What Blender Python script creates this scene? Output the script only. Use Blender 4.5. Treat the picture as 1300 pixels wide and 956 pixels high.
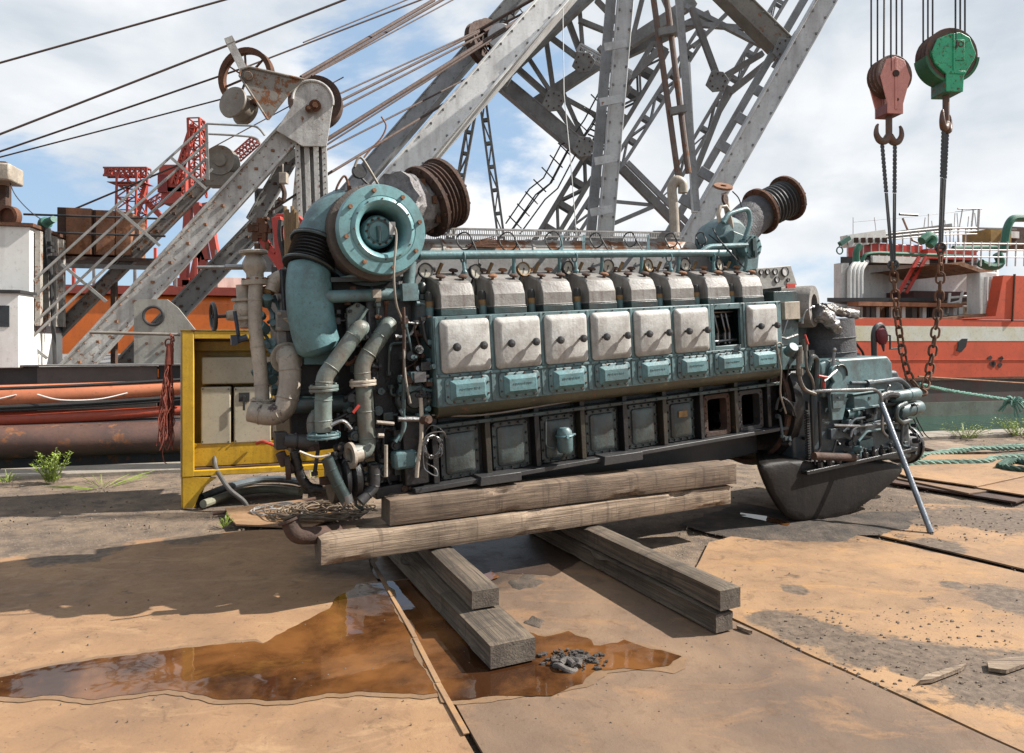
import bpy, bmesh, math, random
from mathutils import Vector, Matrix, noise as mnoise
R = random.Random(7)
rad = math.radians
for o in list(bpy.data.objects): bpy.data.objects.remove(o, do_unlink=True)
sc = bpy.context.scene
COL = sc.collection
# ---------------------------------------------------------------- camera
F, CX, CY, EYE = 867.0, 650.0, 433.5, 1.6
cam = bpy.data.cameras.new('camera'); co = bpy.data.objects.new('camera', cam); COL.objects.link(co)
co.location = (0, 0, EYE); co.rotation_euler = (rad(90), 0, 0)
cam.sensor_width = 36; cam.lens = F/1300*36; cam.shift_y = -44.5/1300
cam.clip_start = .1; cam.clip_end = 3000
sc.camera = co
# ---------------------------------------------------------------- light
SUN = Vector((1.1, .12, 1.0)).normalized()
SKYK = .05
sl = bpy.data.lights.new('sun', 'SUN'); sl.energy = 5.0; sl.angle = rad(.53); sl.color = (1, .955, .89)
so = bpy.data.objects.new('sun', sl); COL.objects.link(so)
so.rotation_euler = SUN.to_track_quat('Z', 'Y').to_euler()
W = bpy.data.worlds.new('World'); sc.world = W; W.use_nodes = True
def world():
    t = W.node_tree; N = t.nodes; N.clear(); K = t.links.new
    out = N.new('ShaderNodeOutputWorld'); bg = N.new('ShaderNodeBackground'); bg.inputs[1].default_value = SKYK
    K(bg.outputs[0], out.inputs[0])
    sky = N.new('ShaderNodeTexSky'); sky.sky_type = 'NISHITA'; sky.sun_disc = False
    sky.sun_elevation = math.asin(SUN.z); sky.sun_rotation = math.atan2(SUN.x, SUN.y)
    sky.air_density = 1.0; sky.dust_density = .6; sky.ozone_density = 1.3
    tc = N.new('ShaderNodeTexCoord')
    sx = N.new('ShaderNodeSeparateXYZ'); K(tc.outputs['Generated'], sx.inputs[0])
    def m(op, a, b=None, c=None):
        x = N.new('ShaderNodeMath'); x.operation = op
        for i, q in enumerate((a, b, c)):
            if q is None: continue
            if isinstance(q, (int, float)): x.inputs[i].default_value = q
            else: K(q, x.inputs[i])
        return x.outputs[0]
    cx = N.new('ShaderNodeCombineXYZ'); K(sx.outputs[0], cx.inputs[0]); K(sx.outputs[1], cx.inputs[1]); K(m('MULTIPLY', sx.outputs[2], 1.9), cx.inputs[2])
    def nz(scale, det, ro, off, dist=0):
        mp = N.new('ShaderNodeMapping'); mp.inputs[1].default_value = off; K(cx.outputs[0], mp.inputs[0])
        q = N.new('ShaderNodeTexNoise'); q.inputs['Scale'].default_value = scale; q.inputs['Detail'].default_value = det
        q.inputs['Roughness'].default_value = ro; q.inputs['Distortion'].default_value = dist; K(mp.outputs[0], q.inputs[0])
        return q.outputs[0]
    def ramp(x, a, b):
        r = N.new('ShaderNodeMapRange'); r.interpolation_type = 'SMOOTHSTEP'; K(x, r.inputs[0])
        r.inputs[1].default_value = a; r.inputs[2].default_value = b; return r.outputs[0]
    SEED = (9.1, 9.4, 6.2)
    big = nz(1.9, 10, .56, SEED, .25)
    mask = ramp(big, .40, .49)
    puff = ramp(nz(3.6, 9, .55, (7.7, 2.2, 1.4), .35), .38, .64)
    shade = ramp(nz(1.5, 6, .5, (1.3, 9.2, 2.2), .1), .38, .62)
    edge = ramp(big, .66, .47)
    c1 = N.new('ShaderNodeMix'); c1.data_type = 'RGBA'; c1.inputs[6].default_value = (5.0, 5.8, 6.7, 1); c1.inputs[7].default_value = (10.6, 10.7, 10.8, 1)
    K(m('ADD', m('MULTIPLY', puff, .38), m('ADD', m('MULTIPLY', shade, .46), m('MULTIPLY', edge, .20))), c1.inputs[0])
    blue = N.new('ShaderNodeMix'); blue.data_type = 'RGBA'; blue.inputs[0].default_value = .6
    K(sky.outputs[0], blue.inputs[6]); blue.inputs[7].default_value = (5.4, 7.6, 10.4, 1)
    mx = N.new('ShaderNodeMix'); mx.data_type = 'RGBA'; K(mask, mx.inputs[0]); K(blue.outputs[2], mx.inputs[6]); K(c1.outputs[2], mx.inputs[7])
    K(mx.outputs[2], bg.inputs[0])
world()
sc.view_settings.view_transform = 'Standard'; sc.view_settings.look = 'None'
sc.view_settings.exposure = 1.02; sc.view_settings.gamma = 1
# ---------------------------------------------------------------- points
def ray(u, v): return Vector(((u-CX)/F, 1., -(v-CY)/F))
EYEV = Vector((0, 0, EYE))
def P(u, v, Y): return EYEV + ray(u, v)*Y                 # point at distance Y
def G(u, v, z=0.):                                         # point on the level z
    r = ray(u, v); return EYEV + r*((z-EYE)/r.z)
class Frame:                                               # local frame of a thing (x along, y away, z up)
    def __init__(s, o, ax, ay, az):
        s.o = Vector(o); s.ax, s.ay, s.az = Vector(ax), Vector(ay), Vector(az)
        s.M = Matrix(((ax[0], ay[0], az[0], o[0]), (ax[1], ay[1], az[1], o[1]), (ax[2], ay[2], az[2], o[2]), (0, 0, 0, 1)))
    def L(s, u, v, y=0.):                                  # photo point on the frame's plane y -> local coordinates
        r = ray(u, v); p = s.o + s.ay*y; t = (p-EYEV).dot(s.ay)/r.dot(s.ay); d = EYEV + r*t - s.o
        return Vector((d.dot(s.ax), y, d.dot(s.az)))
    def W(s, u, v, y=0.): return s.M @ s.L(u, v, y)
def zframe(o, deg, tilt=0):
    t, k = rad(deg), rad(tilt)
    ax = Vector((math.cos(t)*math.cos(k), math.sin(t)*math.cos(k), math.sin(k)))
    ay = Vector((-math.sin(t), math.cos(t), 0)); return Frame(o, ax, ay, ax.cross(ay))
# ---------------------------------------------------------------- materials
MATS = {}
AK = .66                                                    # overall albedo of the paint table
def mat(name, c1, c2=None, rust=0., rough=.55, metal=0., sc_=3., bump=.25, grime=.4, streak=.0, rc=((.16, .055, .02), (.36, .15, .06)), fine=1.0, coat=0., gcol=(.035, .028, .022)):
    if name in MATS: return MATS[name]
    m = bpy.data.materials.new(name); m.use_nodes = True; t = m.node_tree; N = t.nodes; K = t.links.new
    b = N['Principled BSDF']; MATS[name] = m
    c2 = c2 or tuple(x*.72 for x in c1)
    c1 = tuple(x*AK for x in c1); c2 = tuple(x*AK for x in c2); rc = tuple(tuple(x*AK for x in q) for q in rc)
    gcol = tuple(min(g_, q_*.55) for g_, q_ in zip(gcol, c1))
    tc = N.new('ShaderNodeTexCoord'); oi = N.new('ShaderNodeObjectInfo')
    ad = N.new('ShaderNodeVectorMath'); ad.operation = 'MULTIPLY_ADD'
    K(oi.outputs['Random'], ad.inputs[0]); ad.inputs[1].default_value = (9, 5, 7); K(tc.outputs['Object'], ad.inputs[2])
    def nz(s, det, ro, stretch=None):
        v = ad.outputs[0]
        if stretch:
            mp = N.new('ShaderNodeMapping'); mp.inputs[3].default_value = stretch; K(v, mp.inputs[0]); v = mp.outputs[0]
        q = N.new('ShaderNodeTexNoise'); q.inputs['Scale'].default_value = s; q.inputs['Detail'].default_value = det; q.inputs['Roughness'].default_value = ro
        K(v, q.inputs[0]); return q.outputs[0]
    def rp(x, a, b_):
        r = N.new('ShaderNodeMapRange'); K(x, r.inputs[0]); r.inputs[1].default_value = a; r.inputs[2].default_value = b_; return r.outputs[0]
    def mix(f, a, c, mode='MIX'):
        x = N.new('ShaderNodeMix'); x.data_type = 'RGBA'; x.blend_type = mode
        if isinstance(f, float): x.inputs[0].default_value = f
        else: K(f, x.inputs[0])
        for i, q in ((6, a), (7, c)):
            if isinstance(q, tuple): x.inputs[i].default_value = (*q, 1)
            else: K(q, x.inputs[i])
        return x.outputs[2]
    def mul(x, k):
        q = N.new('ShaderNodeMath'); q.operation = 'MULTIPLY'; K(x, q.inputs[0]); q.inputs[1].default_value = k; return q.outputs[0]
    col = mix(rp(nz(sc_, 6, .6), .36, .64), c1, c2)
    g = rp(nz(sc_*2.3, 8, .68), .46, .72)
    col = mix(mul(g, grime), col, gcol)
    if streak: col = mix(mul(rp(nz(sc_*4, 5, .6, (1, 1, .12)), .48, .7), streak), col, tuple(x*.6+.01 for x in rc[0]))
    fn = nz(sc_*9*fine, 6, .7)
    col = mix(mul(rp(nz(sc_*16, 5, .75), .56, .66), .28+grime*.35), col, gcol)
    col = mix(mul(rp(nz(sc_*5.5, 8, .7), .60, .70), .35), col, tuple(min(.9, x*1.4+.002) for x in c1))
    rgh = rp(fn, .2, .8)
    if rust > 0:
        th = .72 - rust*.5
        rm = rp(nz(sc_*2.9, 10, .72), th, th+.05)
        rcol = mix(rp(fn, .3, .7), rc[0], rc[1])
        col = mix(rm, col, rcol)
        ro = N.new('ShaderNodeMix'); ro.data_type = 'FLOAT'; K(rm, ro.inputs[0]); ro.inputs[2].default_value = rough; ro.inputs[3].default_value = .9
        K(ro.outputs[0], b.inputs['Roughness'])
        if metal:
            mm = N.new('ShaderNodeMix'); mm.data_type = 'FLOAT'; K(rm, mm.inputs[0]); mm.inputs[2].default_value = metal; mm.inputs[3].default_value = 0; K(mm.outputs[0], b.inputs['Metallic'])
    else:
        b.inputs['Metallic'].default_value = metal
        r2 = N.new('ShaderNodeMapRange'); K(g, r2.inputs[0]); r2.inputs[3].default_value = rough; r2.inputs[4].default_value = min(1, rough+.25); K(r2.outputs[0], b.inputs['Roughness'])
    vr = N.new('ShaderNodeMapRange'); K(oi.outputs['Random'], vr.inputs[0]); vr.inputs[3].default_value = 0; vr.inputs[4].default_value = .30
    col = mix(vr.outputs[0], col, mix(.5, col, gcol))
    K(col, b.inputs['Base Color'])
    if bump:
        bp = N.new('ShaderNodeBump'); bp.inputs['Strength'].default_value = bump; bp.inputs['Distance'].default_value = .014
        K(fn, bp.inputs['Height']); K(bp.outputs[0], b.inputs['Normal'])
    return m
def plain(name, c, rough=.5, metal=0., emit=None):
    if name in MATS: return MATS[name]
    m = bpy.data.materials.new(name); m.use_nodes = True; b = m.node_tree.nodes['Principled BSDF']
    b.inputs['Base Color'].default_value = (*c, 1); b.inputs['Roughness'].default_value = rough; b.inputs['Metallic'].default_value = metal
    MATS[name] = m; return m
# ---------------------------------------------------------------- mesh builder
def catmull(p, n=6):
    p = [Vector(q) for q in p]
    if len(p) < 3: return p
    o = []
    for i in range(len(p)-1):
        a, b, c, d = p[max(i-1, 0)], p[i], p[i+1], p[min(i+2, len(p)-1)]
        for k in range(n):
            t = k/n; o.append(.5*((2*b)+(c-a)*t+(2*a-5*b+4*c-d)*t*t+(3*b-a-3*c+d)*t**3))
    return o+[p[-1]]
def fillet(p, r=.08, n=4):                                  # pipe run with rounded elbows
    p = [Vector(q) for q in p]; o = [p[0]]
    for i in range(1, len(p)-1):
        a, b, c = p[i-1], p[i], p[i+1]; l1, l2 = (a-b).length, (c-b).length; k = min(r, l1*.49, l2*.49)
        s, e = b+(a-b).normalized()*k, b+(c-b).normalized()*k
        for j in range(n+1):
            t = j/n; o.append(s*(1-t)**2+b*2*t*(1-t)+e*t*t)
    return o+[p[-1]]
def basis(ax):
    ax = Vector(ax).normalized(); u = ax.cross(Vector((0, 0, 1)))
    if u.length < 1e-3: u = ax.cross(Vector((0, 1, 0)))
    u.normalize(); return u, ax.cross(u).normalized(), ax
class MB:
    def __init__(s): s.v = []; s.f = []; s.mi = []; s.cur = 0
    def add(s, vs, fs):
        k = len(s.v); s.v += [Vector(q) for q in vs]; s.f += [tuple(i+k for i in f) for f in fs]; s.mi += [s.cur]*len(fs); return s
    def box(s, lo, hi):
        x0, y0, z0 = lo; x1, y1, z1 = hi
        return s.add([(x0,y0,z0),(x1,y0,z0),(x1,y1,z0),(x0,y1,z0),(x0,y0,z1),(x1,y0,z1),(x1,y1,z1),(x0,y1,z1)],
                     [(0,3,2,1),(4,5,6,7),(0,1,5,4),(1,2,6,5),(2,3,7,6),(3,0,4,7)])
    def cbox(s, c, d): return s.box([c[i]-d[i]/2 for i in range(3)], [c[i]+d[i]/2 for i in range(3)])
    def frust(s, lo, hi, inset, ax=2):                      # box whose far end (along ax, +/-) is inset
        b = MB().box(lo, hi); c = [(lo[i]+hi[i])/2 for i in range(3)]
        e = hi[abs(ax)] if ax >= 0 else lo[abs(ax)]
        a = abs(ax)
        for q in b.v:
            if abs(q[a]-e) < 1e-6:
                for i in range(3):
                    if i != a:
                        k = inset[0] if i == (0 if a else 1) else inset[1]
                        q[i] += k if q[i] < c[i] else -k
        return s.add(b.v, b.f)
    def beam(s, a, b, w, h=None, up=(0, 0, 1)):
        a, b = Vector(a), Vector(b); h = h or w; d = (b-a).normalized(); u = d.cross(Vector(up))
        if u.length < 1e-3: u = d.cross(Vector((0, 1, 0)))
        u.normalize(); w2 = u.cross(d).normalized()
        vs = [p+u*(sx*w/2)+w2*(sy*h/2) for p in (a, b) for sx, sy in ((-1,-1),(1,-1),(1,1),(-1,1))]
        return s.add(vs, [(0,1,2,3),(7,6,5,4),(0,4,5,1),(1,5,6,2),(2,6,7,3),(3,7,4,0)])
    def ibeam(s, a, b, w, h, t=.02, up=(0, 0, 1)):
        a, b = Vector(a), Vector(b); d = (b-a).normalized(); u = d.cross(Vector(up)).normalized(); w2 = u.cross(d).normalized()
        s.beam(a+w2*(h/2-t/2), b+w2*(h/2-t/2), w, t, up); s.beam(a-w2*(h/2-t/2), b-w2*(h/2-t/2), w, t, up)
        s.beam(a, b, t, h-2*t-.002, up); return s
    def cyl(s, a, b, r, r2=None, n=14, caps=True):
        a, b = Vector(a), Vector(b); r2 = r if r2 is None else r2; u, w, d = basis(b-a); vs = []
        for p, q in ((a, r), (b, r2)):
            for i in range(n): t = 2*math.pi*i/n; vs.append(p+u*(q*math.cos(t))+w*(q*math.sin(t)))
        fs = [(i, (i+1) % n, n+(i+1) % n, n+i) for i in range(n)]
        if caps: fs += [tuple(range(n-1, -1, -1)), tuple(range(n, 2*n))]
        return s.add(vs, fs)
    def lathe(s, prof, o, ax, n=28, a0=0, a1=2*math.pi):    # prof: (radius, along)
        o = Vector(o); u, w, d = basis(ax); vs = []; full = abs(a1-a0-2*math.pi) < 1e-6; m = n if full else n+1
        for r, t in prof:
            for i in range(m): k = a0+(a1-a0)*i/n; vs.append(o+d*t+u*(r*math.cos(k))+w*(r*math.sin(k)))
        fs = []
        for j in range(len(prof)-1):
            for i in range(n if full else m-1): q = (i+1) % m; fs.append((j*m+i, j*m+q, (j+1)*m+q, (j+1)*m+i))
        return s.add(vs, fs)
    def tube(s, pts, r, n=8, caps=True):
        pts = [Vector(p) for p in pts]; m = len(pts); rr = r if isinstance(r, (list, tuple)) else [r]*m
        vs = []; u = None
        for i, p in enumerate(pts):
            d = (pts[min(i+1, m-1)]-pts[max(i-1, 0)])
            if d.length < 1e-9: d = Vector((0, 0, 1))
            d.normalize()
            if u is None: u, _, _ = basis(d)
            else:
                u = u-d*u.dot(d)
                if u.length < 1e-4: u, _, _ = basis(d)
                u.normalize()
            w = d.cross(u)
            for k in range(n): t = 2*math.pi*k/n; vs.append(p+u*(rr[i]*math.cos(t))+w*(rr[i]*math.sin(t)))
        fs = [(i*n+k, i*n+(k+1) % n, (i+1)*n+(k+1) % n, (i+1)*n+k) for i in range(m-1) for k in range(n)]
        if caps: fs += [tuple(range(n-1, -1, -1)), tuple(range((m-1)*n, m*n))]
        return s.add(vs, fs)
    def torus(s, c, ax, r, q, n=20, m=8):
        c = Vector(c); u, w, d = basis(ax)
        ps = [c+u*(r*math.cos(2*math.pi*i/n))+w*(r*math.sin(2*math.pi*i/n)) for i in range(n)]
        vs = []
        for i, p in enumerate(ps):
            o = (p-c).normalized()
            for k in range(m): t = 2*math.pi*k/m; vs.append(p+o*(q*math.cos(t))+d*(q*math.sin(t)))
        return s.add(vs, [(i*m+k, i*m+(k+1) % m, ((i+1) % n)*m+(k+1) % m, ((i+1) % n)*m+k) for i in range(n) for k in range(m)])
    def prism(s, poly, d):                                  # 3D polygon extruded along d
        poly = [Vector(p) for p in poly]; n = len(poly); d = Vector(d)
        s.add(poly+[p+d for p in poly], [tuple(range(n)), tuple(range(2*n-1, n-1, -1))]+[((i+1) % n, i, n+i, n+(i+1) % n) for i in range(n)]); return s
    def ball(s, c, r, n=10, sq=(1, 1, 1)):
        c = Vector(c); vs = []; m = n//2
        for j in range(m+1):
            t = math.pi*j/m
            for i in range(n): k = 2*math.pi*i/n; vs.append(c+Vector((r*sq[0]*math.sin(t)*math.cos(k), r*sq[1]*math.sin(t)*math.sin(k), r*sq[2]*math.cos(t))))
        return s.add(vs, [(j*n+i, j*n+(i+1) % n, (j+1)*n+(i+1) % n, (j+1)*n+i) for j in range(m) for i in range(n)])
    def flange(s, p, ax, r, t=.02, bolts=8, br=.009):       # pipe flange pair with bolts
        p = Vector(p); u, w, d = basis(ax); s.cyl(p-d*t, p-d*.0015, r, n=20); s.cyl(p+d*.0015, p+d*t, r, n=20)
        for i in range(bolts):
            k = 2*math.pi*i/bolts; q = p+u*(r*.82*math.cos(k))+w*(r*.82*math.sin(k)); s.cyl(q-d*(t+br), q+d*(t+br), br, n=6)
        return s
    def hexb(s, p, ax, r, h): u, w, d = basis(ax); return s.cyl(Vector(p), Vector(p)+d*h, r, n=6)
    def build(s, name, mats, parent=None, bev=0, local=None, smooth=35, loc=None):
        # local=None: coordinates already in the parent's frame when the parent is a Frame'd thing, else world
        if not isinstance(mats, (list, tuple)): mats = [mats]
        me = bpy.data.meshes.new(name)
        vs = s.v
        if parent is not None and not local:
            Mi = WM[parent.name].inverted(); vs = [Mi @ q for q in vs]
        elif parent is None and loc is not None: vs = [q-Vector(loc) for q in vs]
        me.from_pydata([tuple(q) for q in vs], [], s.f); me.update()
        bm = bmesh.new(); bm.from_mesh(me); bmesh.ops.recalc_face_normals(bm, faces=bm.faces); bm.to_mesh(me); bm.free()
        for m in mats: me.materials.append(m)
        if len(mats) > 1: me.polygons.foreach_set('material_index', s.mi)
        if smooth:
            me.polygons.foreach_set('use_smooth', [True]*len(me.polygons)); me.set_sharp_from_angle(angle=rad(smooth))
        o = bpy.data.objects.new(name, me); COL.objects.link(o)
        if name in STUFFN: o['kind'] = 'stuff'
        if parent is not None: o.parent = parent; WM[o.name] = WM[parent.name]
        else:
            o.location = loc or (0, 0, 0); WM[o.name] = Matrix.Translation(o.location)
        if bev:
            b = o.modifiers.new('bevel', 'BEVEL'); b.width = bev; b.segments = 2; b.limit_method = 'ANGLE'; b.angle_limit = rad(40); b.harden_normals = False
        return o
WM = {}
STUFFN = {'bolt_row', 'rivet_row', 'stud_row', 'small_fitting', 'rusty_linkage', 'stair_step', 'wing_row'}
def tag(o, label, cat, group=None, kind=None):
    if label: o['label'] = label
    if cat: o['category'] = cat
    if group: o['group'] = group
    if kind: o['kind'] = kind
    return o
def thing(name, base, label, cat, group=None, M=None):
    o = bpy.data.objects.new(name, None); COL.objects.link(o); o.empty_display_size = .2
    Mx = M.copy() if M is not None else Matrix.Translation(Vector(base)); o.matrix_world = Mx; WM[o.name] = Mx
    return tag(o, label, cat, group)
def copy_part(src, parent, off):
    c = src.copy(); COL.objects.link(c); c.parent = parent; c.location = src.location+Vector(off); WM[c.name] = WM[parent.name]
    for ch in [x for x in bpy.data.objects if x.parent == src]:
        d = ch.copy(); COL.objects.link(d); d.parent = c; WM[d.name] = WM[parent.name]
    return c
def structure(o): o['kind'] = 'structure'; return o
# ---------------------------------------------------------------- palette
TEAL = mat('teal_engine_paint', (.175, .305, .32), (.09, .17, .18), rust=.16, rough=.48, sc_=3.5, grime=.65, bump=.2, streak=.25)
TEALD = mat('oily_teal_paint', (.06, .11, .112), (.022, .032, .033), rust=.12, rough=.35, sc_=3.2, grime=.8, bump=.3, streak=.4)
TEALB = mat('bright_teal_paint', (.17, .35, .375), (.12, .25, .27), rust=.14, rough=.46, sc_=3.4, grime=.55, bump=.28, streak=.15)
OLIVE = mat('oil_stained_olive', (.10, .095, .05), (.05, .05, .03), rust=.2, rough=.4, sc_=4, grime=.5)
BLK = mat('oily_black_iron', (.022, .021, .021), (.010, .010, .011), rust=.14, rough=.38, sc_=5, grime=.4, bump=.4, rc=((.05, .025, .015), (.12, .06, .035)))
DGREY = mat('dark_grey_steel', (.060, .058, .057), (.032, .031, .033), rust=.12, rough=.5, sc_=4, grime=.5)
ALU = mat('dull_aluminium_cover', (.60, .59, .56), (.40, .385, .355), rust=.05, rough=.55, sc_=5, grime=.5, bump=.25, streak=.35, gcol=(.13, .10, .08), rc=((.2, .12, .07), (.4, .26, .15)))
CAPM = mat('grimy_cast_cap', (.40, .385, .36), (.25, .235, .215), rust=.04, rough=.5, sc_=6, grime=.4, bump=.3, streak=.5, gcol=(.1, .075, .06))
STEEL = mat('bare_steel', (.42, .42, .42), (.28, .28, .28), rough=.32, metal=.8, sc_=6, grime=.3, rust=.05)
GALV = mat('galvanised_pipe', (.45, .48, .52), (.33, .36, .4), rough=.3, metal=.7, sc_=9, grime=.15)
CREAM = mat('grubby_cream_paint', (.64, .55, .44), (.42, .355, .28), rust=.09, rough=.5, sc_=4, grime=.4, bump=.2, streak=.2, rc=((.06, .04, .05), (.13, .08, .07)))
RUST = mat('rust', (.20, .075, .032), (.10, .042, .024), rough=.85, sc_=5, grime=.45, bump=.7)
RUSTD = mat('dark_rust', (.13, .062, .038), (.06, .034, .025), rough=.8, sc_=5, grime=.4, bump=.6)
RUSTO = mat('orange_rust', (.42, .20, .10), (.28, .12, .06), rough=.85, sc_=5, grime=.3, bump=.6)
FOIL = mat('crumpled_foil', (.50, .50, .53), (.36, .33, .28), rough=.38, metal=.8, sc_=8, grime=.5, bump=.8)
WRAP = mat('grey_lagging', (.14, .14, .15), (.08, .08, .09), rough=.6, metal=.3, sc_=6, grime=.4, bump=.8)
PEEL = mat('peeling_white_on_rust', (.66, .62, .57), (.52, .47, .42), rust=.44, rough=.6, sc_=1.6, grime=.2, rc=((.28, .11, .05), (.5, .24, .12)))
BRASS = mat('tarnished_brass', (.42, .26, .10), (.25, .15, .07), rough=.45, metal=.5, sc_=8)
RUB = mat('black_rubber', (.022, .022, .024), (.035, .033, .03), rough=.6, sc_=6, grime=.3)
DIAL = mat('dial_face', (.62, .58, .48), (.50, .45, .36), rough=.3, sc_=9, grime=.25)
YEL = mat('worn_yellow_paint', (.90, .54, .03), (.74, .42, .02), rust=.14, rough=.42, sc_=3.2, grime=.16, bump=.15, streak=.25)
BEIGE = mat('beige_enamel', (.66, .58, .43), (.56, .50, .37), rust=.0, rough=.4, sc_=3, grime=.15, bump=.05)
REDP = mat('faded_red_paint', (.75, .06, .035), (.55, .045, .028), rust=.08, rough=.45, sc_=3, grime=.2)
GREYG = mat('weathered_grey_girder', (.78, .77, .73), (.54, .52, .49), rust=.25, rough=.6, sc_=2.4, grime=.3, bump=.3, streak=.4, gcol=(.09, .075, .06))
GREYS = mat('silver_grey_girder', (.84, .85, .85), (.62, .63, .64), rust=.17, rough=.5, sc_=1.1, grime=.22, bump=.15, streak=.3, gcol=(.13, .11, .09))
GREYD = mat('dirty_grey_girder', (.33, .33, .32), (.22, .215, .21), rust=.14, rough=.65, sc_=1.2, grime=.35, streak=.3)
WHITE = mat('chalky_white_paint', (1.15, 1.13, 1.08), (1.02, 1.0, .94), rust=.06, rough=.55, sc_=1.1, grime=.1, bump=.08, streak=.3, gcol=(.3, .25, .2), rc=((.3, .14, .05), (.45, .25, .1)))
ORANGE = mat('orange_hull_paint', (1.1, .24, .025), (.95, .20, .02), rust=.03, rough=.5, sc_=.8, grime=.1, bump=.05, streak=.2)
CRANER = mat('red_crane_paint', (.62, .09, .05), (.48, .06, .04), rust=.06, rough=.6, sc_=1.0, grime=.15, bump=0)
ROPEW = mat('rusty_wire_rope', (.11, .062, .045), (.075, .045, .035), rough=.8, sc_=7, grime=.3)
CHAINM = mat('rusty_chain', (.26, .11, .05), (.13, .06, .035), rough=.8, sc_=9, grime=.4, bump=.5)
# ---------------------------------------------------------------- ground, quay, water
def soil_mat():
    m = bpy.data.materials.new('gravelly_soil'); m.use_nodes = True; t = m.node_tree; N = t.nodes; K = t.links.new; b = N['Principled BSDF']
    tc = N.new('ShaderNodeTexCoord')
    def nz(s, d=8, r=.65): q = N.new('ShaderNodeTexNoise'); q.inputs['Scale'].default_value = s; q.inputs['Detail'].default_value = d; q.inputs['Roughness'].default_value = r; K(tc.outputs['Object'], q.inputs[0]); return q.outputs[0]
    def rp(x, a, c): r = N.new('ShaderNodeMapRange'); K(x, r.inputs[0]); r.inputs[1].default_value = a; r.inputs[2].default_value = c; return r.outputs[0]
    def mix(f, a, c):
        x = N.new('ShaderNodeMix'); x.data_type = 'RGBA'; K(f, x.inputs[0])
        for i, q in ((6, a), (7, c)):
            if isinstance(q, tuple): x.inputs[i].default_value = (*q, 1)
            else: K(q, x.inputs[i])
        return x.outputs[2]
    c = mix(rp(nz(.8), .38, .62), (.13, .092, .064), (.24, .172, .113))
    c = mix(rp(nz(5, 10, .7), .42, .66), c, (.075, .056, .043))
    vo = N.new('ShaderNodeTexVoronoi'); vo.inputs['Scale'].default_value = 55; K(tc.outputs['Object'], vo.inputs[0])
    sepc = N.new('ShaderNodeSeparateColor'); K(vo.outputs['Color'], sepc.inputs[0])
    lt = N.new('ShaderNodeMath'); lt.operation = 'GREATER_THAN'; K(sepc.outputs[0], lt.inputs[0]); lt.inputs[1].default_value = .82
    ds = N.new('ShaderNodeMath'); ds.operation = 'LESS_THAN'; K(vo.outputs['Distance'], ds.inputs[0]); ds.inputs[1].default_value = .33
    mm = N.new('ShaderNodeMath'); mm.operation = 'MULTIPLY'; K(lt.outputs[0], mm.inputs[0]); K(ds.outputs[0], mm.inputs[1])
    c = mix(mm.outputs[0], c, (.23, .19, .155))
    K(c, b.inputs['Base Color']); b.inputs['Roughness'].default_value = .95
    bp = N.new('ShaderNodeBump'); bp.inputs['Strength'].default_value = .9; bp.inputs['Distance'].default_value = .02; K(nz(38, 8, .75), bp.inputs['Height'])
    K(bp.outputs[0], b.inputs['Normal']); return m
SOIL = soil_mat()
SOILZ = [((985, 790), .22), ((1030, 806), .32), ((1090, 825), .34), ((1160, 838), .36), ((1240, 858), .45), ((1330, 870), .5), ((1090, 655), .5), ((1160, 655), .6), ((1250, 660), .7), ((1350, 668), .8), ((1300, 765), .4), ((1190, 694), .3), ((955, 640), .5), ((100, 700), .5), ((250, 684), .3), ((1010, 750), .12), ((1210, 745), .12)]
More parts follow.
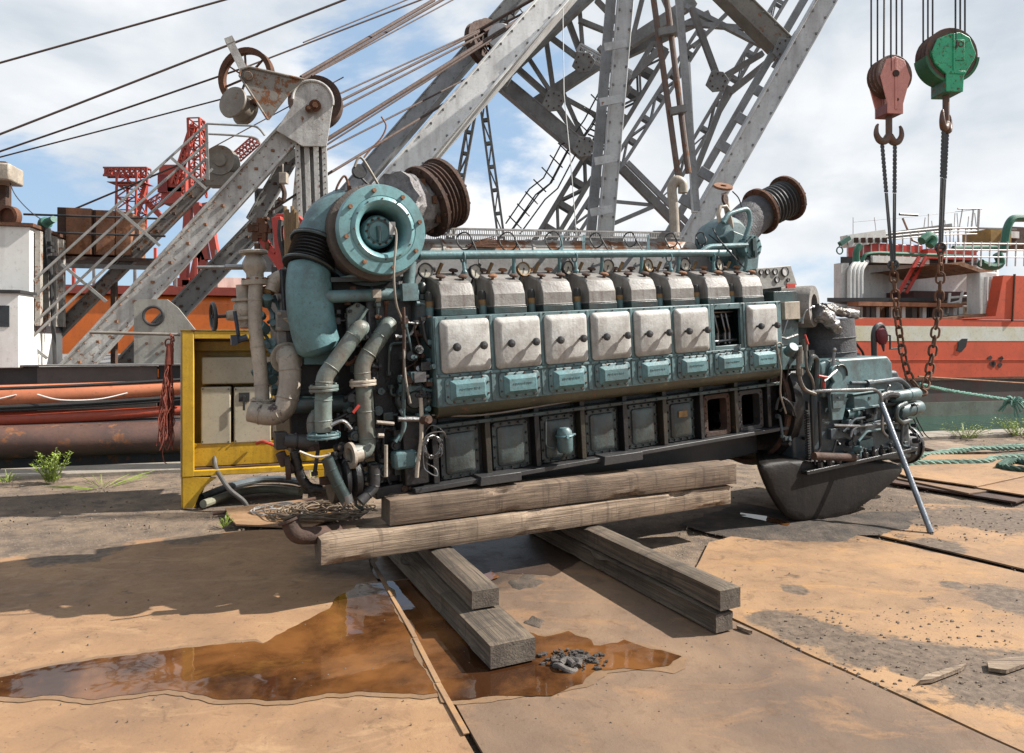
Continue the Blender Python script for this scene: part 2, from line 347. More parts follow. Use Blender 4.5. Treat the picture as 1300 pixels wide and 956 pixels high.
def plate_mat(name, c1, c2, c3, dark=.5, th=.60, soil=(.085, .06, .042)):
    m = bpy.data.materials.new(name); m.use_nodes = True; t = m.node_tree; N = t.nodes; K = t.links.new; b = N['Principled BSDF']
    tc = N.new('ShaderNodeTexCoord')
    def nz(s, d=8, r=.65, st=None, dist=0):
        v = tc.outputs['Object']
        if st: mp = N.new('ShaderNodeMapping'); mp.inputs[2].default_value = (0, 0, rad(25)); mp.inputs[3].default_value = st; K(v, mp.inputs[0]); v = mp.outputs[0]
        q = N.new('ShaderNodeTexNoise'); q.inputs['Scale'].default_value = s; q.inputs['Detail'].default_value = d; q.inputs['Roughness'].default_value = r; q.inputs['Distortion'].default_value = dist; K(v, q.inputs[0]); return q.outputs[0]
    def rp(x, a, c): r = N.new('ShaderNodeMapRange'); K(x, r.inputs[0]); r.inputs[1].default_value = a; r.inputs[2].default_value = c; return r.outputs[0]
    def mul(x, k): q = N.new('ShaderNodeMath'); q.operation = 'MULTIPLY'; K(x, q.inputs[0]); q.inputs[1].default_value = k; return q.outputs[0]
    def mix(f, a, c):
        x = N.new('ShaderNodeMix'); x.data_type = 'RGBA'; K(f, x.inputs[0])
        for i, q in ((6, a), (7, c)):
            if isinstance(q, tuple): x.inputs[i].default_value = (*q, 1)
            else: K(q, x.inputs[i])
        return x.outputs[2]
    c = mix(rp(nz(1.1, 7, .6, None, .5), .36, .64), c1, c2)
    c = mix(mul(rp(nz(1.7, 10, .7, (1, 2.4, 1), 1.), .52, .66), .8), c, c3)
    c = mix(mul(rp(nz(7, 10, .75, None, .8), .54, .70), dark), c, (.10, .058, .034))
    c = mix(mul(rp(nz(1.3, 12, .74, (1, 1.6, 1)), th, th+.05), .9), c, soil)
    oil_shade = None  # oil stain that also darkens the plate colour in the engine's shadow
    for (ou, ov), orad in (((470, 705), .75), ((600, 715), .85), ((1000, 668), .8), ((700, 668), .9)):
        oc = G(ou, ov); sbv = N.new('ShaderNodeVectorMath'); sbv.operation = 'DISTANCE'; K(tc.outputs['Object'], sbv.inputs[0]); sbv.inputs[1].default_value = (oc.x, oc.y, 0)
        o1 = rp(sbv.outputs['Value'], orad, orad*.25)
        if oil_shade is None: oil_shade = o1
        else: mxn = N.new('ShaderNodeMath'); mxn.operation = 'MAXIMUM'; K(oil_shade, mxn.inputs[0]); K(o1, mxn.inputs[1]); oil_shade = mxn.outputs[0]
    aa = N.new('ShaderNodeMath'); aa.operation = 'MULTIPLY_ADD'; K(nz(2.4, 9, .7), aa.inputs[0]); aa.inputs[1].default_value = 1.6; K(oil_shade, aa.inputs[2])
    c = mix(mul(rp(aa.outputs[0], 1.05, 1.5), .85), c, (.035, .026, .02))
    zo = None
    for (ou, ov), orad in SOILZ:
        oc = G(ou, ov); sbv = N.new('ShaderNodeVectorMath'); sbv.operation = 'DISTANCE'; K(tc.outputs['Object'], sbv.inputs[0]); sbv.inputs[1].default_value = (oc.x, oc.y, 0)
        o1 = rp(sbv.outputs['Value'], orad, orad*.2)
        if zo is None: zo = o1
        else: mxn = N.new('ShaderNodeMath'); mxn.operation = 'MAXIMUM'; K(zo, mxn.inputs[0]); K(o1, mxn.inputs[1]); zo = mxn.outputs[0]
    ac = N.new('ShaderNodeMath'); ac.operation = 'MULTIPLY_ADD'; K(nz(19, 9, .72), ac.inputs[0]); ac.inputs[1].default_value = .75; K(zo, ac.inputs[2])
    ab = N.new('ShaderNodeMath'); ab.operation = 'MULTIPLY_ADD'; K(nz(3.2, 12, .76), ab.inputs[0]); ab.inputs[1].default_value = 1.5; K(ac.outputs[0], ab.inputs[2])
    scol = mix(rp(nz(24, 9, .75), .35, .65), (.06, .043, .031), (.165, .12, .085))
    c = mix(rp(ab.outputs[0], 1.43, 1.62), c, scol)
    sp = rp(nz(46, 4, .6), .655, .70)
    c = mix(mul(sp, .75), c, (.06, .04, .03))
    K(c, b.inputs['Base Color'])
    K(rp(nz(9), -.1, .8), b.inputs['Roughness'])
    b.inputs['Specular IOR Level'].default_value = .3
    bp = N.new('ShaderNodeBump'); bp.inputs['Strength'].default_value = .45; bp.inputs['Distance'].default_value = .008; K(nz(30, 9, .75), bp.inputs['Height'])
    K(bp.outputs[0], b.inputs['Normal']); return m
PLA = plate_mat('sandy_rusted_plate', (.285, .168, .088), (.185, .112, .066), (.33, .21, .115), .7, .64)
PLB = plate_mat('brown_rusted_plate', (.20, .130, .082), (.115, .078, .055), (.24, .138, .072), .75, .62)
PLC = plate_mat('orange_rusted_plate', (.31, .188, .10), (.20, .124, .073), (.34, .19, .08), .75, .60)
CONC = mat('weathered_concrete', (.42, .36, .29), (.31, .27, .22), rough=.9, sc_=2, grime=.35, bump=.6)
Q0 = G(0, 598); Q1 = G(1300, 545.5); QDEG = math.degrees(math.atan2(Q1.y-Q0.y, Q1.x-Q0.x))
QF = zframe(Q0, QDEG)
def xs(a, b, d, fa, fb):
    o = []; x = a
    while x > fa: o.append(x); d2 = max(d, (a-x)*.6+d); x -= d2
    o.append(fa); o = o[::-1]; x = a+d
    while x < b: o.append(x); x += d
    while x < fb: o.append(x); x += max(d, (x-b)*.6+d)
    o.append(fb); return o
def sheet(name, X, Yl, zf, m, mtx):
    vs = [mtx @ Vector((x, y, zf(x, y))) for y in Yl for x in X]; n = len(X)
    fs = [(j*n+i, j*n+i+1, (j+1)*n+i+1, (j+1)*n+i) for j in range(len(Yl)-1) for i in range(n-1)]
    b = MB(); b.add(vs, fs); return b.build(name, m)
def soilz(x, y):
    return -.022+.03*(mnoise.noise(Vector((x*.9, y*.9, 3)))*.5+mnoise.noise(Vector((x*4, y*4, 1)))*.25)
GX = xs(-3, 18, .12, -400, 400); GY = sorted(set([-.55]+[-.55-.1*i for i in range(1, 70)]+[-8, -10, -14, -25, -60, -150, -400]))
ground = structure(sheet('ground', GX, GY, lambda x, y: soilz(x, y) if -3 < x < 18 and y > -7.6 else -.022, SOIL, QF.M))
b = MB()
for i in range(-12, 16): b.box((i*2.4+.008, -.55, -2.2), (i*2.4+2.392, 0, .03+.006*((i*7) % 3)))
b.box((-400, -.54, -2.2), (-12*2.4, 0, .03)); b.box((16*2.4, -.54, -2.2), (400, 0, .03))
b.v = [QF.M @ q for q in b.v]; structure(b.build('quay_kerb', CONC, bev=.012))
# water
wm = bpy.data.materials.new('harbour_water'); wm.use_nodes = True; t = wm.node_tree; N = t.nodes; wb = N['Principled BSDF']
wb.inputs['Base Color'].default_value = (.02, .06, .045, 1); wb.inputs['Roughness'].default_value = .08
q = N.new('ShaderNodeTexNoise'); q.inputs['Scale'].default_value = 1.6; q.inputs['Detail'].default_value = 8; tcw = N.new('ShaderNodeTexCoord'); t.links.new(tcw.outputs['Object'], q.inputs[0])
bp = N.new('ShaderNodeBump'); bp.inputs['Strength'].default_value = .5; bp.inputs['Distance'].default_value = .15; t.links.new(q.outputs[0], bp.inputs['Height']); t.links.new(bp.outputs[0], wb.inputs['Normal'])
b = MB(); b.add([QF.M @ Vector(p) for p in ((-1400, -.3, -.26), (1400, -.3, -.26), (1400, 2400, -.26), (-1400, 2400, -.26))], [(0, 1, 2, 3)])
structure(b.build('water', wm, smooth=0))
# steel plates laid on the soil
def plate(px, z, m, th=.012, jit=.012, parent=ground, name='steel_plate', world=False):
    pts = [Vector(p) if world else G(u, v) for p in px for u, v in [p[:2]]]
    o = []
    for i, p in enumerate(pts):
        q = pts[(i+1) % len(pts)]; n = max(1, min(60, int((q-p).length/.12)))
        for k in range(n):
            s = p.lerp(q, k/n); e = Vector((mnoise.noise(s*2.3), mnoise.noise(s*2.3+Vector((9, 9, 9))), 0))*jit*(1 if k else 0)
            s = s+e; s.z = z-th; o.append(s)
    b = MB(); b.prism(o, (0, 0, th)); return b.build(name, m, parent=parent, smooth=0)
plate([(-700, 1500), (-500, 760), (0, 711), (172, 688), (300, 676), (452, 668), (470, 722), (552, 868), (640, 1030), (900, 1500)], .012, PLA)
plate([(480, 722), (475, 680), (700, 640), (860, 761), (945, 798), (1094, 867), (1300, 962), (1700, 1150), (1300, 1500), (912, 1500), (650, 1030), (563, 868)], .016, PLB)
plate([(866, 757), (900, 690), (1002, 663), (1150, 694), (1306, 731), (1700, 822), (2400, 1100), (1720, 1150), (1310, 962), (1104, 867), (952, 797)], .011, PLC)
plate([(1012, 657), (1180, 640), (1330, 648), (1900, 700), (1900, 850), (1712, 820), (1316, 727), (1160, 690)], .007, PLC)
b = MB()
for (u0, v0), (u1, v1) in zip([(472, 716), (498, 762), (527, 815), (556, 873)], [(498, 761), (527, 814), (556, 872), (592, 938)]):
    a, c = G(u0, v0), G(u1, v1); a.z = c.z = .021; b.beam(a, c, .026, .007)
b.build('flat_bar', PLC, parent=ground, bev=.002)
# soil drifts lying over the plates, with a ragged edge
def drift(px, h, m, seed, z0=.0125, name='soil_drift', parent=ground, kind=None):
    pts = [G(u, v) for u, v in px]; c = sum(pts, Vector())/len(pts); ring = []
    for i, p in enumerate(pts):
        q = pts[(i+1) % len(pts)]; n = max(2, int((q-p).length/.03))
        for k in range(n):
            s = p.lerp(q, k/n); e = mnoise.noise(s*4+Vector((0, 0, seed)))*.09+mnoise.noise(s*17+Vector((0, 0, seed)))*.035
            ring.append(s+(s-c).normalized()*e)
    vs = []; K_ = 7; n = len(ring)
    for j in range(K_):
        f = 1-j/(K_-1)*.92
        for p in ring:
            s = c+(p-c)*f; e = 1-f; hh = h*min(1, e*4)*(.55+.9*abs(mnoise.noise(s*9+Vector((0, 0, seed)))))
            vs.append(Vector((s.x, s.y, z0-(.004 if j == 0 else 0)+hh)))
    vs.append(Vector((c.x, c.y, z0+h*.8)))
    fs = [(j*n+i, j*n+(i+1) % n, (j+1)*n+(i+1) % n, (j+1)*n+i) for j in range(K_-1) for i in range(n)]+[((K_-1)*n+i, (K_-1)*n+(i+1) % n, K_*n) for i in range(n)]
    b = MB(); b.add(vs, fs); o = b.build(name, m, parent=parent)
    o['kind'] = 'stuff'; return o
BLACKM = mat('oily_black_dirt', (.045, .036, .029), (.15, .11, .08), rough=.9, sc_=5, grime=.5, bump=1.)
drift([(855, 668), (940, 640), (1000, 655), (1060, 668), (1110, 664), (1120, 650), (1170, 650), (1150, 672), (1060, 690), (960, 690)], .018, BLACKM, 5)
drift([(660, 795), (676, 786), (692, 792), (684, 800)], .006, BLACKM, 9, .0175); drift([(640, 740), (672, 730), (690, 742), (660, 752)], .006, BLACKM, 10, .0175)
# puddles
pm = bpy.data.materials.new('rusty_puddle_water'); pm.use_nodes = True; t = pm.node_tree; N = t.nodes; pb = N['Principled BSDF']
pb.inputs['Roughness'].default_value = .035; pb.inputs['IOR'].default_value = 1.33; pb.inputs['Specular IOR Level'].default_value = .9
tcp = N.new('ShaderNodeTexCoord'); q = N.new('ShaderNodeTexNoise'); q.inputs['Scale'].default_value = 1.7; q.inputs['Detail'].default_value = 10; q.inputs['Roughness'].default_value = .62; q.inputs['Distortion'].default_value = .25; t.links.new(tcp.outputs['Object'], q.inputs[0])
r = N.new('ShaderNodeValToRGB'); r.color_ramp.elements[0].position = .40; r.color_ramp.elements[0].color = (.035, .014, .006, 1); r.color_ramp.elements[1].position = .60; r.color_ramp.elements[1].color = (.15, .062, .02, 1)
t.links.new(q.outputs[0], r.inputs[0]); t.links.new(r.outputs[0], pb.inputs['Base Color'])
q2 = N.new('ShaderNodeTexNoise'); q2.inputs['Scale'].default_value = 7; t.links.new(tcp.outputs['Object'], q2.inputs[0])
bp = N.new('ShaderNodeBump'); bp.inputs['Strength'].default_value = .06; bp.inputs['Distance'].default_value = .02; t.links.new(q2.outputs[0], bp.inputs['Height']); t.links.new(bp.outputs[0], pb.inputs['Normal'])
WETM = mat('wet_rust_margin', (.36, .215, .115), (.26, .16, .09), rough=.5, sc_=3, grime=.2, bump=.2)
DAMP = mat('damp_brown_steel', (.10, .062, .042), (.065, .043, .032), rough=.35, sc_=3, grime=.3, bump=.3)
def pool(name, px, z, m, seed, grow=0, amp=.06):
    pts = [G(u, v) for u, v in px]; c = sum(pts, Vector())/len(pts); o = []
    for i, p in enumerate(pts):
        q = pts[(i+1) % len(pts)]; n = max(1, int((q-p).length/.03))
        for k in range(n):
            s = p.lerp(q, k/n); e = mnoise.noise(s*3.5+Vector((0, 0, seed)))*amp+mnoise.noise(s*14+Vector((0, 0, seed)))*amp*.35
            d = (q-p).normalized(); nn = Vector((d.y, -d.x, 0)); 
            if nn.dot(s-c) < 0: nn = -nn
            s = s+nn*(e+grow); s.z = z; o.append(s)
    b = MB(); b.add(o, [tuple(range(len(o)))]); return b.build(name, m, smooth=0)
p1 = [(-300, 885), (-260, 862), (0, 862), (60, 853), (130, 842), (185, 829), (260, 826), (330, 820), (372, 800), (405, 786), (425, 764), (452, 746), (486, 743), (500, 765), (528, 815), (557, 872), (565, 886), (470, 884), (330, 893), (210, 884), (60, 890), (-100, 884)]
structure(pool('wet_margin', p1, .0155, WETM, 1, .035)); structure(pool('puddle', p1, .0175, pm, 1))
p2 = [(570, 895), (530, 815), (503, 765), (492, 742), (560, 735), (600, 790), (690, 812), (720, 806), (752, 822), (790, 818), (830, 832), (865, 838), (850, 852), (760, 856), (738, 872), (700, 886), (640, 890)]
structure(pool('wet_margin', p2, .0185, WETM, 5, .03)); structure(pool('puddle', p2, .0205, pm, 4))
structure(pool('wet_margin', [(480, 735), (482, 690), (700, 670), (760, 700), (700, 735), (640, 730), (600, 760), (540, 800), (520, 790)], .0178, DAMP, 12, .0))
structure(pool('puddle', [(940, 655), (975, 660), (1002, 668), (1000, 672), (965, 664), (940, 659)], .030, pm, 7, 0, .02))
structure(pool('puddle', [(612, 735), (625, 729), (635, 738), (622, 742)], .028, pm, 8, 0, .02))
# ---------------------------------------------------------------- timbers
def wood_mat(name, c1, c2, dk):
    m = bpy.data.materials.new(name); m.use_nodes = True; t = m.node_tree; N = t.nodes; K = t.links.new; b = N['Principled BSDF']
    tc = N.new('ShaderNodeTexCoord'); oi = N.new('ShaderNodeObjectInfo'); ad = N.new('ShaderNodeVectorMath'); ad.operation = 'MULTIPLY_ADD'
    K(oi.outputs['Random'], ad.inputs[0]); ad.inputs[1].default_value = (9, 5, 7); K(tc.outputs['Object'], ad.inputs[2])
    def nz(s, d=8, r=.65, st=None, dist=0):
        v = ad.outputs[0]
        if st: mp = N.new('ShaderNodeMapping'); mp.inputs[3].default_value = st; K(v, mp.inputs[0]); v = mp.outputs[0]
        q = N.new('ShaderNodeTexNoise'); q.inputs['Scale'].default_value = s; q.inputs['Detail'].default_value = d; q.inputs['Roughness'].default_value = r; q.inputs['Distortion'].default_value = dist; K(v, q.inputs[0]); return q.outputs[0]
    def rp(x, a, c): r = N.new('ShaderNodeMapRange'); K(x, r.inputs[0]); r.inputs[1].default_value = a; r.inputs[2].default_value = c; return r.outputs[0]
    def mul(x, k): q = N.new('ShaderNodeMath'); q.operation = 'MULTIPLY'; K(x, q.inputs[0]); q.inputs[1].default_value = k; return q.outputs[0]
    def mix(f, a, c):
        x = N.new('ShaderNodeMix'); x.data_type = 'RGBA'; K(f, x.inputs[0])
        for i, q in ((6, a), (7, c)):
            if isinstance(q, tuple): x.inputs[i].default_value = (*q, 1)
            else: K(q, x.inputs[i])
        return x.outputs[2]
    grain = nz(1., 10, .74, (1.3, 60, 60), 1.6)
    c = mix(rp(grain, .42, .60), c1, c2)
    c = mix(mul(rp(nz(2.2, 8, .6), .45, .65), .6), c, dk)
    c = mix(mul(rp(nz(1., 3, .5, (30, 3, 3)), .58, .68), .45), c, dk)
    crack = rp(nz(1., 6, .6, (1.1, 26, 30), .7), .66, .685)
    c = mix(mul(crack, .9), c, (.025, .018, .013))
    kn = N.new('ShaderNodeTexVoronoi'); kn.inputs['Scale'].default_value = 1; mp = N.new('ShaderNodeMapping'); mp.inputs[3].default_value = (2.2, 3.5, 3.5); K(ad.outputs[0], mp.inputs[0]); K(mp.outputs[0], kn.inputs[0])
    c = mix(mul(rp(kn.outputs['Distance'], .13, .07), .7), c, dk)
    K(c, b.inputs['Base Color']); b.inputs['Roughness'].default_value = .85
    bp = N.new('ShaderNodeBump'); bp.inputs['Strength'].default_value = .7; bp.inputs['Distance'].default_value = .008
    sm = N.new('ShaderNodeMath'); sm.operation = 'SUBTRACT'; K(grain, sm.inputs[0]); K(mul(crack, 1.2), sm.inputs[1]); K(sm.outputs[0], bp.inputs['Height']); K(bp.outputs[0], b.inputs['Normal'])
    return m
WOOD1 = wood_mat('sawn_brown_timber', (.22, .155, .105), (.07, .047, .031), (.03, .02, .014))
WOOD2 = wood_mat('pale_split_timber', (.33, .245, .17), (.105, .07, .046), (.045, .03, .02))
WOOD3 = wood_mat('grey_weathered_timber', (.15, .113, .078), (.045, .034, .025), (.025, .02, .015))
ENDG = mat('end_grain_timber', (.22, .175, .13), (.13, .10, .078), rough=.9, sc_=9, grime=.5, bump=.9)
def timber(label, corner, deg, Ln, w, h, m, seed, group='squared timbers stacked as engine chocks'):
    f = zframe(corner, deg); nx, ny, nz_ = max(8, int(Ln/.05)), 5, 4; b = MB()
    g = lambda i, n: i/n
    def pt(x, y, z):
        e = lambda t: min(t, 1-t)
        k = mnoise.noise(Vector((x*Ln*1.3, y*.7, seed)))*.008
        ch = .010 if (e(y) < .01)+(e(z) < .01)+(min(x, 1-x)*Ln < .004) >= 2 else 0
        rg = mnoise.noise(Vector((x*Ln*14, y*9, z*9+seed)))
        chip = max(0, mnoise.noise(Vector((x*Ln*3.1, y*2+seed, z*2)))-.25)*.09 if (e(y) < .01 and e(z) < .01) else 0
        cy, cz = (y-.5), (z-.5)
        return Vector((x*Ln+(rg*.004 if min(x, 1-x) < .01 else 0), y*w-(ch+chip)*(1 if cy > 0 else -1)*(abs(cy) > .49)+rg*.0018+k*.5, z*h-(ch+chip)*(1 if cz > 0 else -1)*(abs(cz) > .49)+rg*.0018*(z > .01)))
    def face(F2, na, nb, slot):
        b.cur = slot; vs = [F2(i/na, j/nb) for j in range(nb+1) for i in range(na+1)]
        b.add(vs, [(j*(na+1)+i, j*(na+1)+i+1, (j+1)*(na+1)+i+1, (j+1)*(na+1)+i) for j in range(nb) for i in range(na)])
    face(lambda s, t: pt(s, 0, t), nx, nz_, 0); face(lambda s, t: pt(s, 1, t), nx, nz_, 0)
    face(lambda s, t: pt(s, t, 1), nx, ny, 0); face(lambda s, t: pt(s, t, 0), nx, ny, 0)
    face(lambda s, t: pt(0, s, t), ny, nz_, 1); face(lambda s, t: pt(1, s, t), ny, nz_, 1)
    me = bpy.data.meshes.new('timber_beam'); me.from_pydata([tuple(q) for q in b.v], [], b.f)
    for q in (m, ENDG): me.materials.append(q)
    me.polygons.foreach_set('material_index', b.mi)
    bm = bmesh.new(); bm.from_mesh(me); bmesh.ops.remove_doubles(bm, verts=bm.verts, dist=.0004); bmesh.ops.recalc_face_normals(bm, faces=bm.faces); bm.to_mesh(me); bm.free()
    me.polygons.foreach_set('use_smooth', [True]*len(me.polygons)); me.set_sharp_from_angle(angle=rad(40))
    o = bpy.data.objects.new('timber_beam', me); COL.objects.link(o); o.matrix_world = f.M; WM[o.name] = f.M
    tag(o, label, 'timber', group, 'thing'); return o
timber('wide short timber on the wet plate, lowest of the left cross stack', (-.094, 3.27, .022), 115-.0, 2.1, -.22, .13, WOOD3, 1)
timber('narrow timber lying on the wide left cross timber under the engine', (-.205, 3.66, .155), 113.5, 1.9, -.135, .115, WOOD3, 2)
timber('dark timber on the rusty plate, lower one of the right cross stack', (1.108, 3.684, .018), 116, 2.2, -.10, .118, WOOD3, 3)
timber('split weathered timber, upper one of the right cross stack', (1.13, 3.68, .138), 116, 2.3, -.125, .128, WOOD3, 4)
timber('long pale timber with frayed left end, crossing both low stacks', (-1.118, 4.01, .272), 27.8, 3.28, .20, .165, WOOD2, 5)
timber('brown sawn timber directly beneath the engine bed, topmost of the stack', (-.757, 4.25, .440), 26.4, 2.88, .22, .176, WOOD1, 6)
# ---------------------------------------------------------------- the diesel engine
EF = zframe((-.60, 4.455, .622), 28, 3.4)
ENG = thing('marine_diesel_engine', None, 'huge worn teal marine diesel engine with two turbochargers and gearbox resting on timbers', 'engine', M=EF.M)
EP = EF.L
def part(name, b, m, parent=ENG, bev=0, smooth=35): return b.build(name, m, parent=parent, local=True, bev=bev, smooth=smooth)
PIT = .39; X0 = .313; XB = [X0+PIT*i for i in range(8)]
V = Vector
def rrect(x0, x1, z0, z1, r, n=4):
    o = []
    for cx, cz, a in ((x1-r, z0+r, -90), (x1-r, z1-r, 0), (x0+r, z1-r, 90), (x0+r, z0+r, 180)):
        for i in range(n+1): t = rad(a+90*i/n); o.append((cx+r*math.cos(t), cz+r*math.sin(t)))
    return o
def pillow(b, x0, x1, z0, z1, y0, levels):                  # rounded plate rising from y0 towards the viewer (-y): (inset, height, radius)
    rings = []
    for ins, h, r in levels: rings.append([V((x, y0-h, z)) for x, z in rrect(x0+ins, x1-ins, z0+ins, z1-ins, r)])
    n = len(rings[0]); vs = [p for q in rings for p in q]
    fs = [(j*n+i, j*n+(i+1) % n, (j+1)*n+(i+1) % n, (j+1)*n+i) for j in range(len(rings)-1) for i in range(n)]+[tuple((len(rings)-1)*n+i for i in range(n)), tuple(range(n-1, -1, -1))]
    return b.add(vs, fs)
# --- crankcase: bottom flange, wall between the doors, ribs
b = MB(); b.box((-.05, -.055, 0), (3.42, .09, .032)); part('bed_flange', b, DGREY, bev=.004)
b = MB()
b.box((-.05, .062, .034), (.17, .09, .50)); b.box((XB[7]+.14, .062, .034), (3.42, .09, .50))
for x in XB[:-1]: b.box((x+.14, .062, .034), (x+PIT-.14, .09, .50))
for x in XB: b.box((x-.139, .062, .372), (x+.139, .09, .50)); b.box((x-.139, .062, .034), (x+.139, .09, .046))
b.box((-.05, .092, .034), (-.03, 1.1, .50)); b.box((3.40, .092, .034), (3.42, 1.1, .50)); b.box((-.05, 1.102, -.0), (3.42, 1.13, 1.1))
b.box((-.03, .6, .04), (3.38, .62, .5)); b.box((-.05, .092, .502), (3.42, 1.1, .53)); b.box((-.03, .092, .004), (3.4, 1.1, .030))
part('crankcase', b, BLK, bev=.003)
RIBM = mat('oily_brown_iron', (.055, .045, .028), (.03, .026, .02), rust=.2, rough=.45, sc_=5)
for i in range(9):
    x = XB[0]-PIT/2+PIT*i; b = MB(); b.prism([(x-.022, .0, .034), (x+.022, .0, .034), (x+.022, -.05, .44), (x-.022, -.05, .44)], (0, .06, 0)) if False else b.box((x-.02, -.01, .034), (x+.02, .060, .47))
    part('rib', b, RIBM if i % 2 else BLK, bev=.004)
DOORM = mat('sooty_teal_door', (.10, .14, .135), (.04, .052, .052), rust=.10, rough=.4, sc_=5, grime=.6, bump=.35, streak=.4)
def door(x, m):
    b = MB(); pillow(b, x-.14, x+.14, .040, .376, .060, [(0, 0, .03), (0, .022, .03), (.028, .024, .025), (.034, .038, .02), (.055, .050, .015)])
    d = part('crankcase_door', b, m, bev=0)
    c = MB()
    for k in range(5):
        z = .06+.074*k
        for sx in (-1, 1): c.hexb((x+sx*.127, .038, z), (0, -1, 0), .008, .016)
    for k in (-.07, 0, .07): c.hexb((x+k, .038, .052), (0, -1, 0), .008, .016); c.hexb((x+k, .038, .364), (0, -1, 0), .008, .016)
    part('bolt_row', c, BLK, d); return d
for i, x in enumerate(XB):
    if i < 6:
        d = door(x, DOORM if i not in (5,) else TEALD)
        if i == 5: b = MB(); b.box((x-.045, -.0, .235), (x+.045, .012, .285)); pl = part('maker_plate', b, BRASS, d)
    else:
        b = MB(); o = rrect(x-.145, x+.145, .036, .38, .03); q = rrect(x-.108, x+.108, .07, .345, .03); n = len(o)
        vs = [V((p[0], .058, p[1])) for p in o]+[V((p[0], .020, p[1])) for p in o]+[V((p[0], .020, p[1])) for p in q]+[V((p[0], .098, p[1])) for p in q]
        b.add(vs, [(j*n+k, j*n+(k+1) % n, (j+1)*n+(k+1) % n, (j+1)*n+k) for j in range(3) for k in range(n)]); fr = part('door_frame', b, RUSTD if i == 6 else DGREY)
        c = MB()
        for k in range(6):
            for sx in (-1, 1): c.hexb((x+sx*.127, .020, .06+.058*k), (0, -1, 0), .007, .010)
        part('stud_row', c, RUSTD, fr)
        c = MB(); c.beam((x-.03, .3, .06), (x-.01, .28, .33), .05, .03); c.cyl((x-.09, .35, .12), (x+.09, .35, .12), .05, n=12); part('connecting_rod', c, DGREY)
# walls of the two open bays
b = MB(); 
# rail over the doors, curved underside, cable
b = MB(); b.box((.10, -.045, .402), (3.36, -.015, .424)); b.box((.10, -.043, .425), (3.36, .060, .4275)); part('cable_rail', b, TEALD, bev=.002)
b = MB()
for x in [.2+.11*i for i in range(29)]: b.hexb((x, -.045, .413), (0, -1, 0), .006, .008)
part('bolt_row', b, BLK)
b = MB()
for x0, x1 in ((.115, 3.30),):
    pr = [(-.115, .555), (-.112, .520), (-.09, .490), (-.045, .468), (.02, .455), (.06, .45), (.09, .45), (.09, .555)]
    b.prism([(x0, y, z) for y, z in pr], (x1-x0, 0, 0))
part('camshaft_trough', b, OLIVE, bev=.003)
b = MB(); b.tube(catmull([EP(548, 527, -.04), EP(610, 527, -.06), EP(690, 515, -.06), EP(790, 498, -.06), EP(880, 489, -.05), EP(960, 470, -.05), EP(990, 462, -.04)]), .006, 6); part('cable', b, mat('pale_dirty_cable', (.36, .31, .25), rough=.6))
# --- camshaft housing with inspection covers
YF = -.12
b = MB()
zc0, zc1 = .762, 1.108
def holeplate(b, x0, x1, z0, z1, hx0, hx1, hz0, hz1, y0, y1):
    b.box((x0, y0, z0), (hx0, y1, z1)); b.box((hx1, y0, z0), (x1, y1, z1)); b.box((hx0, y0, z0), (hx1, y1, hz0)); b.box((hx0, y0, hz1), (hx1, y1, z1))
b.box((.108, YF, .545), (XB[6]-PIT/2+.03, YF+.03, 1.132)); b.box((XB[6]+PIT/2+.03, YF, .545), (3.30, YF+.03, 1.132))
holeplate(b, XB[6]-PIT/2+.03, XB[6]+PIT/2+.03, .545, 1.132, XB[6]-.145+.02, XB[6]+.145+.02, .79, 1.085, YF, YF+.03)
b.box((.108, YF+.03, .545), (.138, .42, 1.132)); b.box((3.27, YF+.03, .545), (3.30, .42, 1.132)); b.box((.138, YF+.03, 1.105), (3.27, .42, 1.131)); b.box((.138, .40, .545), (3.27, .42, 1.105)); b.box((.138, YF+.03, .545), (3.27, .40, .57))
part('camshaft_housing', b, TEAL, bev=.005)
b = MB(); b.box((.106, YF-.012, .738), (3.302, YF-.001, .757)); 
for i in range(9):
    x = XB[0]-PIT/2+PIT*i+.008
    if .12 < x < 3.28: b.box((x-.016, YF-.007, .556), (x+.016, YF-.001, .737)); b.box((x-.010, YF-.007, .758), (x+.010, YF-.001, 1.125))
part('housing_joint_strip', b, TEAL, bev=.003)
b = MB()
for k in range(44):
    x = .125+.0735*k; b.hexb((x, YF-.011, .7475), (0, -1, 0), .0058, .007)
    if k % 2: b.hexb((x, YF, 1.119), (0, -1, 0), .005, .006)
part('bolt_row', b, BLK)
XO = .010
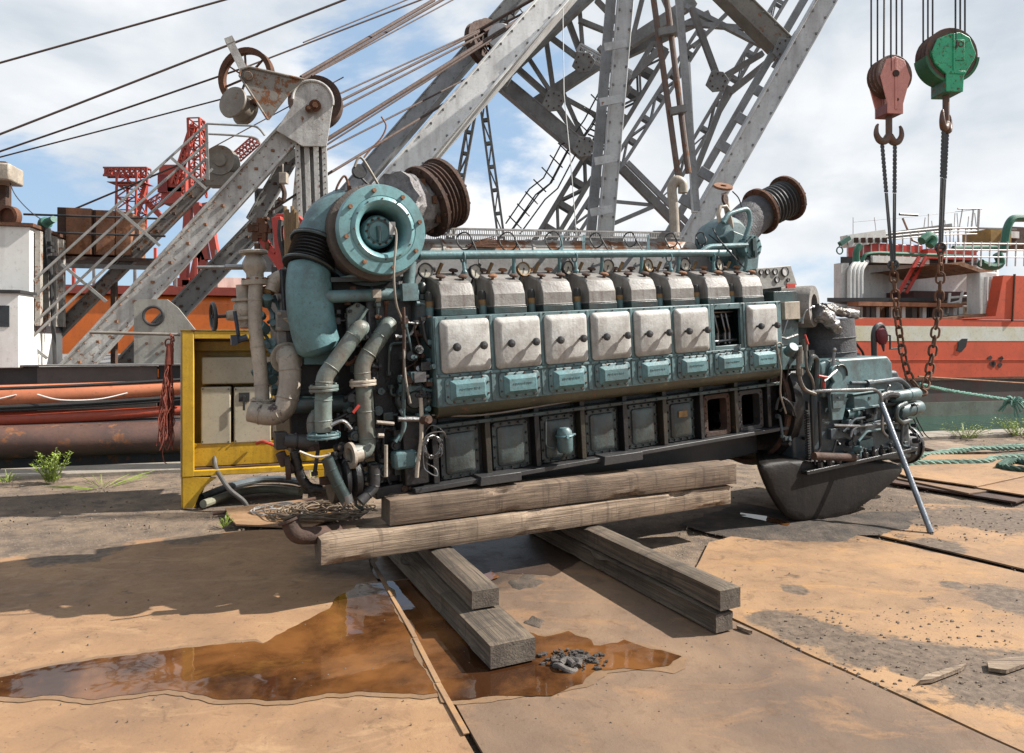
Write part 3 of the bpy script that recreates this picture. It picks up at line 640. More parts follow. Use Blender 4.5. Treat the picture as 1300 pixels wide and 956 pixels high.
for i, x in enumerate(XB):
    x += XO
    b = MB(); pillow(b, x-.158, x+.158, .563, .732, YF, [(0, 0, .03), (0, .010, .03), (.012, .016, .02)])
    f = part('lower_cover', b, TEAL)
    b = MB(); pillow(b, x-.128, x+.128, .583, .714, YF-.0145, [(0, 0, .006), (0, .006, .006), (.026, .040, .004)]); part('raised_panel', b, TEALB, f)
    b = MB()
    for k in range(4):
        for z in (.572, .724): b.hexb((x-.105+.07*k, YF-.015, z), (0, -1, 0), .0065, .010)
    for z in (.61, .685): b.hexb((x-.146, YF-.015, z), (0, -1, 0), .0065, .010); b.hexb((x+.146, YF-.015, z), (0, -1, 0), .0065, .010)
    part('bolt_row', b, RUSTD, f)
    if i != 6:
        b = MB(); pillow(b, x-.176, x+.176, zc0, zc1, YF-.002, [(0, 0, .030), (0, .012, .030), (.006, .019, .026), (.042, .038, .008)])
        c = part('inspection_cover', b, ALU)
        for sx in (-.095, .095):
            k = MB(); px = x+sx+(.004 if i == 1 else 0); k.cyl((px, YF-.040, .93), (px, YF-.068, .93), .009, n=8); k.lathe([(0, -.068), (.018, -.068), (.027, -.080), (.028, -.094), (.020, -.108), (0, -.112)], (px, YF, .93), (0, 1, 0), 12)
            part('knob', k, DGREY, c)
    else:
        rods = MB()
        for z, y, r in ((1.065, -.02, .010), (1.03, .02, .012), (.825, -.04, .012), (.86, .05, .02)): rods.cyl((x-.16, y, z), (x+.18, y, z), r, n=8)
        part('camshaft', rods, STEEL)
        rods = MB()
        for k in (-.09, -.02, .06, .11): rods.tube(fillet([(x+k, .0, 1.05), (x+k+.01, -.02, .93), (x+k+.03, -.01, .90), (x+k+.03, 0, .83)], .03), .009, 6); rods.cyl((x+k, -.03, .80), (x+k, -.03, .89), .014, n=8)
        part('follower_rod', rods, STEEL)
        rods = MB(); rods.box((x-.145, .1, .77), (x+.145, .12, 1.1)); part('inner_wall', rods, BLK)
for i, x in enumerate(XB):                                   # worn cast lettering, illegible in the photograph
    b = MB()
    for k in range(9):
        xx = x+XO-.072+.017*k+R.uniform(-.002, .002); h = R.uniform(.010, .016)
        if k % 3 == 1: b.torus((xx, YF-.0565, .655), (0, 1, 0), .006, .0014, 8, 4)
        else: b.box((xx-.0013, YF-.0575, .655-h/2), (xx+.0013, YF-.0553, .655+h/2)); b.box((xx, YF-.0575, .655+h/2-.003), (xx+.008, YF-.0553, .655+h/2-.0005))
    part('cast_relief', b, TEAL)['kind'] = 'stuff'
# --- cylinder block behind, top deck
b = MB(); b.box((.12, .422, .532), (3.30, 1.1, 1.30)); part('cylinder_block', b, TEALD, bev=.01)
b = MB(); b.box((.12, .20, 1.134), (3.28, .42, 1.15)); part('deck_plate', b, TEALD, bev=.004)
# --- rocker caps with four wing nuts each
def rocker_cap(x):
    x0, x1, y0, y1, zb = x-.122, x+.122, -.045, .28, 1.134
    b = MB(); b.box((x0-.006, y0-.006, zb), (x1+.006, y1, zb+.045)); base = part('rocker_box', b, TEALD, bev=.004)
    zt_ = lambda y: zb+.212+(y-y0)*.33
    pr = [(y0, zb+.046), (y0, zb+.135), (y0+.028, zt_(y0+.028)-.006), (y0+.050, zt_(y0+.05)+.002), (y1-.02, zt_(y1-.02)), (y1, zt_(y1)-.03), (y1, zb+.046)]
    b = MB(); n = len(pr)
    def ring(px, ins): return [V((px, y, z-(ins if z > zb+.16 else 0))) for y, z in pr]
    r0, r1, r2, r3 = ring(x0, .014), ring(x0+.014, 0), ring(x1-.014, 0), ring(x1, .014)
    b.add(r0+r1+r2+r3, [(j*n+k, j*n+(k+1) % n, (j+1)*n+(k+1) % n, (j+1)*n+k) for j in range(3) for k in range(n)]+[tuple(range(n)), tuple(range(4*n-1, 3*n-1, -1))])
    b.box((x0-.004, y0-.004, zb+.046), (x1+.004, y1, zb+.056))
    cap = part('rocker_cap', b, CAPM, base, bev=.004, smooth=12)
    for dx, dy in ((.040, .085), (.205, .085), (.040, .25), (.205, .25)):
        k = MB(); px, py = x0+dx, y0+dy; z = zt_(py)
        k.cyl((px, py, z-.01), (px, py, z+.020), .010, n=8); k.lathe([(0, .014), (.026, .016), (.034, .022), (.033, .030), (.022, .038), (0, .040)], (px, py, z), (R.uniform(-.1, .1), -.25, 1), 12)
        part('wing_nut', k, RUSTD if R.random() < .75 else RUSTO, base)
    return base
caps = [rocker_cap(x+.010) for x in XB]
for i, x in enumerate(XB):
    xx = x-.165
    b = MB(); b.cyl((xx, .03, 1.134), (xx, .03, 1.20), .026, n=12); s = part('injector_sleeve', b, TEAL)
    b = MB(); b.cyl((xx, .03, 1.20), (xx, .03, 1.235), .029, n=12); part('amber_collar', b, BRASS, s)
    b = MB(); b.lathe([(.027, 0), (.028, .04), (.020, .062), (0, .068)], (xx, .03, 1.235), (0, 0, 1), 12); part('rubber_boot', b, RUB, s)
# --- back rail: grey lagging panels, teal pipe, exhaust pipe, mesh tray, gauges
b = MB(); b.box((.1, .46, 1.30), (3.10, .50, 1.60)); part('heat_shield', b, mat('dull_grey_sheet', (.42, .42, .42), (.30, .29, .28), rust=.12, rough=.5, sc_=2, grime=.3, streak=.3), bev=.004)
b = MB()
for i in range(17): b.hexb((.2+i*.18, .46, 1.585), (0, -1, 0), .008, .008)
part('bolt_row', b, RUSTD)
b = MB(); b.cyl((.10, .66, 1.63), (3.02, .66, 1.63), .105, n=24)
for x in (.5, 1.28, 2.06, 2.84): b.cyl((x-.012, .66, 1.63), (x+.012, .66, 1.63), .112, n=24)
part('exhaust_pipe', b, PEEL)
b = MB(); b.cyl(EP(532, 324, .15), EP(926, 321, .15), .031, n=14); tp = part('cooling_pipe', b, TEALB)
for i, x in enumerate(XB):
    xx = x+.165
    b = MB(); b.tube(fillet([(xx, .15, 1.555), (xx, .16, 1.45), (xx+.02, .24, 1.36)], .05), .014, 8); part('branch_pipe', b, TEALB, tp)
    b = MB(); b.tube(fillet([(x-.12, .30, 1.36), (x-.10, .28, 1.42), (x-.06, .24, 1.50)], .03), .008, 6)
    s = part('thermometer', b, DGREY); b = MB(); b.cyl((x-.035, .22, 1.405), (x+.012, .20, 1.505), .0135, n=8); part('bronze_sleeve', b, BRASS, s)
    # dial
    gx, gz = x-.165+(.02 if i else -.02), 1.475
    if i: gx = x+.10-.0
    gx = EP([540, 603, 664, 720, 771, 822, 869, 912][i], [344, 345, 342, 340, 338, 337, 336, 336][i], .18); ax = V((.15*R.uniform(-1, 2), -1, R.uniform(-.1, .2)))
    b = MB(); b.lathe([(0, .018), (.050, .018), (.050, -.008), (.054, -.010), (.054, -.018), (.046, -.018), (.045, -.010)], gx, -ax, 24); b.tube(catmull([gx+V((0, .01, -.05)), gx+V((.01, .02, -.10)), gx+V((.02, .05, -.16))]), .006, 6)
    g = part('pressure_gauge', b, BRASS if i % 3 == 2 else DGREY)
    b = MB(); b.lathe([(0, 0), (.0455, 0)], gx+ax.normalized()*.0105, ax, 24); part('dial', b, DIAL, g)
    b = MB(); u, w, d = basis(ax); c = gx+ax.normalized()*.013; b.beam(c-w*.01, c+w*.034+u*.01, .004, .002, ax); b.cyl(c, c+ax.normalized()*.002, .007, n=8); part('needle', b, RUB, g)
# perforated cable tray along the top
def tray(x0, x1, y, z, h):
    b = MB(); b.box((x0, y, z), (x1, y+.004, z+.010)); b.box((x0, y, z+h-.010), (x1, y+.004, z+h)); b.box((x0, y, z+h), (x1, y+.10, z+h+.003))
    x = x0
    while x < x1: b.box((x, y+.0005, z+.010), (x+.007, y+.0035, z+h-.010)); x += .019
    return b
MESHM = mat('dusty_perforated_steel', (.40, .38, .36), (.26, .25, .24), rust=.06, rough=.5, sc_=5, grime=.4)
t_ = part('cable_tray', tray(.42, 2.80, .52, 1.742, .058), MESHM, smooth=0)
b = MB(); x = .12
while x < 3.0: b.box((x, .70, 1.735), (x+.006, .703, 1.775)); x += .017
b.box((.12, .70, 1.775), (3.0, .704, 1.783)); part('rear_tray', b, DGREY, smooth=0)
for i in range(8):
    c = EP([590, 645, 703, 757, 800, 852, 890, 915][i], [306, 307, 306, 305, 304, 305, 303, 305][i], .35); b = MB(); rr = .055+.02*R.random()
    pts = [c+V((rr*math.cos(t), .01*math.sin(3*t), rr*math.sin(t))) for t in [k*.42 for k in range(R.choice((16, 28)))]]
    pts += [pts[-1]+V((.0, -.04, -.05)), c+V((.05, -.12, -.14)), c+V((.02+.05*R.random(), -.16, -.24))]
    b.tube(catmull(pts, 3), .006, 5); part('cable_loop', b, RUB)
b = MB()
for k in range(7): b.beam(EP(592+k*3, 312-k*1.2, .52), EP(632-k, 314-k*2.2, .54), .03, .008)
part('rusty_shim', b, RUST)
for u in (730, 850, 905, 588): 
    b = MB(); p = EP(u, 330, .14); b.torus(p+V((0, .005, .02)), (1, 0, 0), .036, .006, 16, 6); b.cyl(p+V((0, 0, -.01)), p+V((0, -.01, -.08)), .012, n=8); b.ball(p+V((0, -.01, -.085)), .02, 8); part('pipe_clip', b, TEALB)
for u in (713, 741, 823): b = MB(); b.beam(EP(u, 300, .45), EP(u, 322, .30), .02, .03); part('bracket', b, TEAL)
# filter pot on the third door, loose wire coils
c = EP(717, 560, -.06)
b = MB(); b.lathe([(0, -.085), (.045, -.08), (.056, -.065), (.058, .03), (.060, .032), (.060, .046), (.056, .048), (.052, .075), (.035, .096), (0, .102)], c, (0, 0, 1), 20); fp = part('oil_filter_pot', b, TEAL)
b = MB(); b.torus(c+V((0, 0, .04)), (0, 0, 1), .060, .007, 20, 6); b.cyl(c+V((.058, -.01, .04)), c+V((.085, -.01, .04)), .009, n=8); b.cyl(c+V((-.02, -.062, .04)), c+V((-.02, -.08, .04)), .012, n=6); part('clamp_band', b, TEALB, fp)
b = MB(); b.tube(fillet([EP(693, 532, -.03), EP(693, 552, -.04), EP(693, 567, -.04), EP(705, 570, -.03)], .03), .007, 6); b.tube(fillet([c+V((.0, 0, -.08)), c+V((-.01, .02, -.13)), EP(700, 582, .04)], .02), .011, 6); part('oil_line', b, TEALD, fp)
def coil(c, ax, r, n, thick, m, name, parent=ENG, flat=.03, seed=0):
    rr = random.Random(seed); u, w, d = basis(ax); b = MB(); pts = []
    for k in range(n*14):
        t = k*2*math.pi/14; q = r*(1+.12*math.sin(t*.37+seed)+rr.uniform(-.07, .07)); pts.append(V(c)+u*(q*math.cos(t))+w*(q*1.08*math.sin(t))+d*(rr.uniform(-flat, flat)))
    b.tube(catmull(pts, 2), thick, 4); return part(name, b, m, parent) if parent is ENG else b
coil(EP(549, 567, -.07), (.1, -1, .1), .062, 9, .0028, STEEL, 'wire_coil', seed=3)
b = MB(); b.tube(catmull([EP(540, 548, -.05), EP(548, 540, -.08), EP(560, 545, -.08), EP(566, 556, -.06), EP(562, 548, -.09), EP(540, 555, -.09), EP(538, 590, -.08), EP(545, 600, -.1), EP(555, 604, -.1), EP(553, 595, -.08), EP(541, 588, -.06)]), .004, 5); part('loose_wire', b, STEEL)
# sump under the bed plate and hard wood pads
b = MB(); b.prism([(.2, .24, -.002), (3.34, .24, -.002), (3.34, .24, -.24), (2.0, .24, -.27), (.6, .24, -.10), (.2, .24, -.08)], (0, .7, 0)); part('oil_sump', b, DGREY, bev=.01)
for u0, v0, u1, v1, dd in ((611, 606, 662, 599, .015), (768, 580, 816, 573, .02)):
    p_, q_ = EP(u0, v0, -.10), EP(u1, v1, -.10); b = MB(); b.prism([p_, q_, q_+V((0, 0, -.045-dd)), p_+V((-.01, 0, -.045-dd))], (0, .2, 0)); part('bed_pad', b, DGREY, bev=.004)
# --- gearbox end -------------------------------------------------------------
GY = -.16
b = MB()
# flywheel housing: dark disc and ring
b.lathe([(.10, 0), (.62, 0), (.62, .10), (.58, .12), (.10, .12)], (3.44, .5, .22), (1, 0, 0), 40); fw = part('flywheel_housing', b, BLK, bev=0)
b = MB(); b.lathe([(.56, 0), (.585, 0), (.585, .05), (.56, .05)], (3.385, .5, .22), (1, 0, 0), 40); part('flywheel_rim', b, RUSTD, fw)
b = MB(); b.box((3.42, -.05, .05), (3.50, .0, .38)); b.box((3.30, .02, .40), (3.5, .3, .62)); part('end_bracket', b, RUSTD, fw, bev=.004)
# sump of the gearbox (hull-like casting): section in x,z lofted over y
secs = []
def gp(pts, y): return [EP(u, v, y) for u, v in pts]
def hull_sec(y, k, dz=0): 
    base = gp([(966, 597), (978, 627), (997, 658), (1012, 664), (1055, 663.5), (1076, 657), (1112, 636), (1152, 603), (1160, 584), (964, 584)], GY)
    c = V((sum(p.x for p in base)/len(base), 0, base[-1].z)); return [V((c.x+(p.x-c.x)*k, y, c.z+(p.z-c.z)*(1+(k-1)*dz))) for p in base]
def shf(sec, dx): return [p+V((dx, 0, 0)) for p in sec]
secs = [hull_sec(GY, .96), hull_sec(GY+.04, 1.0), shf(hull_sec(GY+.22, .93), .12), shf(hull_sec(GY+.5, .78), .30), shf(hull_sec(GY+.8, .58), .48), shf(hull_sec(GY+1.0, .40, .3), .60)]
n = len(secs[0]); b = MB(); b.add([p for s in secs for p in s], [(j*n+i, j*n+(i+1) % n, (j+1)*n+(i+1) % n, (j+1)*n+i) for j in range(len(secs)-1) for i in range(n)]+[tuple(range(n)), tuple(range(6*n-1, 5*n-1, -1))])
GSUMP = mat('black_oily_casting', (.022, .017, .014), (.010, .009, .008), rust=.1, rough=.6, sc_=2.5, grime=.5, bump=.3, streak=.5, rc=((.05, .03, .02), (.1, .06, .04)))
b.v = [V((p.x, p.y, p.z)) for p in b.v]; gs_ = part('gearbox_sump', b, GSUMP, smooth=70); GSUMP.node_tree.nodes['Principled BSDF'].inputs['Specular IOR Level'].default_value = .22; md_ = gs_.modifiers.new('round', 'SUBSURF'); md_.levels = md_.render_levels = 2
# flange at sump top: slopes
zf = EP(1066, 592, GY-.05).z; xl = EP(975, 600, GY).x; xr = EP(1166, 578, GY-.05).x
b = MB(); b.prism([(xl+.42, GY-.05, zf-.018), (xr, GY-.05, zf-.018+.0), (xr, GY-.05, zf+.018), (xl+.42, GY-.05, zf+.018)], (0, 1.2, 0)); part('sump_flange', b, BLK, bev=.006)
for k in range(9):
    c = V((xl+.62+.125*k, GY-.02, zf+.018)); b = MB(); b.cyl(c, c+V((0, 0, .05)), .028, n=6); b.cyl(c+V((0, 0, .05)), c+V((0, 0, .085)), .014, n=8); part('flange_nut', b, BLK, bev=.003)
# main casing: slanted front body
GB = mat('dark_blue_grey_casting', (.085, .115, .13), (.05, .065, .075), rust=.06, rough=.4, sc_=2.5, grime=.6, bump=.3)
b = MB(); f0 = gp([(1030, 594), (1158, 582), (1152, 500), (1140, 470), (1042, 470), (1035, 500)], GY+.07); b.prism(f0, (0, .9, 0)); part('gearbox_casing', b, GB, bev=.03)
b = MB(); b.prism(gp([(1041, 462), (1048, 457), (1127, 452), (1133, 460), (1135, 500), (1046, 505)], GY+.02), (0, .75, 0)); top = part('gearbox_top_cover', b, TEAL, bev=.02)
b = MB(); b.prism(gp([(1012, 470), (1030, 462), (1040, 470), (1040, 600), (1010, 600), (1005, 520)], GY+.12), (0, .8, 0)); part('bell_housing', b, GB, bev=.02)
# bright end drum behind (right end)
c0 = EP(1150, 563, .22); b = MB(); b.lathe([(0, -.20), (.17, -.20), (.19, -.16), (.19, .02), (.17, .05), (.08, .06), (0, .06)], c0, (1, 0, 0), 32); part('output_bearing', b, DGREY)
b = MB(); b.lathe([(.06, 0), (.21, 0), (.21, .02), (.06, .02)], c0+V((-.05, 0, 0)), (1, 0, 0), 32); ob = part('output_flange', b, BLK)
for k in range(14):
    t = k*2*math.pi/14; q = c0+V((-.06, .19*math.cos(t), .19*math.sin(t))); b = MB(); b.cyl(q, q+V((.07, 0, 0)), .010, n=6); part('flange_bolt', b, DGREY, ob)
# lever plate (keyhole shape) and arc
kh = [EP(u, v, GY-.03) for u, v in ((1056, 468), (1060, 464), (1066, 463), (1072, 465), (1076, 470), (1076, 478), (1073, 484), (1077, 491), (1073, 520), (1070, 533), (1057, 534), (1054, 500), (1056, 490), (1060, 485), (1055, 477))]
b = MB(); b.prism(kh, (0, .035, 0)); lp = part('lever_guard', b, TEAL, bev=.006)
b = MB(); b.prism([EP(u, v, GY-.045) for u, v in ((1057, 500), (1073, 500), (1070, 518), (1058, 519))], (0, .014, 0)); b.hexb(EP(1064, 505, GY-.05), (0, -1, 0), .01, .012); part('small_plate', b, TEAL, lp, bev=.003)
b = MB(); cc = EP(1065, 475, GY-.02); pts = [cc+V((.085*math.cos(rad(a)), -.02, .085*math.sin(rad(a)))) for a in range(-15, 126, 12)]; b.tube(pts, .009, 6); part('quadrant', b, BLK, lp)
b = MB(); b.tube([EP(1058, 468, GY), EP(1058, 455, GY), EP(1059, 447, GY)], [.018, .012, .014], 8); b.ball(EP(1059, 444, GY), .02, 8); b.tube([EP(1062, 470, GY-.04), EP(1046, 484, GY-.06)], .014, 6); part('control_lever', b, STEEL, lp)
b = MB(); pts = [cc+V((.125*math.cos(rad(a)), .06, .125*math.sin(rad(a)))) for a in range(40, 200, 12)]; b.tube(pts, .022, 8); part('elbow', b, BLK)
# pump body pieces on the front
b = MB(); b.box(EP(1085, 520, GY-.02), EP(1105, 497, GY+.09)); b.box(EP(1083, 500, GY-.03), EP(1108, 495, GY+.09)); b.box(EP(1083, 519, GY-.03), EP(1108, 514, GY+.09)); part('pump_frame', b, TEAL, bev=.004)
b = MB(); b.cyl(EP(1084, 507, GY+.02), EP(1108, 505, GY+.02), .03, n=14); part('pump_roller', b, STEEL)
b = MB(); b.lathe([(.05, 0), (.05, .07), (.034, .075), (.034, .12), (.055, .122), (.055, .15), (0, .15)], EP(1072, 525, GY+.03), (1, 0, 0), 18); part('shaft_hub', b, TEALB)
b = MB(); b.box(EP(1082, 545, GY+.02), EP(1086, 512, GY+.09)); b.box(EP(1100, 535, GY+.02), EP(1104, 505, GY+.09)); b.box(EP(1055, 545, GY+.03), EP(1140, 540, GY+.09)); part('pump_bracket', b, GB, bev=.003)
for pts, r, m in (([(1058, 540), (1090, 541), (1122, 538), (1140, 536)], .014, STEEL), ([(1080, 555), (1082, 545), (1092, 540), (1112, 540)], .011, STEEL), ([(1070, 548), (1085, 532), (1098, 530)], .010, GB), ([(1090, 560), (1100, 548), (1118, 545)], .011, TEAL)):
    b = MB(); b.tube(fillet([EP(u, v, GY-.03) for u, v in pts], .03), r, 8); part('oil_pipe', b, m)
b = MB(); b.tube(fillet([EP(1031, 497, GY-.02), EP(1050, 496, GY-.07), EP(1110, 494, GY-.07), EP(1118, 500, GY-.07), EP(1120, 515, GY-.07), EP(1120, 548, GY-.07), EP(1126, 554, GY-.07)], .05), .014, 10); part('bent_grey_pipe', b, STEEL)
b = MB(); b.tube(fillet([EP(1106, 486, GY), EP(1128, 483, GY-.0), EP(1142, 481, GY), EP(1152, 490, GY+.02), EP(1158, 502, GY+.04)], .08), .024, 10); b.cyl(EP(1106, 486, GY), EP(1100, 487, GY), .035, n=10); b.cyl(EP(1080, 486, GY), EP(1102, 486, GY), .016, n=8); part('steel_bend_pipe', b, GB)
# two horizontal canisters on the right end
for (ua, va, ub, vb, r) in ((1133, 504, 1166, 499, .058), (1140, 523, 1169, 516, .066)):
    a, c = EP(ua, va, GY+.02), EP(ub, vb, GY+.02); d = (c-a).normalized(); Ln = (c-a).length
    b = MB(); b.lathe([(0, -.008), (r*.8, -.005), (r, .02), (r, Ln*.55), (r*1.08, Ln*.56), (r*1.08, Ln*.64), (r, Ln*.65), (r, Ln*.92), (r*.7, Ln), (0, Ln*1.01)], a, d, 24); part('oil_canister', b, TEAL)
b = MB(); b.tube(fillet([EP(1150, 512, GY-.03), EP(1139, 517, GY-.06), EP(1137, 530, GY-.06), EP(1145, 537, GY-.04), EP(1156, 533, GY)], .05), .022, 10); part('canister_elbow', b, TEALD)
b = MB(); b.tube(fillet([EP(1116, 506, GY), EP(1126, 500, GY), EP(1138, 502, GY)], .05), .040, 10); b.cyl(EP(1112, 515, GY+.05), EP(1135, 512, GY+.05), .03, n=10); part('ribbed_coupling', b, BLK)
for pts in ([(1152, 535), (1158, 548), (1166, 556)], [(1163, 530), (1168, 540), (1175, 552), (1182, 557)], [(1160, 532), (1166, 545), (1172, 554)]):
    b = MB(); b.tube(catmull([EP(u, v, GY+.0) for u, v in pts]), .006, 5); part('loose_wire', b, RUB)
for (u, v, r) in ((1068, 560, .0),): pass
b = MB()
for k in range(26):
    u, v = R.uniform(1062, 1158), R.uniform(520, 580); p = EP(u, v-(u-1060)*.05, GY+.05); s = R.uniform(.012, .035)
    if R.random() < .5: b.cyl(p, p+V((0, -.05-.04*R.random(), 0)), s, n=8)
    else: b.cbox(p, (s*2, .08, s*1.4))
part('small_fitting', b, GB, bev=.003)
b = MB(); b.prism(gp([(1062, 575), (1086, 574), (1086, 590), (1062, 592)], GY+.045), (0, .02, 0)); b.prism(gp([(1092, 560), (1108, 556), (1110, 582), (1092, 585)], GY+.045), (0, .02, 0)); part('pale_patch_plate', b, TEAL, bev=.004)
b = MB(); b.cyl(EP(1033, 579, GY-.03), EP(1085, 581, GY-.04), .035, n=12); part('rusty_pipe', b, RUSTD)
# valve cluster where housing meets gearbox
b = MB()
b.tube(fillet([EP(1013, 452, GY), EP(1014, 478, GY), EP(1020, 495, GY-.02), EP(1035, 500, GY-.03)], .08), .017, 8); b.tube(fillet([EP(1022, 440, GY), EP(1024, 470, GY), EP(1031, 480, GY), EP(1034, 500, GY)], .06), .012, 8)
b.cyl(EP(1015, 440, GY), EP(1015, 462, GY), .026, n=10); b.cyl(EP(1022, 430, GY), EP(1022, 445, GY), .024, n=10); b.cyl(EP(1015, 468, GY), EP(1015, 476, GY), .03, n=8)
part('valve_cluster', b, mat('pitted_brown_steel', (.24, .20, .16), (.13, .11, .09), rust=.25, rough=.5, sc_=8, grime=.5))
b = MB(); b.tube([EP(1022, 425, GY-.02), EP(1026, 437, GY-.03)], .009, 6); part('red_handle', b, REDP)
b = MB(); b.tube([EP(1039, 477, GY-.06), EP(1050, 479, GY-.06)], .011, 6); b.cyl(EP(1046, 479, GY-.05), EP(1046, 493, GY-.05), .013, n=8); part('red_handle', b, REDP)
b = MB(); b.tube(fillet([EP(1025, 470, GY+.02), EP(1030, 452, GY+.02), EP(1037, 455, GY+.02), EP(1036, 500, GY+.02)], .05), .026, 10); part('teal_bend', b, TEALD)
b = MB(); b.tube(fillet([EP(990, 455, -.13), EP(993, 435, -.15), EP(985, 435, -.16), EP(992, 470, -.16), EP(990, 500, -.14), EP(998, 525, -.13)], .05), .008, 6); part('loose_cable', b, mat('pale_dirty_cable', (.36, .31, .25)))
b = MB(); b.cyl(EP(1000, 448, -.10), EP(1008, 440, -.18), .045, n=16); b.box(EP(992, 470, -.06), EP(1006, 438, .1)); part('speed_sensor', b, TEAL, bev=.005)
b = MB(); b.cyl(EP(1001, 518, -.08), EP(1010, 520, -.14), .06, n=14); b.tube(catmull([EP(985, 520, -.1), EP(990, 505, -.12), EP(1003, 512, -.16), EP(1010, 530, -.12)]), .012, 6); part('hand_pump', b, BLK)
b = MB()
for k in range(22): b.box(V((3.56, GY+.03, zf+.05+.022*k)), V((3.60, GY+.06, zf+.062+.022*k)))
b.box((3.595, GY+.04, zf-.05), (3.61, GY+.07, zf+.6)); part('rack_strip', b, DGREY)
b = MB(); b.tube([EP(1030, 500, GY-.0), EP(1032, 560, GY-.0), EP(1035, 590, GY)], .010, 6); b.tube(fillet([EP(1040, 510, GY+.02), EP(1042, 570, GY+.02), EP(1034, 578, GY+.02)], .04), .014, 8); part('oil_pipe', b, BLK)
b = MB(); b.box((3.31, .12, .56), (3.80, 1.05, 1.16)); b.box((3.35, .2, 1.16), (3.7, 1.0, 1.28)); part('rear_casing', b, TEALD, bev=.01)
# grey lagged uptake and foil over the flange
b = MB(); a_ = EP(1046, 462, .30); b.cyl(a_, a_+V((0, 0, .44)), .30, .285, n=32); 
for z in (.12, .26): b.torus(a_+V((0, 0, z)), (0, 0, 1), .296, .006, 36, 6)
up = part('lagged_uptake', b, WRAP)
o_ = EP(1034, 389, .06); b = MB(); b.lathe([(.115, 0), (.19, 0), (.195, .02), (.195, .40), (.115, .40), (.115, 0)], o_, (-.45, 1, .02), 36); part('elbow_ring', b, mat('grey_stone_lagging', (.40, .37, .34), (.26, .24, .22), rough=.8, sc_=4, grime=.4, bump=.6))
def foil(pts, rads, seed):
    b = MB(); pts = catmull(pts, 12); m = len(pts); vs = []; n = 34; rr = [rads[0]+(rads[1]-rads[0])*i/(m-1) for i in range(m)]
    b.tube(pts, rr, n)
    for i, p in enumerate(b.v):
        q = p*14+V((seed, 0, 0)); b.v[i] = p+V((mnoise.noise(q), mnoise.noise(q+V((5, 5, 5))), mnoise.noise(q+V((9, 9, 9)))))*.030+V((mnoise.noise(q*2.7), mnoise.noise(q*2.7+V((5, 5, 5))), mnoise.noise(q*2.7+V((9, 9, 9)))))*.014
    return b
part('foil_wrap', foil([EP(1036, 394, .03), EP(1050, 404, .0), EP(1063, 418, .02)], (.085, .04), 1), FOIL, smooth=20)
part('foil_wrap', foil([EP(1044, 392, .06), EP(1064, 396, .08), EP(1088, 400, .10)], (.06, .035), 4), FOIL, smooth=20)
# instrument panel at the rear corner
pq = [EP(u, v, .10) for u, v in ((960, 341), (1004, 337), (1012, 362), (964, 368))]
b = MB(); b.prism(pq, (.02, .10, 0)); ip = part('instrument_panel', b, mat('grey_panel_paint', (.42, .41, .38), (.35, .34, .31), rust=.04, rough=.5, sc_=5, grime=.3), bev=.004)
for u, v, r in ((996, 345, .046), (983.5, 345, .030), (974, 345, .028), (966, 345.5, .026), (986, 355, .030), (1000, 355.5, .018)):
    c = EP(u, v, .098); b = MB(); b.lathe([(r*.86, -.001), (r, 0), (r, .012), (r*.84, .013), (r*.84, .004)], c, (0, -1, 0), 20); g = part('gauge_bezel', b, DGREY, ip); b = MB(); b.lathe([(0, .006), (r*.85, .006)], c, (0, -1, 0), 20); part('dial', b, mat('white_dial_face', (1.0, 1.0, .96), rough=.3, grime=.1), ip)
b = MB(); b.box(EP(999, 366, .095), EP(1008, 360, .11)); part('red_label', b, REDP, ip)
b = MB(); b.box(EP(997, 406, -.02), EP(1007, 383, .05)); part('junction_box', b, CREAM, bev=.004)
b = MB(); b.box(EP(985, 440, .02), EP(1000, 370, .12)); b.cyl(EP(990, 372, .1), EP(990, 440, .1), .02, n=8); b.box(EP(1010, 440, .2), EP(1014, 398, .28)); part('support_column', b, TEALD, bev=.004)
b = MB(); b.tube([EP(994, 424, -.03), EP(1000, 405, -.04)], .008, 6); b.tube([EP(990, 428, -.03), EP(998, 430, -.05), EP(1012, 425, -.05)], .014, 8); part('lever_linkage', b, STEEL)
# --- rear turbocharger ------------------------------------------------------
def bellows(c, ax, r0, r1, Ln, n, m, m2, flr):
    ax = V(ax).normalized(); c = V(c); b = MB(); pr = []
    for k in range(n):
        t = Ln*(k+.0)/n; pr += [(r0, t), (r1, t+Ln/n*.25), (r1, t+Ln/n*.5), (r0, t+Ln/n*.75)]
    pr.append((r0, Ln)); b.lathe(pr, c, ax, 36); bb = part('exhaust_bellows', b, m, smooth=60)
    for t, q in ((-.01, flr), (Ln, flr)):
        b = MB(); b.lathe([(r0*.86, t-.014), (q, t-.014), (q, t+.014), (r0*.86, t+.014)], c, ax, 36)
        u, w, d = basis(ax)
        for k in range(12): a = k*2*math.pi/12; p = c+ax*(t)+u*(q*.92*math.cos(a))+w*(q*.92*math.sin(a)); b.cyl(p-ax*.03, p+ax*.03, .011, n=6)
        part('bellows_flange', b, m2, bb)
    b = MB(); b.lathe([(r0*.84, -.02), (r0*.84, Ln+.004)], c, ax, 36); part('inner_sleeve', b, RUSTD, bb); return bb
axr = EP(996, 252, .5)-EP(958, 272, .5); axr = V((axr.x, -.05, axr.z)).normalized()
c = EP(966, 268, .5); q = EP(995, 253, .5)
bellows(c, axr, .165, .188, (q-c).length, 8, DGREY, RUST, .228)
b = MB(); b.tube(catmull([EP(925, 318, .5), EP(940, 292, .5), EP(950, 280, .5), c-axr*.03]), [.17]*3*1+[.19]*16 if False else .18, 22); part('lagged_outlet', b, WRAP)
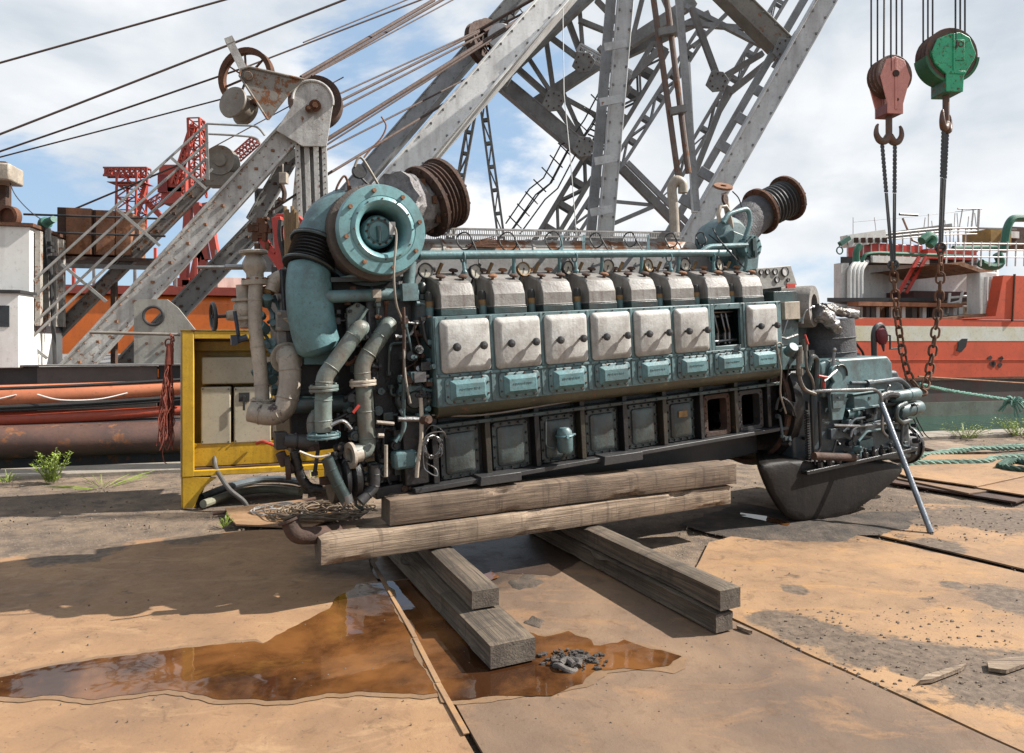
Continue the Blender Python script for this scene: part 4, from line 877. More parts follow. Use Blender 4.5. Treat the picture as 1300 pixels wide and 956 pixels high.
b = MB(); b.lathe([(.0, -.02), (.16, 0), (.22, .06), (.23, .2), (.20, .32), (.1, .38), (0, .38)], EP(935, 305, .28), (0, 1, 0), 30); rt = part('rear_turbocharger', b, TEAL)
e_ = EP(956, 313, .12); b = MB(); b.lathe([(0, .03), (.05, .03), (.05, 0), (.105, 0), (.105, .05), (.09, .06), (.09, .22)], e_-V((0, 0, 0)), (0, 1, 0), 28); fc = part('turbo_end_cover', b, TEALB, rt)
b = MB()
for k in range(10): t = k*2*math.pi/10; b.hexb(e_+V((.088*math.cos(t), 0, .088*math.sin(t))), (0, -1, 0), .009, .012)
b.box(e_+V((-.02, -.02, -.09)), e_+V((.025, .0, .07))); b.box(e_+V((-.012, -.03, -.095)), e_+V((.016, -.02, -.04))); part('bolt_row', b, TEALD, rt)
b = MB(); b.tube(fillet([EP(918, 283, .15), EP(924, 272, .15), EP(950, 264, .15), EP(953, 282, .15), EP(945, 305, .15)], .07), .022, 12); part('bypass_pipe', b, TEALB)
b = MB(); b.tube(fillet([EP(890, 320, .15), EP(899, 313, .15), EP(948, 311, .13)], .05), .022, 10); part('bypass_pipe', b, TEALB)
b = MB(); b.tube([EP(914, 282, .2), EP(912, 272, .2), EP(914, 262, .2), EP(921, 262, .2), EP(926, 270, .2)], .02, 8); b.cyl(EP(928, 290, .3), EP(919, 245, .3), .03, .026, n=10); part('riser_pipe', b, CREAM)
e2 = EP(918, 237, .3); b = MB(); b.lathe([(.028, -.01), (.085, -.01), (.085, .01), (.028, .01), (.028, -.01)], e2, (-.15, -.55, 1), 22); part('pipe_flange', b, RUSTO)
b = MB(); b.lathe([(0, 0), (.045, 0), (.045, .02), (0, .02)], EP(919, 253, .2), (.3, -1, 0), 16); b.cyl(EP(920, 258, .2), EP(925, 275, .25), .012, n=6); part('thermometer_pocket', b, RUSTD)
b = MB(); b.prism([EP(u, v, .22) for u, v in ((938, 345), (962, 345), (964, 325), (950, 300), (930, 292), (920, 300), (932, 318))], (0, .26, 0)); part('turbo_bracket', b, TEAL, bev=.01)
b = MB(); b.tube(catmull([EP(930, 243, .3), EP(938, 252, .3), EP(943, 268, .25)]), .006, 5); part('sensor_wire', b, RUB)
b = MB(); b.tube(catmull([EP(935, 330, -.0), EP(925, 318, .05), EP(912, 303, .2), EP(905, 290, .3)]), .007, 5); b.tube(catmull([EP(945, 340, -.0), EP(932, 326, .05), EP(915, 310, .2), EP(900, 298, .3)]), .006, 5); part('sensor_wire', b, RUB)
# --- front (left) turbocharger: intake ring facing the viewer -----------------
TC = EP(487, 291, -.10); nrm = V((0, -1, 0))
TS = .80
def tl(prof, m, name, parent=ENG, n=48): b = MB(); b.lathe([(r*TS, y) for r, y in prof], TC, (0, 1, 0), n); return part(name, b, m, parent, smooth=40)
b = MB(); prof = [(.300, .10), (.300, .46)]
k = .14; pr = [(.33, .135)]
while k < .34: pr += [(.372, k), (.384, k+.003), (.384, k+.007), (.372, k+.010)]; k += .0125
tf = part('air_filter', MB().lathe([(r*TS, y) for r, y in pr], TC, (0, 1, 0), 56), mat('brown_gauze', (.13, .10, .08), (.07, .055, .045), rust=.15, rough=.6, sc_=5, grime=.5, bump=.4), smooth=30)
INM = mat('turbo_teal_paint', (.24, .50, .53), (.17, .36, .39), rust=.10, rough=.40, sc_=4, grime=.5, bump=.15, streak=.2, gcol=(.08, .11, .10))
tl([(.318, .10), (.350, .08), (.352, .02), (.345, .004), (.262, 0.0), (.258, .004), (.25, -.004), (.225, -.012), (.198, .0), (.182, .03), (.175, .075), (.172, .15), (.168, .26)], INM, 'intake_ring', tf)
tl([(.13, .20), (.145, .19), (.145, .21), (.168, .262)], BLK, 'intake_throat', tf)
tl([(0, .095), (.115, .095), (.13, .11), (.13, .20)], INM, 'intake_hub', tf)
b = MB(); b.lathe([(.065, .088), (.071, .084), (.077, .088)], TC, (0, 1, 0), 30); b.box(TC+V((-.02, .055, -.06)), TC+V((0, .095, .03))); b.cyl(TC+V((-.01, .05, -.08)), TC+V((-.01, .05, 0)), .010, n=8); part('hub_fitting', b, TEAL, tf)
for k in range(8):
    t = k*2*math.pi/8+.2; b = MB(); b.hexb(TC+V((.302*TS*math.cos(t), .004, .302*TS*math.sin(t))), (0, -1, 0), .014, .022); part('ring_bolt', b, RUSTO, tf)
b = MB()
for k in range(12): t = k*2*math.pi/12; b.hexb(TC+V((.103*TS*math.cos(t), .095, .103*TS*math.sin(t))), (0, -1, 0), .008, .010); b.hexb(TC+V((.235*TS*math.cos(t), -.008, .235*TS*math.sin(t))), (0, -1, 0), .005, .008)
part('bolt_row', b, RUSTD, tf)
b = MB(); b.box(TC+V((.045, .02, -.03)), TC+V((.085, .03, .05))); part('white_tag', b, mat('white_plastic_tag', (.7, .7, .68), rough=.4), tf)
b = MB(); b.tube(catmull([TC+V((.06, .04, .05)), TC+V((.08, .0, -.03)), EP(500, 345, -.16), EP(503, 385, -.14), EP(511, 410, -.05), EP(513, 450, -.08), EP(515, 480, -.1), EP(521, 512, -.1)]), .0075, 6); part('sensor_cable', b, mat('pale_dirty_cable', (.36, .31, .25)), tf)
tl([(.30, .34), (.41, .345), (.41, .37), (.36, .38), (.33, .39), (.40, .43), (.41, .52), (.32, .62), (.24, .70), (.1, .74), (0, .74)], TEAL, 'turbo_volute', tf)
b = MB(); b.lathe([(.26, .30), (.27, .305), (.27, .33), (.26, .335)], TC, (0, 1, 0), 48); part('volute_seam', b, TEALD, tf)
# discharge: volute neck to left, bellows, big downpipe
b = MB(); b.tube(catmull([EP(440, 275, .35), EP(418, 285, .32), EP(406, 304, .28), EP(400, 312, .26)]), [.19, .185, .185, .18, .175, .17, .165, .16, .155, .15, .15, .15, .145, .145, .14, .14, .14, .14, .14][:19], 22); part('volute_neck', b, TEAL, tf)
c0, c1 = EP(402, 310, .26), EP(393, 338, .22); ax = (c1-c0).normalized(); Ln = (c1-c0).length; pr = [(.12, -.02), (.165, -.02), (.165, 0)]
for k in range(7): t = Ln*k/7; pr += [(.135, t+.004), (.152, t+.010), (.135, t+.018)]
pr += [(.165, Ln), (.165, Ln+.02), (.12, Ln+.02)]
b = MB(); b.lathe(pr, c0, ax, 32); part('rubber_bellows', b, BLK, tf, smooth=50)
b = MB()
for t in (0, Ln+.01): b.torus(c0+ax*t, ax, .162, .010, 32, 6)
part('clamp_ring', b, TEALD, tf)
pp = catmull([EP(393, 338, .22), EP(392, 360, .2), EP(394, 390, .2), EP(400, 425, .2), EP(409, 450, .2)], 6); m_ = len(pp)
b = MB(); b.tube(pp, [.130+.014*math.sin(i/m_*3) for i in range(m_-3)]+[.12, .10, .05], 26); dp = part('air_downpipe', b, TEALB)
b = MB(); b.prism([EP(u, v, .28) for u, v in ((386, 463), (388, 380), (420, 375), (424, 463))], (0, .06, 0)); b.ball(EP(416, 445, .16), .02, 8); part('cooler_plate', b, TEALB, dp, bev=.006)
# air cooler body behind and engine front casing
b = MB(); b.box(EP(427, 460, .30), V((.05, .34, EP(427, 352, .30).z))); fcz = part('front_casing', b, BLK, bev=.01)
b = MB(); b.prism([EP(u, v, .10) for u, v in ((462, 352), (507, 350), (525, 335), (525, 330), (430, 352))], (0, .3, 0)); part('turbo_bracket', b, TEAL, bev=.01)
b = MB(); b.box((-.72, .42, .28), (.05, 1.0, 1.50)); part('air_cooler', b, BLK, bev=.012)
b = MB(); b.box((-.25, .12, .05), (.10, .9, 1.32)); part('timing_case', b, BLK, bev=.02)
b = MB(); b.box(EP(457, 462, .28), EP(506, 430, .29)); b.box(EP(460, 478, .25), EP(506, 464, .27)); part('orange_primer_plate', b, RUST, bev=.004)
for v, y in ((352, .08), ): b = MB(); b.box(EP(420, 358, .12), EP(509, 352, .2)); part('edge_strip', b, TEALD)
# horizontal teal pipe below turbo
b = MB(); b.cyl(EP(410, 377, .12), EP(516, 373, .12), .040, n=18); hp = part('crossover_pipe', b, TEAL)
b = MB(); b.cyl(EP(475, 376, .12), EP(481, 375.5, .12), .047, n=18); b.box(EP(474, 378, .05), EP(482, 368, .08)); part('pipe_clamp', b, CREAM, hp)
b = MB(); b.cyl(EP(521, 332, .10), EP(518, 366, .10), .040, n=16); b.box(EP(512, 382, .04), EP(524, 361, .14)); b.cyl(EP(518, 373, .10), EP(527, 373, .10), .045, n=14); b.ball(EP(525, 373, .10), .045, 12); part('pipe_elbow', b, TEAL, hp)
# two pump flanges and descending cooling pipes
PIPEM = mat('patchy_teal_pipe', (.20, .30, .28), (.22, .20, .16), rust=.20, rough=.45, sc_=4, grime=.45, bump=.3, streak=.3, rc=((.16, .09, .06), (.26, .15, .10)))
for u0, off in ((0, 0), (33, 0)):
    pl_ = [EP(u, v, .14) for u, v in ((441+u0, 392), (453+u0, 383), (464+u0, 389), (468+u0, 415), (469+u0, 432), (444+u0, 432), (441+u0, 410))]
    b = MB(); b.prism(pl_, (0, .05, 0)); b.lathe([(.055, -.02), (.055, 0), (.0, -.02)], EP(455+u0, 402, .14), (0, 1, 0), 18) if u0 else b.beam(EP(466, 392, .13), EP(450, 415, .13), .05, .02); fl = part('pump_flange', b, PIPEM, bev=.006)
    b = MB()
    for u, v in ((444, 395), (454, 388), (464, 393), (447, 413), (465, 414), (449, 428), (465, 428)): b.hexb(EP(u+u0, v, .14), (0, -1, 0), .012, .022)
    part('bolt_row', b, BLK, fl)
def pipe(pts, r, m, name='cooling_pipe', rr=.10, n=16, welds=True, parent=ENG):
    q = fillet(pts, rr, 5); b = MB(); b.tube(q, r, n)
    if welds:
        for i in range(1, len(pts)-1):
            for e in (pts[i-1], pts[i+1]):
                d = (V(e)-V(pts[i])); k = min(rr, d.length*.49); b.torus(V(pts[i])+d.normalized()*k, d, r, r*.06+.001, 18, 5)
    return part(name, b, m, parent)
w1 = pipe([EP(459, 418, .02), EP(457, 416, -.0), EP(412, 478, -.0), EP(411, 492, -.0)], .052, PIPEM, rr=.07)
w1 = pipe([EP(411, 495, -.0), EP(410, 520, -.0), EP(411, 548, -.0)], .052, PIPEM)
b = MB(); b.flange(EP(411, 493, 0), (0, 0, 1), .088, .018, 4, .010); part('pipe_flange', b, PIPEM, w1, bev=.003)
b = MB(); b.flange(EP(411, 553, -.0), (.02, 0, 1), .100, .015, 8, .008); part('pipe_flange', b, TEAL, w1, bev=.003)
w2 = pipe([EP(494, 412, .05), EP(492, 414, .02), EP(459, 462, .02), EP(461, 485, .02)], .052, PIPEM, rr=.08)
w3 = pipe([EP(462, 488, .02), EP(465, 540, .02), EP(467, 572, .02), EP(448, 575, -.01)], .054, PIPEM, rr=.09)
b = MB(); b.flange(EP(461, 486, .02), (0, 0, 1), .085, .018, 4, .010); part('pipe_flange', b, CREAM, w2, bev=.003)
e_ = EP(447, 578, -.02); b = MB(); b.lathe([(.05, -.06), (.05, 0), (.082, 0), (.082, .02), (.05, .02), (.045, -.05), (0, -.05)], e_, (-1, -.2, 0), 24); part('open_flange', b, CREAM, w3)
# horizontal cross pipes behind
pipe([EP(360, 515, .30), EP(440, 512, .25), EP(456, 520, .2), EP(462, 545, .15)], .055, TEALD, rr=.1)
pipe([EP(362, 559, .15), EP(405, 562, .10)], .045, DGREY); 
b = MB(); b.box(EP(351, 572, .12), EP(361, 546, .22)); b.cyl(EP(374, 560, .135), EP(377, 560, .135), .052, n=18); part('end_block', b, BLK, bev=.006)
pipe([EP(402, 560, .12), EP(396, 545, .14), EP(397, 530, .16), EP(404, 524, .2)], .035, PIPEM, rr=.06)
# lower pump, exhaust stub and pulley
c = EP(362, 594, .15); b = MB(); b.lathe([(0, 0), (.075, 0), (.075, .03), (.04, .035), (.04, .10), (0, .10)], c, (1, -.15, 0), 22); b.cyl(EP(356, 575, .14), EP(362, 590, .15), .03, n=10); part('drain_pump', b, RUSTD)
pipe([EP(374, 574, .12), EP(376, 585, .12), EP(381, 605, .12), EP(392, 620, .12), EP(408, 621, .12)], .030, BLK, rr=.06, n=12)
c = EP(418, 610, .10); b = MB(); b.lathe([(0, 0), (.14, 0), (.15, .02), (.14, .05), (.12, .06), (.15, .08), (.15, .10), (.12, .12), (.15, .14), (.15, .17), (.10, .2), (0, .2)], c, (1, .0, 0), 30); part('crankshaft_pulley', b, BLK)
pipe([EP(415, 582, -.08), EP(424, 605, -.08), EP(440, 636, -.08)], .036, TEALD, rr=.05); b = MB(); b.lathe([(.036, 0), (.038, .0), (.038, -.05), (.036, -.05)], EP(441, 638, -.08), (.2, 0, -1), 18); part('pipe_rim', b, STEEL)
pipe([EP(475, 590, .0), EP(476, 612, .0), EP(474, 620, -.0), EP(457, 637, -.02)], .034, DGREY, rr=.05)
pipe([EP(448, 585, .15), EP(449, 630, .15)], .04, BLK)
b = MB(); b.box((-.28, .05, -.02), (.02, .5, .06)); b.box((-.1, -.02, .05), (.06, .2, .50)); part('front_foot', b, BLK, bev=.01)
# the open elbow lying out at the bottom
pe = fillet([EP(408, 690, .0)+V((.12, .1, .02)), EP(400, 680, .0), EP(375, 680, .0), EP(368, 662, .02)], .12, 6)
b = MB(); b.tube(pe, .052, 18, caps=False); b.lathe([(.05, 0), (.068, 0), (.068, .015), (.05, .015)], pe[-1], (pe[-1]-pe[-2]), 20); part('drain_elbow', b, RUSTD)
# cream seawater pipework further left
CM = CREAM
c = EP(322, 322, .55); b = MB(); b.lathe([(0, .02), (.085, .02), (.09, .015), (.09, 0), (.05, -.01), (.075, -.06), (.075, -.10), (.055, -.13), (.055, -.17), (.088, -.175), (.088, -.205), (.04, -.21)], c, (0, 0, 1), 26); cv = part('sea_valve', b, CM)
b = MB()
for k in range(8): t = k*math.pi/4; b.hexb(c+V((.075*math.cos(t), .075*math.sin(t), -.205)), (0, 0, 1), .010, .045)
part('bolt_row', b, RUSTO, cv)
b = MB(); b.cyl(EP(250, 339, .55), EP(312, 339, .55), .010, n=8); b.cyl(EP(286, 339, .55), EP(308, 339, .55), .018, n=8); part('valve_spindle', b, STEEL, cv)
cp = pipe([EP(325, 352, .52), EP(323, 410, .50), EP(331, 470, .48), EP(333, 508, .46)], .045, CM, 'seawater_pipe', .3)
pipe([EP(345, 370, .50), EP(352, 352, .50), EP(366, 352, .48), EP(367, 405, .46), EP(362, 412, .42)], .048, CM, 'seawater_pipe', .10)
pipe([EP(336, 370, .55), EP(346, 368, .52)], .035, BRASS, 'seawater_pipe')
b = MB(); b.prism([EP(u, v, .40) for u, v in ((351, 394), (377, 394), (377, 420), (351, 420))], (0, .05, 0)); b.box(EP(353, 442, .42), EP(376, 420, .56)); xb = part('strainer_box', b, mat('pale_grey_casting', (.34, .34, .32), (.25, .24, .22), rust=.05, rough=.5, sc_=5, grime=.4), bev=.006)
b = MB()
for u, v in ((354, 398), (374, 397), (354, 417), (374, 417)): b.hexb(EP(u, v, .40), (0, -1, 0), .012, .02)
part('bolt_row', b, CM, xb)
# lower big cream elbow with missing paint
PC = mat('flaking_cream_paint', (.56, .49, .40), (.40, .34, .27), rust=.30, rough=.5, sc_=2.6, grime=.4, bump=.25, streak=.25, rc=((.05, .03, .04), (.10, .06, .06)))
c = EP(365, 455, .40); b = MB(); b.lathe([(0, 0), (.105, 0), (.105, .03), (.07, .04), (.06, .14)], c, (0, 1, .1), 26); part('pump_flange', b, CM, bev=.004)
pipe([EP(364, 455, .38), EP(367, 450, .30), EP(369, 490, .27), EP(362, 520, .27), EP(345, 528, .30), EP(318, 522, .36)], .068, PC, 'seawater_elbow', .14, 20)
b = MB(); b.flange(EP(334, 509, .45), (.1, 0, 1), .078, .012, 6, .008); part('pipe_flange', b, CM, cp)
pipe([EP(334, 512, .45), EP(336, 528, .42)], .05, CM, 'seawater_pipe')
# left valve with handwheel
c = EP(312, 400, .60); b = MB(); b.lathe([(.03, -.09), (.055, -.08), (.055, -.03), (.085, -.03), (.085, -.012), (.06, -.01), (.075, .02), (.075, .06), (.06, .09), (.085, .092), (.085, .11), (.05, .11), (.05, .2)], c, (0, 0, 1), 24); b.cyl(c, c+V((-.12, -.02, 0)), .05, .03, n=16); gv = part('gate_valve', b, CM)
h = EP(271, 402, .60); b = MB(); b.torus(h, (1, .1, 0), .085, .012, 24, 8); b.cyl(h-V((.01, 0, 0)), h+V((.16, 0, 0)), .012, n=8)
for k in range(3): t = k*math.pi/1.5; b.cyl(h, h+V((0, .08*math.cos(t), .08*math.sin(t))), .008, n=6)
part('handwheel', b, BLK, gv)
b = MB(); b.cyl(EP(298, 395, .5), EP(303, 428, .5), .012, n=8); b.cyl(EP(296, 434, .5), EP(314, 428, .48), .022, n=10); b.box(EP(294, 438, .45), EP(300, 425, .5)); part('blue_lever_valve', b, mat('dark_blue_paint', (.03, .05, .09), rough=.4, rust=.05))
b = MB()
for k in range(20):
    p = EP(R.uniform(328, 352), R.uniform(380, 500), .55); s = R.uniform(.02, .04)
    if R.random() < .5: b.cyl(p, p+V((R.uniform(-.05, .05), -.06, R.uniform(-.05, .05))), s, n=8)
    else: b.tube(catmull([p, p+V((R.uniform(-.1, .1), -.04, R.uniform(-.1, .1))), p+V((R.uniform(-.1, .1), .04, R.uniform(-.15, .15)))]), .012, 6)
part('valve_manifold', b, TEAL, bev=.003)
# clutter of small pipes, fittings and hoses between pipe runs and housing
RB = random.Random(21)
def clutter(u0, u1, v0, v1, y0, y1, n, name, mats, r0=.006, r1=.016):
    for k in range(n):
        b = MB(); p = EP(RB.uniform(u0, u1), RB.uniform(v0, v1), RB.uniform(y0, y1)); kind = RB.random(); r = RB.uniform(r0, r1)
        if kind < .5:
            q = p+V((RB.uniform(-.05, .05), RB.uniform(-.02, .04), RB.uniform(-.22, .22))); s = q+V((RB.uniform(-.12, .12), 0, RB.uniform(-.05, .05))); b.tube(fillet([p, q, s], .04), r, 8)
            b.cyl(p-V((0, 0, .012)), p+V((0, 0, .012)), r*1.7, n=6); b.cyl(s-V((.01, 0, 0)), s+V((.01, 0, 0)), r*1.7, n=6)
        elif kind < .75: b.cyl(p, p+V((RB.uniform(-.03, .03), -.06, .01)), r*2.2, n=12); b.cyl(p+V((0, -.06, .01)), p+V((0, -.075, .01)), r*1.2, n=6)
        else: b.cbox(p, (r*5, r*5, r*4)); b.cyl(p, p+V((.07, 0, 0)), r*.8, n=8)
        part(name, b, RB.choice(mats))
clutter(512, 548, 400, 540, -.08, .05, 44, 'small_pipe', [TEALD, BLK, STEEL, TEAL, RUSTD])
clutter(425, 520, 470, 610, .06, .12, 60, 'small_pipe', [TEALD, BLK, DGREY, TEALD])
clutter(385, 520, 560, 640, .06, .16, 26, 'small_pipe', [BLK, DGREY, TEALD, RUSTD])
clutter(420, 515, 380, 470, .10, .26, 22, 'small_pipe', [TEALD, BLK, RUST])
clutter(993, 1035, 400, 590, -.08, .1, 26, 'small_pipe', [TEALD, BLK, STEEL, GB, RUSTD])
clutter(1050, 1160, 500, 585, GY-.02, GY+.05, 30, 'small_pipe', [GB, BLK, STEEL, TEAL, DGREY], .005, .014)
c = EP(527, 508, -.05); b = MB(); b.lathe([(0, 0), (.05, 0), (.06, .02), (.085, .03), (.09, .06), (.11, .065), (.11, .09), (.125, .1), (.125, .2)], c, (0.3, 1, 0), 28); part('camshaft_end_cap', b, TEALD)
c = EP(526, 385, .1); b = MB(); b.cyl(EP(535, 412, .1), EP(536, 382, .1), .07, n=18); b.cyl(EP(536, 380, .1), EP(536, 374, .1), .04, n=14); b.ball(EP(536, 366, .1), .035, 10, (1, 1, 1.3)); part('fuel_filter_pot', b, TEALD)
for pts, r, m in (([(512, 390), (513, 410), (513, 500)], .012, RUSTD), ([(513, 480), (512, 520), (512, 545), (506, 560)], .014, TEALD), ([(534, 505), (535, 520), (535, 560), (530, 590), (529, 606)], .014, CREAM), ([(490, 565), (490, 605)], .012, CREAM), ([(478, 536), (500, 538)], .012, CREAM), ([(505, 532), (535, 532)], .018, STEEL), ([(480, 553), (487, 553)], .014, CREAM), ([(508, 520), (514, 530), (514, 545), (502, 561)], .012, TEAL), ([(420, 540), (436, 532), (446, 545)], .012, STEEL)):
    pipe([EP(u, v, -.07) for u, v in pts], r, m, 'thin_pipe', .05, 8, False)
b = MB(); b.tube([EP(448, 524, -.08), EP(456, 514, -.08)], .010, 6); part('red_handle', b, REDP)
b = MB(); b.box(EP(502, 598, -.05), EP(523, 568, .05)); part('oil_reservoir', b, TEAL, bev=.02)
b = MB(); b.tube(catmull([EP(418, 575, -.1), EP(416, 578, -.1), EP(400, 580, -.1), EP(380, 573, -.1)]), .008, 6); part('bent_bracket_rod', b, CREAM)
# top fittings: probe, wires over the turbo
b = MB(); c = EP(457, 217, .2); b.lathe([(0, 0), (.045, 0), (.048, .006), (.048, .03), (0, .03)], c, (0, 1, 0), 24); b.tube([c+V((.01, .015, -.04)), EP(468, 235, .2)], .010, 6); sp_ = part('capped_probe', b, DGREY)
b = MB(); b.tube(catmull([EP(450, 212, .2), EP(455, 201, .2), EP(462, 204, .2), EP(480, 234, .2)]), .009, 6); part('probe_wire', b, mat('pale_dirty_cable', (.36, .31, .25)), sp_)
b = MB(); b.tube(catmull([EP(428, 255, .3), EP(427, 240, .3), EP(436, 224, .3), EP(441, 230, .3), EP(444, 248, .25)]), .008, 6); b.tube([EP(444, 248, .25), EP(443, 236, .25)], .014, 6); part('bent_pipe', b, RUST)
b = MB(); b.tube(catmull([EP(462, 200, .9), EP(470, 190, .9), EP(484, 175, .9), EP(490, 160, .9), EP(484, 148, .9)]), .007, 5); part('loose_wire', b, RUSTO)
# foil neck and brown bellows of the front turbocharger
part('foil_lagging', foil([EP(500, 262, .35), EP(520, 262, .40), EP(536, 258, .45)], (.24, .20), 8), mat('speckled_lagging', (.50, .48, .48), (.22, .2, .2), rust=.2, rough=.6, sc_=9, grime=.5, bump=.9), smooth=25)
c = EP(541, 256, .40); q = EP(565, 245, .43); 
bellows(c, (q-c), .215, .245, (q-c).length*.95, 5, RUSTD, RUSTD, .262)
b = MB(); 
for k in range(8): t = k*2*math.pi/8; u_, w_, d_ = basis(q-c); p = c+u_*(.19*math.cos(t))+w_*(.19*math.sin(t)); b.cbox(p-d_*.06, (.03, .05, .05))
part('bellows_lug', b, RUST)['kind'] = 'stuff'
# ================================================================ left: yellow cabinet, ropes, hoses
QW = QF.W
CF = zframe(G(229, 646, 0), 18)
CP = CF.L
cab = thing('control_cabinet', None, 'open yellow steel cabinet with beige electrical boxes beside the white pipework', 'electrical cabinet', M=CF.M)
def cpart(n, b, m, bev=0, parent=cab, smooth=35): return b.build(n, m, parent=parent, local=True, bev=bev, smooth=smooth)
zt = CP(237, 420, 0).z; xr_ = CP(440, 560, 0).x; x1_ = CP(238, 500).x; x2_ = CP(246, 500).x
b = MB(); b.box((0, 0, .30), (.012, .75, zt)); cpart('side_panel', b, CREAM, .002)
b = MB(); b.box((.014, -.004, .30), (x2_, .05, zt-.002)); cpart('corner_post', b, YEL, .006)
b = MB(); b.box((xr_-.08, -.004, .30), (xr_, .05, zt-.002)); cpart('corner_post', b, YEL, .006)
b = MB(); b.box((x2_+.002, -.002, zt-.075), (xr_-.082, .045, zt-.003)); cpart('top_rail', b, YEL, .004)
b = MB(); b.box((0, -.01, zt), (xr_+.01, .78, zt+.012)); cpart('roof_sheet', b, mat('rusty_yellow_sheet', (.45, .30, .05), (.3, .16, .05), rust=.4, sc_=3), .002)
zb = CP(232, 606, 0).z; zb2 = CP(232, 594, 0).z
b = MB(); b.box((.014, -.002, zb), (xr_, .055, zb+.055)); cpart('bottom_rail', b, YEL, .006)
b = MB(); b.box((.05, .05, zb+.055), (xr_-.02, .70, zb+.066)); cpart('floor_sheet', b, RUSTD)
b = MB(); b.box((.03, .44, .40), (xr_-.03, .455, zt-.02)); cpart('back_panel', b, YEL, .002)
b = MB(); b.box((.05, .13, zb+.07), (xr_-.03, .16, .60)); cpart('cross_member', b, YEL, .006); b = MB(); b.box((.05, .36, zt-.2), (xr_-.02, .55, zt-.10)); cpart('cross_member', b, YEL, .006)
b = MB(); b.box((.012, .05, .32), (.05, .55, zt-.01)); cpart('inner_side', b, YEL, .003)
for sx, m in ((0, 1), (xr_, -1)):
    pf = [CP(u, v, 0) for u, v in ((232, 606), (275, 606), (262, 616), (252, 630), (246, 645), (232, 646))] if m == 1 else [V((xr_-p, 0, z)) for p, z in ((0, .33), (.36, .33), (.28, .22), (.14, .02), (0, 0))]
    b = MB(); b.prism(pf, (0, .035, 0)); b.prism([p+V((0, .65, 0)) for p in pf], (0, .03, 0)); b.box((sx if m == 1 else sx-.03, .04, .0), (sx+.03 if m == 1 else sx, .64, .30)); cpart('foot_plate', b, YEL, .004)
def ebox(u0, v0, u1, v1, y, dpt, **k):
    b = MB(); p, q = CP(u0, v1, y), CP(u1, v0, y); b.box((p.x, y, p.z), (q.x, y+dpt, q.z)); return cpart('switch_box', b, BEIGE, .012)
ebox(256, 453, 350, 488, .14, .28); e1 = ebox(255, 491, 293, 565, .12, .3); e2_ = ebox(297, 491, 344, 563, .12, .3); ebox(345, 530, 368, 556, .16, .25)
p = CP(310, 504, .115); b = MB(); b.cbox(p, (.10, .012, .09)); b.cyl(p, p-V((0, .035, 0)), .016, n=10); cpart('rotary_switch', b, RUB, 0, e2_); b = MB(); b.beam(p-V((0, .035, -.01)), p+V((0, -.035, -.13)), .022, .012); cpart('switch_handle', b, RUB, 0, e2_)
for u, v, e in ((257, 494, e1), (290, 494, e1), (257, 561, e1), (290, 561, e1), (299, 494, e2_), (299, 560, e2_)): b = MB(); b.cyl(CP(u, v, .121), CP(u, v, .112), .008, n=8); cpart('screw', b, DGREY, 0, e)
b = MB(); b.tube(catmull([CP(272, 566, .2), CP(273, 590, .10), CP(280, 605, -.05), CP(292, 622, -.15), CP(310, 637, -.15), CP(316, 652, -.12)]), .022, 10); cpart('conduit', b, mat('grey_conduit', (.16, .155, .14), rough=.5, grime=.5))
b = MB(); b.tube(catmull([CP(326, 563, .1), CP(335, 561, .02), CP(350, 566, .02), CP(362, 570, .05)]), .016, 8); cpart('red_hose', b, REDP)
b = MB(); b.cyl(CP(114, 422, .12), CP(238, 425, .12), .016, n=10); cpart('rail_pipe', b, mat('dull_pipe', (.40, .36, .31), (.3, .25, .2), rust=.15, rough=.5))
# bundle of red cord
cb_ = CP(216, 423, .05); base = cab.matrix_world @ cb_
rb = random.Random(5); b = MB()
for k in range(34):
    pts = []; a = rb.uniform(0, 6.28); s = rb.uniform(.3, 1); ln = rb.uniform(.75, 1.05)
    for j in range(12):
        t = j/11; w_ = .012+.10*t**.8*s*math.sin(min(1, t*1.3)*math.pi*.55); z = base.z-.10-t*ln*.98
        pts.append(V((base.x+w_*math.cos(a)*(.55)-t*.04+rb.uniform(-.02, .02), base.y+w_*math.sin(a)+rb.uniform(-.015, .015), z)))
    pts = pts+[p_+V((rb.uniform(-.015, .015), .01, 0)) for p_ in pts[::-1][1:6]]
    b.tube(catmull(pts, 3), .0045, 5)
b.torus(base+V((-.01, 0, -.10)), (.3, 1, .2), .045, .008, 18, 6); b.torus(base+V((.03, 0, -.05)), (1, .3, .2), .03, .006, 16, 6)
b.tube(catmull([base+V((0, 0, .0)), base+V((.01, 0, -.05)), base+V((.0, 0, -.12))]), .007, 6); b.tube([base+V((0, 0, -.1)), base+V((-.01, 0, -.30))], [.03, .04], 10)
b.tube(catmull([base+V((-.02, 0, -1.0)), base+V((-.06, -.02, -1.12)), base+V((-.05, -.02, -1.22)), base+V((-.02, -.02, -1.25))]), .0045, 5)
tag(b.build('rope_bundle', mat('brick_red_cord', (.42, .09, .05), (.26, .06, .04), rough=.8, sc_=20, bump=.4), loc=tuple(base)), 'bundle of tangled brick red cord hanging from the yellow cabinet', 'rope')
